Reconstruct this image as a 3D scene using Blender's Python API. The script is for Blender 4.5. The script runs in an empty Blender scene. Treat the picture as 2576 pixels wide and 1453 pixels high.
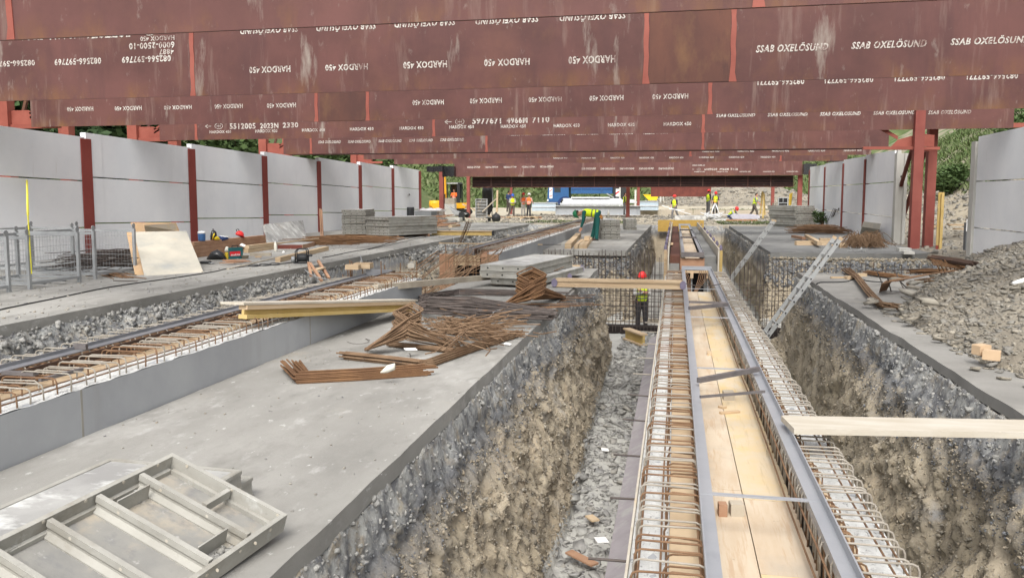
import bpy, bmesh, math, random
import numpy as np
from mathutils import Vector, Matrix, noise as mnoise
rnd = random.Random(7)
nr = np.random.RandomState(7)
scene = bpy.context.scene
COL = scene.collection
R_ = math.radians
# ------------------------------------------------------------ camera
F, CX, PY, H = 2050., 1288., 682., 1.65
Yc = np.array([412, 190, -F]); Yc /= np.linalg.norm(Yc)
Zc = np.array([0, F, 190.]); Zc /= np.linalg.norm(Zc)
Xc = np.cross(Yc, Zc)
MW = np.array([Xc, Yc, Zc])
cam = bpy.data.cameras.new('camera'); camo = bpy.data.objects.new('camera', cam); COL.objects.link(camo)
cam.sensor_width = 36; cam.lens = F / 2576 * 36; cam.shift_y = -0.0173; cam.clip_end = 3000; cam.clip_start = .05
m4 = Matrix([[*MW[0], 0], [*MW[1], 0], [*MW[2], H], [0, 0, 0, 1]]); camo.matrix_world = m4
scene.camera = camo
# ------------------------------------------------------------ sky, sun, exposure
SUN_EL, SUN_AZ = 50, 178   # azimuth clockwise from +Y
w = bpy.data.worlds.new('World'); scene.world = w; w.use_nodes = True
nt = w.node_tree; bg = nt.nodes['Background']
sky = nt.nodes.new('ShaderNodeTexSky'); sky.sky_type = 'NISHITA'; sky.sun_disc = False
sky.sun_elevation = R_(SUN_EL); sky.sun_rotation = R_(SUN_AZ); sky.air_density = 1.2; sky.dust_density = 4; sky.ozone_density = 1
hs = nt.nodes.new('ShaderNodeHueSaturation'); hs.inputs['Saturation'].default_value = .22
nt.links.new(sky.outputs[0], hs.inputs['Color']); nt.links.new(hs.outputs[0], bg.inputs[0]); bg.inputs[1].default_value = .15
sd = bpy.data.lights.new('sun', 'SUN'); sd.energy = 1.4; sd.angle = R_(28); sd.color = (1, .965, .91)
so = bpy.data.objects.new('sun', sd); COL.objects.link(so)
az, el = R_(SUN_AZ), R_(SUN_EL)
so.rotation_euler = Vector((-math.sin(az) * math.cos(el), -math.cos(az) * math.cos(el), -math.sin(el))).to_track_quat('-Z', 'Y').to_euler()
scene.view_settings.view_transform = 'Standard'; scene.view_settings.look = 'None'
scene.view_settings.exposure = .84; scene.view_settings.gamma = 1
scene.cycles.max_bounces = 6; scene.cycles.diffuse_bounces = 4; scene.cycles.use_denoising = True
# ------------------------------------------------------------ survey helpers: a measured picture point -> a world point on a known plane
REG = {1: (0, 0, .3335), 2: (858.5, 0, .3335), 3: (1717, 0, .3335), 4: (0, 483, .3335), 5: (858.5, 483, .3335), 6: (1717, 483, .3335),
       7: (0, 967.3, .334), 8: (858.5, 967.3, .334), 9: (1717, 967.3, .334), 10: (1030.4, 412.2, .1507), 11: (1384.6, 412.2, .1507),
       12: (1642.2, 412.2, .1507), 13: (1964.2, 360.6, .195), 14: (0, 541, .1418), 15: (476.6, 528.1, .1507), 16: (837.2, 489.4, .1285),
       17: (1030.4, 566.7, .1773), 18: (1545.6, 528.1, .1507), 19: (2060.8, 553.8, .2), 20: (2215.4, 257.6, .266), 21: (708.4, 759.9, .275), 22: (1597, 798.6, .1507), 23: (0, 824.3, .1773)}
def ray(k, x, y):
    a, b, s = REG[k]; return MW @ np.array([(a + s * x - CX) / F, (PY - b - s * y) / F, -1.])
def Q(k, x, y, z=0.):
    r = ray(k, x, y); return Vector(np.array([0, 0, H]) + (z - H) / r[2] * r)
def QY(k, x, y, Y):
    r = ray(k, x, y); return Vector(np.array([0, 0, H]) + Y / r[1] * r)
def QX(k, x, y, X):
    r = ray(k, x, y); return Vector(np.array([0, 0, H]) + X / r[0] * r)
# ------------------------------------------------------------ materials
MATS = {}
def mat(name, c1, c2=None, scale=4, stretch=(1, 1, 1), rough=.85, metal=0., bump=.15, bscale=None, layers=(), spec=.3, detail=6, island=None, objrand=0., world=False, contrast=(.35, .65)):
    m = bpy.data.materials.new(name); m.use_nodes = True; n = m.node_tree.nodes; l = m.node_tree.links; b = n['Principled BSDF']
    c2 = c2 or c1
    if world:
        g = n.new('ShaderNodeNewGeometry'); co = g.outputs['Position']
    else:
        g = n.new('ShaderNodeTexCoord'); co = g.outputs['Object']
    if objrand:
        oi = n.new('ShaderNodeObjectInfo'); vm = n.new('ShaderNodeVectorMath'); vm.operation = 'MULTIPLY_ADD'
        cmb = n.new('ShaderNodeCombineXYZ'); l.new(oi.outputs['Random'], cmb.inputs[0]); l.new(oi.outputs['Random'], cmb.inputs[1]); l.new(oi.outputs['Random'], cmb.inputs[2])
        vm.inputs[1].default_value = (37, 53, 71); l.new(cmb.outputs[0], vm.inputs[0]); l.new(co, vm.inputs[2]); co = vm.outputs[0]
    def nz(sc, st, det=6, ro=.6):
        mp = n.new('ShaderNodeMapping'); mp.inputs['Scale'].default_value = st; l.new(co, mp.inputs[0])
        t = n.new('ShaderNodeTexNoise'); t.inputs['Scale'].default_value = sc; t.inputs['Detail'].default_value = det; t.inputs['Roughness'].default_value = ro
        l.new(mp.outputs[0], t.inputs['Vector']); return t
    t = nz(scale, stretch, detail)
    rp = n.new('ShaderNodeValToRGB'); e = rp.color_ramp.elements; e[0].position, e[1].position = contrast
    e[0].color = (*c1, 1); e[1].color = (*c2, 1); l.new(t.outputs['Fac'], rp.inputs[0]); out = rp.outputs[0]
    if island:
        g2 = n.new('ShaderNodeNewGeometry'); r2 = n.new('ShaderNodeValToRGB'); el_ = r2.color_ramp.elements
        r2.color_ramp.interpolation = 'LINEAR'
        while len(el_) < len(island): el_.new(.5)
        for i, c in enumerate(island): el_[i].position = i / (len(island) - 1); el_[i].color = (*c, 1)
        l.new(g2.outputs['Random Per Island'], r2.inputs[0])
        mx = n.new('ShaderNodeMixRGB'); mx.inputs[0].default_value = .75; l.new(out, mx.inputs[1]); l.new(r2.outputs[0], mx.inputs[2]); out = mx.outputs[0]
    for L in layers:   # (color, scale, stretch, lo, hi, amount[, (axis, z0, z1)])
        col, sc, st, lo, hi, am = L[:6]
        t2 = nz(sc, st, 8, .65); mr = n.new('ShaderNodeMapRange'); mr.inputs[1].default_value = lo; mr.inputs[2].default_value = hi; mr.inputs[4].default_value = am
        l.new(t2.outputs['Fac'], mr.inputs[0]); fac = mr.outputs[0]
        if len(L) > 6:
            sp = n.new('ShaderNodeSeparateXYZ'); l.new(g.outputs['Position'] if world else g.outputs['Object'], sp.inputs[0])
            m2 = n.new('ShaderNodeMapRange'); m2.inputs[1].default_value = L[6][1]; m2.inputs[2].default_value = L[6][2]; l.new(sp.outputs[L[6][0]], m2.inputs[0])
            mm = n.new('ShaderNodeMath'); mm.operation = 'MULTIPLY'; l.new(fac, mm.inputs[0]); l.new(m2.outputs[0], mm.inputs[1]); fac = mm.outputs[0]
        mx = n.new('ShaderNodeMixRGB'); mx.inputs[2].default_value = (*col, 1); l.new(fac, mx.inputs[0]); l.new(out, mx.inputs[1]); out = mx.outputs[0]
    l.new(out, b.inputs['Base Color']); b.inputs['Roughness'].default_value = rough; b.inputs['Metallic'].default_value = metal
    b.inputs['Specular IOR Level'].default_value = spec
    if bump:
        tb = nz(bscale or scale * 6, (1, 1, 1), 8, .7); bp = n.new('ShaderNodeBump'); bp.inputs['Strength'].default_value = min(1, bump * 2); bp.inputs['Distance'].default_value = .02
        l.new(tb.outputs['Fac'], bp.inputs['Height']); l.new(bp.outputs[0], b.inputs['Normal'])
    MATS[name] = m; return m
V3 = (1, 1, 1)
STK = (1, 1, .12)
mat('red_plate', (.084, .034, .030), (.128, .052, .045), .7, rough=.62, spec=.35, bump=.04, objrand=1, layers=[
    ((.15, .068, .036), 1.1, (1, 1, .8), .55, .8, .65), ((.070, .030, .03), .8, (1.6, 1, .3), .52, .72, .65), ((.17, .075, .05), .45, (1, 1, 1), .55, .7, .4), ((.32, .28, .24), 1.0, (1.5, 1, .3), .61, .71, .8), ((.24, .17, .14), 3.2, (1, 1, .12), .57, .72, .5), ((.26, .22, .19), 7, (1, 1, .5), .62, .72, .4), ((.19, .09, .03), 1.6, (1, 1, .5), .5, .7, .7, (2, .35, .0))])
mat('rust_plate', (.13, .055, .038), (.08, .036, .03), 1.2, (1, 1, .4), rough=.7, bump=.06, objrand=1, layers=[((.20, .11, .05), 1.7, (1, 1, .5), .54, .78, .6), ((.035, .02, .022), 1.3, (1.4, 1, .3), .6, .72, .7), ((.36, .3, .22), 2, (1.5, 1, .2), .66, .75, .6)])
mat('red_lead', (.23, .062, .045), (.30, .09, .065), 1.5, rough=.55, bump=.05, objrand=1, layers=[((.12, .04, .035), 3, STK, .62, .8, .4)])
mat('wall_post', (.23, .045, .036), (.28, .062, .05), 1.5, rough=.55, bump=.05, objrand=1, layers=[((.33, .16, .14), 5, (1, 1, .3), .68, .75, .35)])
mat('dark_red', (.10, .028, .022), (.16, .045, .032), 2, rough=.7, bump=.05)
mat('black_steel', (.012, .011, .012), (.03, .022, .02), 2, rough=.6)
mat('stencil', (.62, .6, .55), (.42, .37, .33), 3, rough=.8, bump=0, world=True, layers=[((.15, .075, .065), 30, V3, .52, .58, .9), ((.15, .075, .065), 1.1, V3, .56, .66, .75)])
CONC = dict(rough=.9, bump=.08)
mat('precast', (.78, .79, .81), (.85, .855, .865), .8, objrand=1, layers=[((.89, .89, .895), .5, (1, 1, .6), .5, .8, .6), ((.62, .62, .625), .9, (1, 1, .15), .6, .8, .6), ((.48, .45, .40), 5, STK, .64, .8, .45), ((.5, .51, .52), 8, V3, .6, .8, .25)], **CONC)
mat('precast_warm', (.50, .49, .45), (.60, .59, .55), 1.2, layers=[((.25, .25, .25), 2, V3, .64, .74, .5)], **CONC)
mat('slab', (.212, .205, .188), (.325, .315, .29), .9, (1, .5, 1), world=True, detail=10, layers=[((.45, .44, .415), .55, (1, .6, 1), .55, .70, .7), ((.165, .158, .143), 1.6, (1, .5, 1), .53, .68, .7), ((.19, .185, .17), 7, (1, .4, 1), .58, .7, .5), ((.34, .29, .21), 1.1, V3, .6, .8, .5), ((.55, .54, .52), 5, (1, .5, 1), .58, .7, .35), ((.16, .155, .15), 22, V3, .66, .72, .6), ((.7, .7, .67), 14, (1, .6, 1), .63, .72, .5)], rough=.92, bump=.14, bscale=30)
mat('slab_edge', (.24, .23, .205), (.31, .295, .26), 3, world=True, layers=[((.14, .135, .13), 6, V3, .6, .75, .6)], **CONC)
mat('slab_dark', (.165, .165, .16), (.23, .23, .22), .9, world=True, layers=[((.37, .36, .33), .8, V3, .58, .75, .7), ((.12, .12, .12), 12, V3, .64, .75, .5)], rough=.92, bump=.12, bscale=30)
mat('formed', (.31, .32, .335), (.37, .38, .39), 1.1, world=True, layers=[((.27, .275, .28), 1.3, (1, 1, .5), .58, .75, .6), ((.16, .16, .16), 26, V3, .69, .73, .7), ((.27, .26, .24), .9, (1, 3, .08), .6, .8, .5)], rough=.75, bump=.05, bscale=25)
mat('raw_top', (.72, .72, .70), (.58, .58, .56), 7, world=True, layers=[((.20, .195, .19), 20, (2.2, 1, 1), .56, .66, .85)], rough=.95, bump=.5, bscale=40)
mat('timber', (.42, .30, .185), (.54, .42, .28), 3, (.3, .3, 6), rough=.8, bump=.08, objrand=1, layers=[((.30, .2, .12), 9, V3, .62, .8, .4), ((.26, .24, .21), 1.5, V3, .6, .8, .5)])
mat('timber_grey', (.33, .28, .22), (.44, .39, .31), 3, rough=.85, bump=.1, objrand=1, layers=[((.2, .17, .14), 4, V3, .6, .8, .6)])
mat('timber_brown', (.30, .165, .10), (.38, .23, .145), 3, rough=.8, bump=.08, objrand=1, layers=[((.2, .12, .08), 4, V3, .6, .8, .6)])
mat('pale_ply', (.56, .48, .37), (.48, .375, .265), 2.2, (3, .5, 1), rough=.75, bump=.06, world=True, layers=[((.42, .28, .17), 3, (8, .6, 1), .54, .64, .55), ((.38, .33, .27), 1.3, V3, .56, .7, .6), ((.3, .24, .18), 9, V3, .67, .73, .6)])
mat('yellow_ply', (.56, .43, .25), (.53, .46, .36), 1.6, (1.5, .8, 1), rough=.75, bump=.06, world=True, layers=[((.60, .42, .15), 1.8, (1, .7, 1), .52, .68, .7), ((.50, .47, .42), 2.5, (1.5, .5, 1), .54, .7, .75), ((.36, .27, .17), 4, (7, .5, 1), .56, .66, .4), ((.25, .2, .14), 12, V3, .67, .72, .5)])
mat('board_white', (.42, .375, .30), (.50, .465, .40), 5, (.4, 2, 1), rough=.8, bump=.03, objrand=1, layers=[((.55, .43, .26), 1.8, (.5, 2, 1), .58, .7, .6), ((.36, .31, .25), 5, (.3, 4, 1), .6, .72, .6), ((.3, .27, .23), 30, (.15, 3, 1), .6, .7, .35)])
mat('yellow_beam', (.44, .31, .10), (.50, .37, .16), 3, rough=.7, bump=.05, objrand=1, layers=[((.25, .19, .1), 4, V3, .6, .75, .7)])
mat('cast_ply', (.38, .36, .31), (.50, .46, .38), 1.6, rough=.85, bump=.07, objrand=1, layers=[((.27, .29, .29), 1.4, V3, .55, .7, .6), ((.55, .42, .26), .7, V3, .58, .68, .8)])
mat('ply_orange', (.50, .33, .18), (.42, .29, .18), 2, rough=.8, bump=.05, objrand=1, layers=[((.3, .24, .18), 3, V3, .58, .7, .6)])
mat('galv', (.27, .28, .285), (.34, .35, .355), 5, rough=.5, metal=.25, spec=.5, bump=.04, objrand=1, layers=[((.25, .25, .25), 3, V3, .6, .75, .5), ((.3, .2, .14), 7, V3, .7, .78, .5)])
mat('form_steel', (.29, .28, .25), (.37, .36, .325), 3, rough=.75, spec=.3, bump=.15, bscale=30, objrand=1, layers=[((.20, .175, .135), 2.2, V3, .52, .68, .7), ((.52, .52, .5), 7, V3, .62, .72, .6), ((.16, .15, .14), 9, V3, .66, .74, .6)])
mat('form_face', (.26, .255, .245), (.40, .395, .375), 1.6, rough=.85, bump=.1, objrand=1, layers=[((.60, .60, .58), 2.2, (1, 1.8, 1), .52, .62, .8), ((.15, .145, .15), 2.6, (1, 1.5, 1), .58, .66, .7), ((.42, .33, .22), 1.4, V3, .6, .72, .5)])
mat('form_inner', (.19, .187, .178), (.28, .27, .245), 2, rough=.9, bump=.12, layers=[((.44, .37, .27), 1.8, V3, .52, .66, .65), ((.15, .15, .155), 6, (1, 1.5, 1), .55, .68, .6), ((.5, .49, .46), 9, V3, .62, .7, .6)])
mat('rail_steel', (.33, .345, .37), (.38, .39, .41), 3, rough=.45, metal=.3, spec=.5, bump=.03, world=True, layers=[((.22, .22, .24), 5, (1, .3, 1), .6, .75, .5)])
mat('rail_blue', (.19, .195, .21), (.26, .265, .28), 3, rough=.4, metal=.35, spec=.5, bump=.03, world=True, layers=[((.12, .09, .08), 3, V3, .6, .75, .6)])
mat('rail_brown', (.065, .042, .032), (.10, .06, .042), 3, rough=.65, metal=.2, bump=.08, world=True, layers=[((.18, .085, .04), 4, V3, .6, .75, .6)])
mat('flat_bar', (.13, .12, .12), (.19, .17, .165), 6, rough=.5, metal=.3, bump=.05)
mat('rebar', (.15, .085, .05), (.23, .14, .08), 5, rough=.8, bump=.15, bscale=120, objrand=1, spec=.2)
mat('rebar_orange', (.13, .07, .038), (.20, .11, .055), 4, rough=.85, bump=.15, bscale=120, objrand=1, spec=.2)
mat('rebar_dark', (.05, .04, .036), (.10, .08, .07), 5, rough=.6, bump=.1, bscale=120, objrand=1, layers=[((.22, .11, .05), 3, V3, .6, .7, .7)])
mat('rebar_dusty', (.24, .215, .18), (.34, .31, .265), 5, rough=.85, bump=.1, objrand=1, spec=.2)
mat('rebar_brown', (.14, .085, .05), (.22, .145, .09), 5, rough=.85, bump=.1, objrand=1, spec=.2)
mat('cord', (.03, .03, .032), rough=.6, bump=0)
mat('shale', (.33, .28, .20), (.42, .36, .27), 2.2, world=True, detail=12, rough=.95, bump=.6, bscale=14, layers=[
    ((.37, .285, .19), .9, V3, .54, .7, .6), ((.17, .155, .13), 3, V3, .54, .68, .6),
    ((.13, .135, .145), 4, V3, .34, .48, .95, (2, -.82, -.42)), ((.24, .25, .265), 1.2, V3, .58, .70, .7), ((.36, .36, .34), 9, V3, .42, .6, .9, (2, -.5, -.26)), ((.44, .42, .37), 34, V3, .60, .68, .6), ((.10, .09, .075), 26, V3, .58, .68, .7), ((.15, .125, .095), 9, (1, 1, 1.6), .56, .7, .6)])
mat('shale_floor', (.38, .375, .35), (.48, .47, .43), 2, world=True, detail=12, rough=.95, bump=.7, bscale=18, layers=[((.25, .25, .25), 4, V3, .52, .66, .7), ((.55, .53, .47), 9, V3, .6, .7, .6)])
mat('site_soil', (.36, .315, .24), (.46, .41, .32), .35, world=True, detail=12, rough=.95, bump=.4, bscale=9, layers=[((.27, .255, .21), .8, V3, .53, .66, .7), ((.15, .20, .07), .22, V3, .58, .66, .7), ((.56, .51, .42), 1.2, V3, .6, .72, .6)])
mat('heap_soil', (.21, .185, .145), (.28, .25, .20), 1.0, world=True, detail=12, rough=.95, bump=.6, bscale=14, layers=[((.17, .165, .155), 2, V3, .52, .68, .7), ((.38, .33, .25), 6, V3, .58, .7, .6)])
mat('hill_soil', (.30, .255, .185), (.39, .34, .26), .5, world=True, detail=12, rough=.95, bump=.5, bscale=5, layers=[((.20, .18, .15), 1.5, V3, .55, .68, .6), ((.07, .13, .03), .25, V3, .42, .56, .95, (2, 2.1, 3.0)), ((.05, .085, .025), .8, V3, .5, .7, .5, (2, 2.5, 3.4))])
STONE = [(.36, .34, .29), (.27, .26, .235), (.40, .37, .31), (.20, .205, .22), (.34, .28, .2), (.31, .295, .26), (.44, .42, .38)]
mat('stone_mix', (.22, .21, .19), (.32, .30, .27), 8, rough=.95, bump=.3, bscale=60, island=STONE)
mat('stone_brown', (.29, .245, .185), (.36, .315, .25), 8, rough=.95, bump=.3, bscale=60, island=[(.40, .325, .23), (.33, .285, .215), (.35, .33, .28), (.23, .20, .155), (.44, .375, .28), (.36, .33, .27)])
mat('stone_tan', (.28, .255, .205), (.34, .31, .255), 8, rough=.95, bump=.3, bscale=60, island=[(.26, .23, .185), (.22, .205, .18), (.165, .162, .155), (.24, .225, .195), (.33, .295, .24), (.18, .16, .13)])
mat('stone_pale', (.30, .295, .275), (.37, .36, .335), 8, rough=.95, bump=.3, bscale=60, island=[(.36, .355, .33), (.29, .285, .265), (.24, .235, .225), (.42, .41, .385), (.2, .2, .2), (.33, .31, .27)])
mat('stone_dark', (.10, .10, .10), (.15, .15, .145), 8, rough=.95, bump=.3, bscale=60, island=[(.10, .10, .10), (.17, .165, .155), (.24, .235, .22), (.075, .078, .085), (.14, .125, .10)])
mat('stone_blue', (.15, .157, .17), (.2, .207, .217), 8, rough=.95, bump=.3, bscale=60, island=[(.13, .137, .147), (.18, .186, .195), (.23, .235, .24), (.10, .106, .117)])
LEAF = [(.05, .085, .028), (.08, .125, .04), (.035, .06, .02), (.10, .14, .055)]
mat('leaf', (.05, .1, .025), (.09, .15, .04), 3, rough=.7, bump=0, island=LEAF)
mat('leaf_dark', (.02, .045, .015), (.04, .075, .025), 3, rough=.7, bump=0, island=[(.018, .04, .014), (.035, .07, .022), (.05, .09, .03), (.012, .028, .01)])
mat('grass', (.07, .14, .025), (.13, .21, .05), 2, rough=.8, bump=0, island=[(.065, .09, .03), (.095, .13, .05), (.13, .145, .07), (.05, .07, .028), (.17, .165, .10)])
mat('trunk', (.09, .065, .045), (.14, .10, .07), 4, rough=.9)
def flat(name, c, rough=.6, metal=0., var=.12, spec=.3, scale=6, layers=()):
    return mat(name, c, tuple(v * (1 + var) + .004 for v in c), scale, rough=rough, metal=metal, bump=.03, spec=spec, layers=layers)
flat('hivis', (.62, .78, .02), .7); flat('hivis_orange', (.85, .16, .03), .7); flat('reflective', (.55, .56, .55), .35); flat('dark_tape', (.12, .14, .10), .6)
flat('skin', (.42, .22, .15), .55); flat('helmet_red', (.62, .03, .03), .35); flat('helmet_blue', (.03, .10, .45), .35); flat('helmet_white', (.75, .75, .72), .35); flat('helmet_green', (.02, .16, .07), .4)
flat('hair', (.025, .018, .014), .8); flat('cloth_green', (.010, .085, .075), .85); flat('cloth_grey', (.17, .165, .17), .9); flat('cloth_dark', (.035, .033, .036), .9); flat('cloth_blue', (.03, .05, .13), .9); flat('cloth_brown', (.09, .075, .065), .9)
flat('cloth_light', (.34, .33, .31), .9); flat('cloth_pink', (.45, .26, .22), .9); flat('boot', (.03, .025, .022), .8); flat('eye', (.02, .02, .02), .3)
flat('truck_blue', (.025, .085, .21), .35, layers=[((.03, .05, .10), 2, V3, .55, .7, .5)]); flat('truck_navy', (.012, .03, .10), .4); flat('tyre', (.02, .02, .02), .9); flat('rim', (.3, .3, .3), .5, .5); flat('glass', (.03, .04, .045), .08, 0, .1, .8)
flat('digger_yellow', (.72, .36, .02), .4); flat('skip_yellow', (.75, .50, .02), .5); flat('white_metal', (.60, .61, .62), .4, .1); flat('girder_grey', (.40, .42, .44), .5, .15, layers=[((.28, .29, .3), 3, STK, .55, .7, .5)]); flat('pale_blue', (.42, .50, .56), .5, .1)
flat('bag_black', (.012, .012, .014), .25, 0, .1, .6); flat('case_green', (.02, .11, .12), .4); flat('label_red', (.65, .02, .03), .4); flat('white_paint', (.78, .78, .76), .5); flat('cooler_blue', (.05, .13, .30), .4)
flat('yellow_plastic', (.72, .52, .02), .4); flat('clear_plastic', (.62, .60, .52), .2); flat('paper', (.80, .80, .78), .8); flat('sheet_white', (.66, .64, .64), .35, layers=[((.45, .38, .38), 2, V3, .55, .7, .6)]); flat('aluminium', (.36, .365, .36), .5, .2)
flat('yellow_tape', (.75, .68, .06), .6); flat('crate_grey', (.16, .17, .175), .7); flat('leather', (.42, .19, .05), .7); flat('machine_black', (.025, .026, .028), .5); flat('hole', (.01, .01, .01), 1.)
flat('brick_tan', (.46, .33, .21), .9); flat('oil_yellow', (.55, .38, .03), .5); flat('kerb', (.40, .35, .28), .95); flat('lilac', (.42, .42, .48), .6); flat('chipboard', (.42, .27, .07), .7); flat('strap_purple', (.16, .14, .2), .6)
flat('membrane', (.30, .275, .285), .9, layers=[((.42, .41, .39), 5, V3, .5, .66, .7)])
# ------------------------------------------------------------ mesh builder
class MB:
    def __init__(s): s.v = []; s.f = []
    def add(s, vs, fs):
        o = len(s.v); s.v += [tuple(p) for p in vs]; s.f += [tuple(i + o for i in f) for f in fs]; return s
    def box(s, x0, x1, y0, y1, z0, z1):
        return s.add([(x0, y0, z0), (x1, y0, z0), (x1, y1, z0), (x0, y1, z0), (x0, y0, z1), (x1, y0, z1), (x1, y1, z1), (x0, y1, z1)],
                     [(0, 3, 2, 1), (4, 5, 6, 7), (0, 1, 5, 4), (1, 2, 6, 5), (2, 3, 7, 6), (3, 0, 4, 7)])
    def bar(s, p, q, w, t, up=(0, 0, 1), roll=0.):   # rectangular bar from p to q, w across, t along up
        p, q = Vector(p), Vector(q); d = (q - p); L = d.length
        if L < 1e-6: return s
        d /= L; u = Vector(up); a = d.cross(u)
        if a.length < 1e-3: a = d.cross(Vector((0, 1, 0)))
        a.normalize(); b = a.cross(d)
        if roll: mr = Matrix.Rotation(roll, 3, d); a = mr @ a; b = mr @ b
        vs = [p + a * sx * w / 2 + b * sz * t / 2 for sx, sz in ((-1, -1), (1, -1), (1, 1), (-1, 1))]
        vs += [v + d * L for v in vs]
        return s.add(vs, [(0, 3, 2, 1), (4, 5, 6, 7), (0, 1, 5, 4), (1, 2, 6, 5), (2, 3, 7, 6), (3, 0, 4, 7)])
    def tube(s, pts, r, n=5, r2=None):
        pts = [Vector(p) for p in pts]; o = len(s.v); N = len(pts)
        u = None
        for i, p in enumerate(pts):
            d = (pts[min(i + 1, N - 1)] - pts[max(i - 1, 0)]).normalized()
            if u is None:
                u = d.cross(Vector((0, 0, 1)));
                if u.length < .1: u = d.cross(Vector((0, 1, 0)))
                u.normalize()
            else:
                u = (u - d * u.dot(d));
                if u.length < 1e-4: u = d.orthogonal()
                u.normalize()
            b = d.cross(u); rr = r if r2 is None else r + (r2 - r) * i / max(1, N - 1)
            for k in range(n):
                a = 2 * math.pi * k / n; s.v.append(tuple(p + u * math.cos(a) * rr + b * math.sin(a) * rr))
        for i in range(N - 1):
            for k in range(n):
                s.f.append((o + i * n + k, o + i * n + (k + 1) % n, o + (i + 1) * n + (k + 1) % n, o + (i + 1) * n + k))
        s.f.append(tuple(o + k for k in range(n - 1, -1, -1))); s.f.append(tuple(o + (N - 1) * n + k for k in range(n)))
        return s
    def lathe(s, prof, c=(0, 0, 0), n=16, axis='z'):   # prof: (r, h)
        o = len(s.v); c = Vector(c)
        for r, h in prof:
            for k in range(n):
                a = 2 * math.pi * k / n; x, y = r * math.cos(a), r * math.sin(a)
                v = (x, y, h) if axis == 'z' else ((h, x, y) if axis == 'x' else (x, h, y))
                s.v.append(tuple(c + Vector(v)))
        for i in range(len(prof) - 1):
            for k in range(n):
                q = (o + i * n + k, o + i * n + (k + 1) % n, o + (i + 1) * n + (k + 1) % n, o + (i + 1) * n + k)
                s.f.append(q)
        s.f.append(tuple(o + k for k in range(n - 1, -1, -1))); s.f.append(tuple(o + (len(prof) - 1) * n + k for k in range(n)))
        return s
    def prism(s, poly, d, o=(0, 0, 0), ax=((1, 0, 0), (0, 0, 1), (0, 1, 0))):   # poly in plane (ax0, ax1) extruded d along ax2
        a, b, c = (Vector(t) for t in ax); o = Vector(o); n = len(poly)
        vs = [o + a * x + b * y for x, y in poly]; vs += [v + c * d for v in vs]
        return s.add(vs, [tuple(range(n)), tuple(range(2 * n - 1, n - 1, -1))] + [(i, i + n, (i + 1) % n + n, (i + 1) % n) for i in range(n)])
    def loft(s, secs, n=12):   # secs: (center, ax, bx) ellipses with vector axes
        o = len(s.v)
        for c, a, b in secs:
            c, a, b = Vector(c), Vector(a), Vector(b)
            for k in range(n):
                t = 2 * math.pi * k / n; s.v.append(tuple(c + a * math.cos(t) + b * math.sin(t)))
        for i in range(len(secs) - 1):
            for k in range(n): s.f.append((o + i * n + k, o + i * n + (k + 1) % n, o + (i + 1) * n + (k + 1) % n, o + (i + 1) * n + k))
        s.f.append(tuple(o + k for k in range(n - 1, -1, -1))); s.f.append(tuple(o + (len(secs) - 1) * n + k for k in range(n)))
        return s
    def ball(s, c, r, n=8, sc=(1, 1, 1)):
        m = max(4, n // 2 + 1)
        return s.lathe_sc([(math.sin(math.pi * i / m), -math.cos(math.pi * i / m)) for i in range(m + 1)], c, n, r, sc)
    def lathe_sc(s, prof, c, n, r, sc):
        o = len(s.v)
        for a_, h in prof:
            a_ = max(a_, 1e-3)
            for k in range(n):
                t = 2 * math.pi * k / n; s.v.append((c[0] + a_ * r * sc[0] * math.cos(t), c[1] + a_ * r * sc[1] * math.sin(t), c[2] + h * r * sc[2]))
        for i in range(len(prof) - 1):
            for k in range(n): s.f.append((o + i * n + k, o + i * n + (k + 1) % n, o + (i + 1) * n + (k + 1) % n, o + (i + 1) * n + k))
        return s
    def mesh(s, name, m, smooth=False, off=None):
        me = bpy.data.meshes.new(name); vs = s.v
        if off is not None: ox, oy, oz = off; vs = [(x - ox, y - oy, z - oz) for x, y, z in vs]
        me.from_pydata(vs, [], s.f); me.materials.append(MATS[m])
        bm = bmesh.new(); bm.from_mesh(me); bmesh.ops.recalc_face_normals(bm, faces=bm.faces); bm.to_mesh(me); bm.free()
        if smooth: me.polygons.foreach_set('use_smooth', [True] * len(me.polygons))
        return me
def tag(o, label=None, cat=None, group=None, kind=None):
    if label: o['label'] = label
    if cat: o['category'] = cat
    if group: o['group'] = group
    if kind: o['kind'] = kind
    return o
def part(name, mb, m, parent=None, smooth=False, label=None, loc=None, rot=None):
    me = mb if isinstance(mb, bpy.types.Mesh) else mb.mesh(name, m, smooth)
    o = bpy.data.objects.new(name, me); COL.objects.link(o)
    if parent: o.parent = parent
    if loc is not None: o.location = loc
    if rot is not None: o.rotation_euler = rot
    if label: o['label'] = label
    return o
def wpart(name, mb, m, parent, smooth=False, label=None):   # geometry given in world coordinates under a parent placed without rotation
    root = parent; off = Vector((0, 0, 0))
    while root: off += root.location; root = root.parent
    o = bpy.data.objects.new(name, mb.mesh(name, m, smooth, off)); COL.objects.link(o); o.parent = parent
    if label: o['label'] = label
    return o
def thing(name, label, cat, loc=(0, 0, 0), rz=0., group=None, rot=None):
    o = bpy.data.objects.new(name, None); COL.objects.link(o); o.location = loc; o.rotation_euler = rot or (0, 0, rz); o.empty_display_size = .1
    return tag(o, label, cat, group)
def single(name, mb, m, label, cat, group=None, smooth=False, kind=None):   # one-mesh thing, geometry in world coordinates
    vs = np.array(mb.v); c = vs.mean(0); c[2] = vs[:, 2].min()
    o = bpy.data.objects.new(name, mb.mesh(name, m, smooth, c)); COL.objects.link(o); o.location = c
    return tag(o, label, cat, group, kind)
def struct(name, mb, m, smooth=False):
    o = part(name, mb, m, None, smooth); o['kind'] = 'structure'; return o
KIDS = {}
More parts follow.
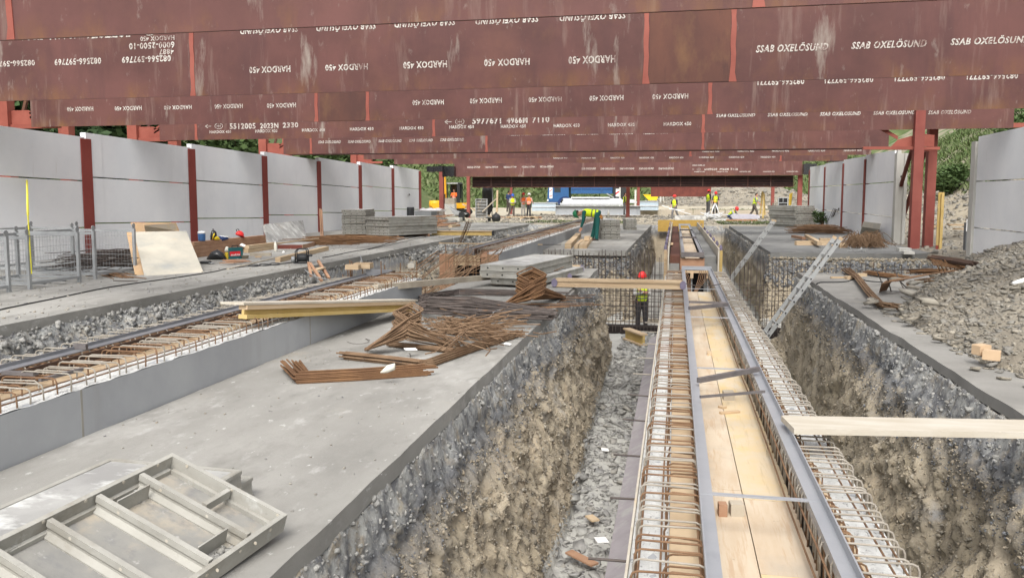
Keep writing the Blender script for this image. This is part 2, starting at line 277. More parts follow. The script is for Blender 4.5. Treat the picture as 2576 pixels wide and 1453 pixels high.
def dup(root, loc=None, rz=None, label=None, group=None, parent=None):
    c = root.copy(); COL.objects.link(c)
    if parent: c.parent = parent
    if loc is not None: c.location = loc
    if rz is not None: c.rotation_euler[2] = rz
    if label: c['label'] = label
    if group: c['group'] = group
    for ch in list(root.children): dup(ch, parent=c)
    return c
ORD = ['lowest', 'second', 'third', 'fourth', 'fifth', 'sixth', 'seventh', 'eighth', 'ninth', 'tenth']
def ordl(i, n): return 'lowest' if i == 0 else ('topmost' if i == n - 1 else ORD[i] + ' from the bottom')
# ------------------------------------------------------------ numpy noise
def _h(ix, iy, iz):
    n = (ix * 374761393 + iy * 668265263 + iz * 2147483647 + 1274126177) & 0xffffffff
    n = ((n ^ (n >> 13)) * 1274126177) & 0xffffffff; return ((n ^ (n >> 16)) & 0xffff) / 65535.
def vnoise(x, y, z):
    xi, yi, zi = np.floor(x).astype(np.int64), np.floor(y).astype(np.int64), np.floor(z).astype(np.int64)
    fx, fy, fz = x - xi, y - yi, z - zi; fx, fy, fz = (t * t * (3 - 2 * t) for t in (fx, fy, fz)); r = 0
    for a in (0, 1):
        for b in (0, 1):
            for c in (0, 1):
                r = r + _h(xi + a, yi + b, zi + c) * (fx if a else 1 - fx) * (fy if b else 1 - fy) * (fz if c else 1 - fz)
    return r - .5
def fbm(x, y, z, o=4, g=.55):
    s, a = 0, 1.
    for i in range(o): s = s + a * vnoise(x, y, z); x, y, z = x * 2.03 + 7.1, y * 2.03 + 3.3, z * 2.03 + 5.7; a *= g
    return s
def ss(e0, e1, x): t = np.clip((x - e0) / (e1 - e0), 0, 1); return t * t * (3 - 2 * t)
def grid_mesh(name, X, Y, Z, m, smooth=False):
    ny, nx = X.shape; me = bpy.data.meshes.new(name); me.vertices.add(nx * ny)
    me.vertices.foreach_set('co', np.stack([X, Y, Z], -1).ravel())
    i = np.arange(nx * ny).reshape(ny, nx); q = np.stack([i[:-1, :-1], i[:-1, 1:], i[1:, 1:], i[1:, :-1]], -1).reshape(-1, 4)
    me.loops.add(q.size); me.loops.foreach_set('vertex_index', q.ravel()); me.polygons.add(len(q)); me.polygons.foreach_set('loop_start', np.arange(0, q.size, 4))
    if smooth: me.polygons.foreach_set('use_smooth', np.ones(len(q), bool))
    me.update(calc_edges=True); me.materials.append(MATS[m]); return me
BOXF = np.array([(0, 3, 2, 1), (4, 5, 6, 7), (0, 1, 5, 4), (1, 2, 6, 5), (2, 3, 7, 6), (3, 0, 4, 7)])
BOXV = np.array([(-1, -1, -1), (1, -1, -1), (1, 1, -1), (-1, 1, -1), (-1, -1, 1), (1, -1, 1), (1, 1, 1), (-1, 1, 1)], float)
def stones(name, P, size, m, flat_=.35, label=None, tilt=.5, kind='stuff'):
    n = len(P); size = np.broadcast_to(size, (n,)); V = BOXV[None] * (1 + nr.uniform(-.45, .3, (n, 8, 3))); V *= np.array([1, .75, flat_])[None, None]
    a = nr.uniform(0, 6.28, n); b = nr.normal(0, tilt, n); c = nr.normal(0, tilt, n)
    def rot(V, ang, i, j):
        ca, sa = np.cos(ang)[:, None], np.sin(ang)[:, None]; p, q = V[..., i].copy(), V[..., j].copy(); V[..., i] = p * ca - q * sa; V[..., j] = p * sa + q * ca
    rot(V, b, 0, 2); rot(V, c, 1, 2); rot(V, a, 0, 1)
    V = V * (size / 2)[:, None, None] + np.asarray(P)[:, None]
    me = bpy.data.meshes.new(name); me.vertices.add(n * 8); me.vertices.foreach_set('co', V.ravel())
    q = (BOXF[None] + (np.arange(n) * 8)[:, None, None]).reshape(-1, 4); me.loops.add(q.size); me.loops.foreach_set('vertex_index', q.ravel())
    me.polygons.add(len(q)); me.polygons.foreach_set('loop_start', np.arange(0, q.size, 4)); me.update(calc_edges=True); me.materials.append(MATS[m])
    o = bpy.data.objects.new(name, me); COL.objects.link(o); return tag(o, label, 'stones', kind=kind)
def leaves(name, P, size, m, parent=None, up=.3, aspect=.5):
    n = len(P); a = nr.uniform(0, 6.28, n); t = nr.uniform(-.3, 1.2, n)
    u = np.stack([np.cos(a), np.sin(a), nr.uniform(-.6, .6, n) + up], -1); u /= np.linalg.norm(u, axis=1)[:, None]
    w_ = np.cross(u, nr.normal(0, 1, (n, 3))); w_ /= np.linalg.norm(w_, axis=1)[:, None]; s = (np.broadcast_to(size, (n,)) * nr.uniform(.6, 1.4, n))[:, None]
    P = np.asarray(P); V = np.stack([P, P + u * s * .5 + w_ * s * aspect * .5, P + u * s, P + u * s * .5 - w_ * s * aspect * .5], 1)
    me = bpy.data.meshes.new(name); me.vertices.add(n * 4); me.vertices.foreach_set('co', V.ravel()); q = np.arange(n * 4)
    me.loops.add(n * 4); me.loops.foreach_set('vertex_index', q); me.polygons.add(n); me.polygons.foreach_set('loop_start', np.arange(0, n * 4, 4)); me.update(calc_edges=True); me.materials.append(MATS[m])
    o = bpy.data.objects.new(name, me); COL.objects.link(o)
    if parent: o.parent = parent
    return o
# ============================================================ GROUND
def lines(segs):
    out = []
    for a, b, d in segs: out.append(np.arange(a, b, d))
    return np.concatenate(out + [[segs[-1][1]]])
gx = lines([(-90, -30, 3), (-30, -10, .6), (-10, -8.6, .12), (-8.6, -6.8, .024), (-6.8, -5.2, .1), (-5.2, -1.86, .3), (-1.86, -1.05, .009), (-1.05, -.1, .04), (-.1, 1.1, .15), (1.1, 1.7, .04), (1.7, 2.8, .011), (2.8, 9, .055), (9, 14, .2), (14, 30, 1), (30, 90, 4)])
gy = [-12, -4, 0, 1]; y = 2.
while y < 26: gy.append(y); y += max(.022, y * .0042)
while y < 60: gy.append(y); y += .25
while y < 100: gy.append(y); y += 1
gy += list(range(101, 320, 5)); gy = np.array(gy)
X, Y = np.meshgrid(gx, gy)
def heap_h(X, Y):
    toe = np.where(Y < 8.6, 2.95 + (8.6 - Y) * .42, np.where(Y < 12, 2.95, 2.95 + (Y - 12) * .37))
    h = .46 * (X - toe); h = np.where(h > 0, h, 0); h = 2.1 * (1 - np.exp(-h / 2.1)); h *= 1 - ss(10.5, 14, X)
    h *= ss(2.0, 5.5, Y) * (1 - ss(19.5, 22, Y))
    return h
def ground_z(X, Y, noise=True):
    n1 = fbm(X * .9, Y * .9, X * 0 + 3, 4); n2 = fbm(X * 3.1, Y * 3.1, X * 0, 4)
    wob = .22 * n1 + .09 * n2
    far = ss(20, 26, Y)
    z = np.full_like(X, -.03) + .03 * n1
    def band(t, z0, zf):  # t 0..1 across a bank, stepped a little like broken shale
        t = np.clip(t, 0, 1); return z0 + (zf - z0) * (t + .02 * np.sin(t * 19 + n1 * 9 + n2 * 8) * (t > 0) * (t < 1))
    zf = -2.08 + .05 * n2 + .04 * n1
    zc = np.where(X < .5, band((X + 1.70 - .3 * far - wob * .12 * ss(-1.65, -1.5, X)) / (.58 - .22 * ss(8, 18, Y)), -.13, -2.08), band((2.57 + .18 * far - X - wob * .15 * ss(2.6, 2.4, X)) / (.74 - .5 * ss(5, 17, Y)), -.11, -2.08))
    ends = 1 - ss(46.3, 46.9, Y)
    zl = np.where(X < -6, band((X + 8.42 - wob * .6 * ss(-8.45, -8.2, X)) / 1.5, -.15, -2.05), np.where(X < -4.0, -2.05, -.16))
    zx = band(np.minimum((24.72 - Y - wob * .6) / .55, (Y - 18.5) / .1), -.15, -2.08)
    zx = np.where(X > 2.6, band(np.minimum(np.minimum((24.72 - Y - wob * .6) / .8, (Y - 18.5) / .1), (7.6 - X + wob) / .9), -.15, -2.08), zx)
    inl = (X > -8.42) & (X < -3.95); inc = (X > -1.70 + .3 * far) & (X < 2.6 + .16 * far); inx = (Y > 18.5) & (Y < 24.74) & (X > -8.42) & (X < 7.6)
    slab = ((X > -16.5) & (X < -8.4) & (Y < 49)) | ((X > -4.2) & (X < -1.3) & (Y < 47)) | ((X > 2.5) & (X < 7.2) & (Y < 46.5))
    z = np.where(slab, np.where(Y < 19, -.13, -.16), z)
    z = np.where(inl & (Y < 46.9), np.minimum(z, -.15) * (1 - ends) + ends * zl, z)
    z = np.where(inc & (Y < 46.9), -.12 * (1 - ends) + ends * zc, z)
    z = np.where(inx, np.minimum(z, zx), z)
    z = z + np.where(z < -.2, .05 * n2 + .03 * fbm(X * 9, Y * 9, z * 9, 3), 0) * (z > -2.5)
    hh = heap_h(X, Y); z = np.where(hh > .02, np.maximum(z, hh - .02 + .16 * n1 * ss(0, .4, hh) + .05 * n2), z)
    m = 2.9 * np.exp(-((X - 6) / 7.2) ** 2 - ((Y - 92) / 6) ** 2) * (Y > 76); z = z + m * (1 + .25 * n1) + np.where((Y > 50) & (X > -1), .05 * n2, 0)
    z = z + np.where((X > 1.14) & (X < 2.75) & (z < -.2), np.minimum(.7 * np.exp(-((X - 2.55) / .5) ** 2 - ((Y - 18.6) / .9) ** 2) * (1 + .5 * n2), np.maximum(-.6 - z, 0)), 0)
    z = z + .25 * ss(7.5, 10, X) * ss(22, 30, Y) * (1 + n1)
    z = z + .35 * ss(76, 84, Y)
    z = np.where((X < -17) , z - .0, z)
    return z
Z = ground_z(X, Y)
st = (Z < -.2) & (Z > -2.0) & (Y < 47)
X0_, Z0_ = X.copy(), Z.copy()
def rough_bank(X, Y, Z):
    a = fbm(Y * 1.7, Z * 2.3, X * 0 + 2, 3); b = fbm(Y * 6 + Z * 2, Z * 7 - Y * 1.5, X * 2, 4); c = fbm(Y * 19, Z * 19, X * 4 + 9, 4)
    return .13 * a + .055 * b + .06 * c + .026 * np.round(3 * fbm(Y * 4.3 + Z * 3, Z * 7 - Y * 4, X * 0 + 5, 2))
env = ss(-.18, -.5, Z) * (1 - ss(-1.75, -2.05, Z)) * (Y < 47)
X = X + rough_bank(X, Y, Z) * env
me = grid_mesh('ground', X, Y, Z, 'site_soil', False)
for k_ in ('shale', 'shale_floor', 'heap_soil'): me.materials.append(MATS[k_])
xc = (X[:-1, :-1] + X[1:, 1:]) / 2; yc = (Y[:-1, :-1] + Y[1:, 1:]) / 2; zc_ = (Z[:-1, :-1] + Z[1:, 1:]) / 2
mi = np.zeros(xc.shape, int); mi[(zc_ < -.06) & (yc < 47)] = 1; mi[(zc_ < -1.93) & (yc < 47)] = 2
mi[(heap_h(xc, yc) > .03)] = 3; mi[(yc > 78) & (xc > -8) & (zc_ > .6)] = 3
mi[(xc > 2.6) & (yc > 24) & (yc < 47) & (zc_ > -.12)] = 3; mi[(xc > 7) & (yc < 34)] = 3
me.polygons.foreach_set('material_index', mi.ravel().astype(np.int32))
go = bpy.data.objects.new('ground', me); COL.objects.link(go); go['kind'] = 'structure'
# hillsides
mat('hill_grass', (.065, .09, .03), (.11, .135, .055), .5, world=True, detail=10, rough=.95, bump=.6, bscale=4, layers=[((.20, .19, .09), .35, (1, 1, 2), .54, .7, .6), ((.04, .07, .02), 1.1, V3, .52, .68, .7)])
hx = np.concatenate([np.arange(9.2, 30, .35), np.arange(30, 110, 2.)]); hy = np.concatenate([np.arange(5, 70, .5), np.arange(70, 180, 3.)])
HX, HY = np.meshgrid(hx, hy)
def hillR(X, Y): return -.4 + .62 * np.maximum(X - 10.2 - .04 * np.maximum(Y - 30, 0), 0) ** .98 * ss(14, 26, Y) + .5 * fbm(X * .35, Y * .35, X * 0, 4) * ss(10, 13, X)
HZ = hillR(HX, HY); o = bpy.data.objects.new('hillside', grid_mesh('hillside', HX, HY, HZ, 'hill_soil', True)); COL.objects.link(o); o['kind'] = 'structure'
bx_ = np.arange(-120, 120, 2.5); by_ = np.concatenate([np.arange(84, 130, 1.), np.arange(130, 330, 5.)]); BX, BY = np.meshgrid(bx_, by_)
def hillB(X, Y):
    s0 = 100 - 13 * ss(-4, -16, X) + 10 * ss(0, 30, X); return -.3 + .5 * np.maximum(Y - s0, 0) + .5 * fbm(X * .12, Y * .12, X * 0, 4) * ss(0, 6, Y - s0)
BZ = hillB(BX, BY); o = bpy.data.objects.new('hillside', grid_mesh('hillside', BX, BY, BZ, 'hill_grass', True)); COL.objects.link(o); o['kind'] = 'structure'
# left hillside behind the wall
lx = np.arange(-120, -21, 1.5); ly = np.arange(5, 130, 2.); LX, LY = np.meshgrid(lx, ly)
LZ = -.2 + .5 * np.maximum(-24 - LX, 0) + .4 * fbm(LX * .2, LY * .2, LX * 0, 3)
o = bpy.data.objects.new('hillside', grid_mesh('hillside', LX, LY, LZ, 'hill_grass', True)); COL.objects.link(o); o['kind'] = 'structure'
# grass on the slopes (uncountable)
n = 30000; px = nr.uniform(11, 34, n); py_ = nr.uniform(28, 85, n); pz = hillR(px, py_); k = (pz > 2.1 + 1.2 * fbm(px * .4, py_ * .4, px * 0, 2)); P = np.stack([px, py_, pz], -1)[k]
tag(leaves('grass', P, .42, 'grass', up=1.2, aspect=.22), 'rough green grass covering the slope behind the right hand wall', 'grass', kind='stuff')
n = 26000; px = nr.uniform(-45, 35, n); py_ = nr.uniform(86, 125, n); pz = hillB(px, py_); k = pz > -.1; P = np.stack([px, py_, pz], -1)[k]
tag(leaves('grass', P, .7, 'grass', up=1., aspect=.3), 'green grass covering the far bank behind the excavator and truck', 'grass', kind='stuff')
px = nr.uniform(1, 12, 5000); py_ = nr.uniform(76.5, 79.5, 5000); P = np.stack([px, py_, ground_z(px, py_)], -1)
tag(leaves('grass', P, .3, 'grass', up=1.3, aspect=.25), 'strip of short grass in front of the far soil heap', 'grass', kind='stuff')
px = np.concatenate([nr.uniform(-9, -3, 1500), nr.uniform(2.5, 8, 2500)]); py_ = nr.uniform(49, 54, 4000); P = np.stack([px, py_, ground_z(px, py_)], -1)
tag(leaves('grass', P, .12, 'grass', up=1., aspect=.3), 'thin weeds on the soil just beyond the far ends of the slabs', 'grass', kind='stuff')
# white flower heads in the slope grass omitted; bushes on the slope
def bush(name, label, c, r, h, n, m, lsz, group=None, trunk=True, cat='bush'):
    t = thing(name, label, cat, c, 0, group)
    k = 9; cs = np.stack([nr.normal(0, r * .42, k), nr.normal(0, r * .42, k), nr.uniform(.3, .85, k) * h], -1); rr = nr.uniform(.3, .55, k) * r
    i = nr.randint(0, k, n); d = nr.normal(0, 1, (n, 3)); d /= np.linalg.norm(d, axis=1)[:, None]
    P = cs[i] + d * (rr[i] * nr.uniform(.35, 1.05, n) ** .6)[:, None]; P[:, 2] = np.abs(P[:, 2])
    leaves('crown', P, lsz, m, t)
    if trunk:
        mb = MB().tube([(0, 0, -.3), (.05, .02, h * .4), (0, .1, h * .8)], r * .07 + .03, 6, .03)
        for j in range(5): mb.tube([(0, 0, h * .3), tuple(cs[j])], r * .03 + .02, 5, .02)
        part('trunk', mb, 'trunk', t)
    return t
for i, (x, yy, r, h, lab) in enumerate([(-26.5, 22, 3.2, 6.5, 'tall dark tree seen above the concrete wall at the left edge of the photo'), (-27.5, 29, 3.4, 6.2, 'dark tree above the wall behind the third roof girder'),
        (-27, 37, 3.4, 6.4, 'dark green tree above the wall between the first and second visible frame legs'), (-26, 46, 3.2, 6, 'lighter green tree above the fourth wall bay'), (-25.5, 57, 3.2, 5.6, 'green tree above the far end of the left wall'), (-31, 25, 4, 8, 'dark tree standing higher up the left slope'), (-31, 41, 4, 8, 'big dark tree on the left slope behind the wall tops'),
        (-30, 17, 3.6, 7, 'dark tree at the far left behind the wall')]):
    bush('tree', lab, (x, yy, .5 * max(-24 - x, 0) - .3), r, h, 5200, 'leaf_dark' if i not in (3, 4) else 'leaf', .5, 'trees behind the left wall', cat='tree')
for i, (x, yy, r, h, lab) in enumerate([(15.5, 41, 1.2, 1.5, 'green bush on the right slope between the red columns and the near wall'), (18, 46, 1.6, 2.2, 'larger green bush high on the right slope'), (14.8, 49, 1.1, 1.4, 'bush on the right slope just past the wall end'), (21, 52, 2.2, 2.8, 'broad bush at the top of the right slope'), (17, 36, 1.5, 1.7, 'bush on the right slope above the near concrete wall end')]):
    bush('bush', lab, (x, yy, float(hillR(np.array(x), np.array(float(yy)))) - .1), r, h, 2600, 'leaf', .22, 'bushes on the right slope')
for i, (x, yy, r, h, lab) in enumerate([(-24, 101, 2, 2.2, 'bush on the far bank left of the excavator'), (-15, 104, 2.4, 2.4, 'bush on the far bank right of the excavator'), (-9.5, 103, 2, 2, 'bush on the far bank behind the standing workers')]):
    bush('bush', lab, (x, yy, float(hillB(np.array(float(x)), np.array(float(yy)))) - .1), r, h, 1600, 'leaf', .4, 'bushes on the far bank')
bush('bush', 'small weedy bush growing against the right wall beside the panel stack', (7.15, 43.2, 0), .35, 1.0, 500, 'leaf', .12)
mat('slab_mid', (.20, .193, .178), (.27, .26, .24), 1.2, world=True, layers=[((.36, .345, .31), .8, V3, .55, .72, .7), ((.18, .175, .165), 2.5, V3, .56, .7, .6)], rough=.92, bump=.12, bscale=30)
# ============================================================ SLABS
def slab(name, x0, x1, y0, y1, m='slab', jag=.012, th=.155, cut=None, z=0.):
    pts = []
    def seg(a, b):
        L = math.hypot(b[0] - a[0], b[1] - a[1]); k = max(2, int(L / .12))
        if L > 60: k = 60
        for i in range(k):
            t = i / k; xx, yy = a[0] + (b[0] - a[0]) * t, a[1] + (b[1] - a[1]) * t
            d = jag * (1.4 * float(fbm(np.array(xx * 1.3), np.array(yy * 1.3), np.array(.3), 3))); q = (b[1] - a[1]) / L, -(b[0] - a[0]) / L
            pts.append((xx + q[0] * d, yy + q[1] * d))
    cs = cut or [(x0, y0), (x1, y0), (x1, y1), (x0, y1)]
    for a, b in zip(cs, cs[1:] + cs[:1]): seg(a, b)
    o = struct(name, MB().prism(pts, th, (0, 0, z - th), ((1, 0, 0), (0, 1, 0), (0, 0, 1))), m); return o
slab('concrete_slab', -16.2, -8.42, 1, 49)
slab('concrete_slab', -3.96, -1.70, .5, 18.5, jag=.024, th=.12)
slab('concrete_slab', 0, 0, 0, 0, cut=[(-4.15, 24.65), (-1.42, 24.65), (-1.32, 47.2), (-4.2, 47.2)])
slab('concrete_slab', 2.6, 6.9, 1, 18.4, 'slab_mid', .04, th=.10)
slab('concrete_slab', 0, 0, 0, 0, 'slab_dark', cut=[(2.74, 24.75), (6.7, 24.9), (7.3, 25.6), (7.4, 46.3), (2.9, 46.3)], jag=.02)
struct('concrete_slab', MB().box(-3.93, -1.75, 12.2, 15.4, .004, .035), 'slab')
# pale thin screed patches near the formwork stack are in the slab material
# ============================================================ SIDE WALLS
PZ0 = (-.14, .885, 2.165, 3.37); PZ1 = (-.24, .77, 2.05, 3.245)
def wall_bay(label, X0, sgn, y0, y1, z0=PZ0, z1=PZ1, m='precast', ribs=True):   # sgn +1: visible face looks to +X
    t = thing('concrete_wall', label, 'wall', (X0, y0, -.14), 0, 'concrete wall bays')
    th = .16; g = .019
    for i in range(3):
        mb = MB(); a0, a1 = z0[i] + g, z0[i + 1] - g; b0, b1 = z1[i] + g, z1[i + 1] - g
        if i == 2: a1 += g; b1 += g
        vs = []
        for x in (0, -sgn * th): vs += [(x, 0, a0 + .14), (x, y1 - y0, b0 + .14), (x, y1 - y0, b1 + .14), (x, 0, a1 + .14)]
        mb.add(vs, [(0, 1, 2, 3), (4, 7, 6, 5), (0, 4, 5, 1), (1, 5, 6, 2), (2, 6, 7, 3), (3, 7, 4, 0)])
        if ribs:   # raised pale margin next to the near post
            mb.add([(sgn * .012, .0, a0 + .142), (sgn * .012, .62, a0 + .13), (sgn * .012, .62, a1 + .125), (sgn * .012, 0, a1 + .14),
                    (0.0, .0, a0 + .142), (0.0, .62, a0 + .13), (0.0, .62, a1 + .125), (0.0, 0, a1 + .14)], [(0, 1, 2, 3), (0, 4, 5, 1), (1, 5, 6, 2), (2, 6, 7, 3), (3, 7, 4, 0)])
        part('wall_panel', mb, m, t)
    return t
def wpost(label, x, yy, z1=3.22, wdt=.40, m='wall_post', sgn=1, group='red wall posts'):
    t = thing('steel_post', label, 'post', (x, yy, -.14), 0, group)
    d = .16
    part('flange', MB().box(0, .022, -wdt / 2, wdt / 2, 0, z1 + .14) if sgn > 0 else MB().box(-.022, 0, -wdt / 2, wdt / 2, 0, z1 + .14), m, t)
    part('web', MB().box(-d, 0, -.008, .008, 0, z1 + .12) if sgn > 0 else MB().box(0, d, -.008, .008, 0, z1 + .12), m, t)
    return t
nb = ['nearest', 'second', 'third', 'fourth', 'fifth', 'sixth', 'seventh', 'eighth']
yp = [14.9, 19.85, 24.85, 29.8, 34.8, 39.75, 44.7, 49.75]
for i in range(8):
    y0 = yp[i - 1] + .0 if i else 9.9
    wall_bay('pale three panel wall bay on the left, ' + ['ending off the left edge of the photo', 'behind the mesh containers', 'behind the leaning plywood sheets', 'behind the timber pile and backpack', 'behind the leaning formwork panel', 'behind the far taller panel stack', 'behind the shorter panel stack', 'last before the excavator'][i], -15.92, 1, y0 + .02, yp[i] - .01)
for i in range(1, 8):
    wpost('dark red steel wall post ' + ['off the left edge', 'behind the mesh container, nearest and widest', 'rising behind the leaning plywood sheets', 'between the timber pile and the leaning formwork panel', 'just right of the leaning grey formwork panel', 'behind the taller panel stack', 'behind the shorter panel stack', 'at the far end beside the green bank'][i], -15.905, yp[i], 3.2)
yr = [30.75, 35.2, 39.6, 44.3, 49.2]
Z0R = (-.16, .88, 2.13, 3.22); Z1R = (-.16, .92, 2.12, 3.27)
for i in range(4):
    wall_bay('pale right hand wall bay, ' + ['nearest of the far group, ending in the notched concrete post', 'second from the notched concrete post', 'third from the notched concrete post', 'farthest, behind the grey panel stack'][i], 7.47, -1, yr[i] + .02, yr[i + 1] - .01, Z0R, Z1R, ribs=False)
for i in range(1, 5):
    wpost('brown red steel post in the right wall, ' + ['', 'nearest, behind the heap of bent rebar', 'second, behind the leaning bars', 'third, right behind the grey panel stack', 'farthest, at the end of the wall'][i], 7.455, yr[i], 3.1, .3, 'wall_post', -1)
t = thing('concrete_post', 'notched pale concrete end post of the right wall beside the two red columns', 'post', (7.47, 30.6, -.14))
part('shaft', MB().prism([(0, 0), (.1, 0), (.1, .06), (.26, .06), (.26, 0), (.36, 0), (.36, .3), (0, .3)], 3.25, (0, -.15, 0), ((1, 0, 0), (0, 1, 0), (0, 0, 1))), 'precast_warm', t)
part('lifting_lug', MB().box(.04, .16, -.05, .1, 3.25, 3.36), 'precast_warm', t)
part('bolt_hole', MB().lathe([(.035, -.005), (.035, 0)], (.18, -.093, 2.45), 12, 'y'), 'hole', t)
# near wall on the right, partly buried by the stone heap
for i, (a, b) in enumerate([(19.3, 24.1), (14.3, 19.28)]):
    wall_bay('pale wall bay at the right edge ' + ['rising behind the stone heap beside its concrete post', 'mostly out of the photo past the stone heap'][i], 7.93, -1, a, b, (-.3, .79, 2.03, 3.26), (-.3, .79, 2.03, 3.22), 'precast', False)
t = thing('concrete_post', 'slim pale concrete end post of the near right wall behind the stone heap', 'post', (7.88, 24.18, -.3))
part('shaft', MB().box(-.02, .26, -.08, .22, 0, 3.4), 'precast_warm', t)
# ============================================================ ROOF GIRDERS
TXT = {}
def text_mesh(s, shear=0.):
    if (s, shear) in TXT: return TXT[(s, shear)]
    cu = bpy.data.curves.new('lettering', 'FONT'); cu.body = s; cu.size = 1; cu.resolution_u = 2; cu.shear = shear; cu.offset = .03; cu.space_character = 1.12
    o = bpy.data.objects.new('lettering', cu); COL.objects.link(o); bpy.context.view_layer.update()
    me = bpy.data.meshes.new_from_object(o.evaluated_get(bpy.context.evaluated_depsgraph_get())); bpy.data.objects.remove(o)
    vs = np.empty(len(me.vertices) * 3); me.vertices.foreach_get('co', vs); vs = vs.reshape(-1, 3); a, b = vs.min(0), vs.max(0)
    vs = (vs - (a + b) / 2) / np.maximum(b - a, 1e-6) * [1, 1, 0]; vs2 = np.stack([vs[:, 0], vs[:, 2] * 0, vs[:, 1]], -1); me.vertices.foreach_set('co', vs2.ravel()); me.name = 'lettering'; me.materials.clear(); me.materials.append(MATS['stencil'])
    TXT[(s, shear)] = me; return me
def letter(parent, s, c, wd, ht, flip=False, shear=0., m=None):
    me = text_mesh(s, shear)
    if m: me = me.copy(); me.materials[0] = MATS[m]
    o = bpy.data.objects.new('lettering', me); COL.objects.link(o); o.parent = parent; o.location = Vector(c) - parent.location; o.rotation_euler = (0, math.pi if flip else 0, 0); o.scale = (wd, 1, ht); return o
BEAMS = {}
def girder(i, label, Yb, xl, xr, z0, z1, stiff=(), infill=(), depth=.07, m='red_plate'):
    t = thing('roof_girder', label, 'girder', (0, Yb, z0), 0, 'rust red roof girders')
    part('web_plate', MB().box(xl, xr, 0, .03, 0, z1 - z0), m, t)
    part('bottom_flange', MB().box(xl + .02, xr - .02, .03, depth, .004, .03), 'dark_red', t)
    if depth > .2: part('rear_plate', MB().box(xl, xr, depth, depth + .03, 0, z1 - z0), m, t)
    for x in stiff:
        j = x * .37
        mb = MB(); k = 14; pts = []
        for a in range(k + 1):
            zz = (z1 - z0) * a / k; wv = .045 + .008 * math.sin(a * 1.7 + j) + (.02 if a == 0 else 0); pts.append((x - wv, zz))
        for a in range(k, -1, -1):
            zz = (z1 - z0) * a / k; wv = .045 + .008 * math.sin(a * 2.1 + j + 2) + (.02 if a == 0 else 0); pts.append((x + wv, zz))
        mb.prism(pts, .012, (0, -.012, 0), ((1, 0, 0), (0, 0, 1), (0, 1, 0))); part('stiffener', mb, 'red_lead', t)
    for a, b in infill: part('infill_plate', MB().box(a, b, -.006, 0, .01, z1 - z0), 'rust_plate', t)
    BEAMS[i] = t; return t
def bx(i, k, x, y): return QY(k, x, y, BEAMS_Y[i] - .006)
BEAMS_Y = {1: 9.5, 2: 15.5, 3: 21.5, 4: 27.5, 5: 33.5, 6: 39.5, 7: 45.5, 8: 60}
def xs(i, *pts): return [bx(i, *p)[0] for p in pts]
girder(1, 'nearest rust red roof girder crossing the top edge of the photo', 9.5, -12.5, 9, 3.70, 6.0, xs(1, (1, 75, 150), (3, 575, 20)))
girder(2, 'second roof girder with large upside down stencilled lettering and an orange rusty infill plate', 15.5, -18.5, 10.5, 3.70, 6.0, xs(2, (1, 1450, 500), (2, 2300, 400), (3, 385, 300)), [tuple(xs(2, (2, 2325, 400), (3, 362, 300)))])
girder(3, 'third roof girder, its left end standing over the near wall bay', 21.5, -19.05, 11.2, 3.70, 5.8, xs(3, (1, 2385, 800), (2, 198, 800), (3, 208, 740)), [tuple(xs(3, (1, 2412, 800), (2, 183, 800)))])
girder(4, 'fourth roof girder with a large arrow and number 5512005 near its left end', 27.5, -18.88, 10.0, 3.69, 5.7, xs(4, (1, 1478, 990), (2, 697, 970), (3, 157, 930)))
girder(5, 'fifth roof girder with a dark soffit, ending beside the bracket of the two red columns', 33.5, -16.95, 7.9, 3.46, 5.4, xs(5, (1, 2345, 1100), (2, 1095, 1070), (3, 155, 1050)), depth=1.0)
girder(6, 'sixth roof girder just below the dark soffit', 39.5, -15.6, 8.6, 3.48, 5.4, xs(6, (3, 60, 1160)))
girder(7, 'seventh roof girder, thin pale streaked strip', 45.5, -16.1, 8.75, 3.46, 5.4, xs(7, (3, 740, 1200)))
girder(8, 'farthest roof girder carrying the number 6009830 above the louvre', 60, -16.45, 8.6, 3.06, 5.4, (), depth=.5)
def line(i, s, items, flip=False, shear=0.):
    for k, xa, xb, ya, yb in items:
        p = bx(i, k, xa, (ya + yb) / 2); q = bx(i, k, xb, (ya + yb) / 2); c = bx(i, k, (xa + xb) / 2, (ya + yb) / 2); a = bx(i, k, (xa + xb) / 2, ya); b = bx(i, k, (xa + xb) / 2, yb)
        letter(BEAMS[i], s, c, q[0] - p[0], a[2] - b[2], flip, shear)
def logo(i, k, xa, xb, ya, yb, flip=False):   # arrow and oval mill mark
    a, b = bx(i, k, xa, yb), bx(i, k, xb, ya); w_, h_ = b[0] - a[0], b[2] - a[2]; mb = MB(); c = (a + b) / 2
    sgn = -1 if flip else 1
    def P(u, v): return (c[0] + sgn * u * w_, c[1], c[2] + sgn * v * h_)
    def seg(p, q, t=.05): mb.bar(P(*p), P(*q), .004, t * h_ * 1.6)
    seg((-.5, 0), (-.14, 0)); seg((-.5, 0), (-.34, .3)); seg((-.5, 0), (-.34, -.3))
    oc, rx, ry = .27, .22, .5
    for j in range(14):
        t0, t1 = 2 * math.pi * j / 14, 2 * math.pi * (j + 1) / 14; seg((oc + rx * math.cos(t0), ry * math.sin(t0)), (oc + rx * math.cos(t1), ry * math.sin(t1)))
    seg((oc - .1, -.25), (oc - .1, .25)); seg((oc, -.45), (oc, .45)); seg((oc + .1, -.25), (oc + .1, .25)); seg((oc - .1, 0), (oc + .1, 0))
    off = BEAMS[i].location; o = bpy.data.objects.new('mill_mark', mb.mesh('mill_mark', 'stencil', off=off)); COL.objects.link(o); o.parent = BEAMS[i]
line(2, 'SSAB OXELÖSUND', [(1, 1810, 2250, 203, 262), (1, 2385, 2837, 180, 240), (2, 400, 862, 150, 213), (2, 1010, 1490, 130, 188), (2, 1645, 2148, 103, 163)], True, .25)
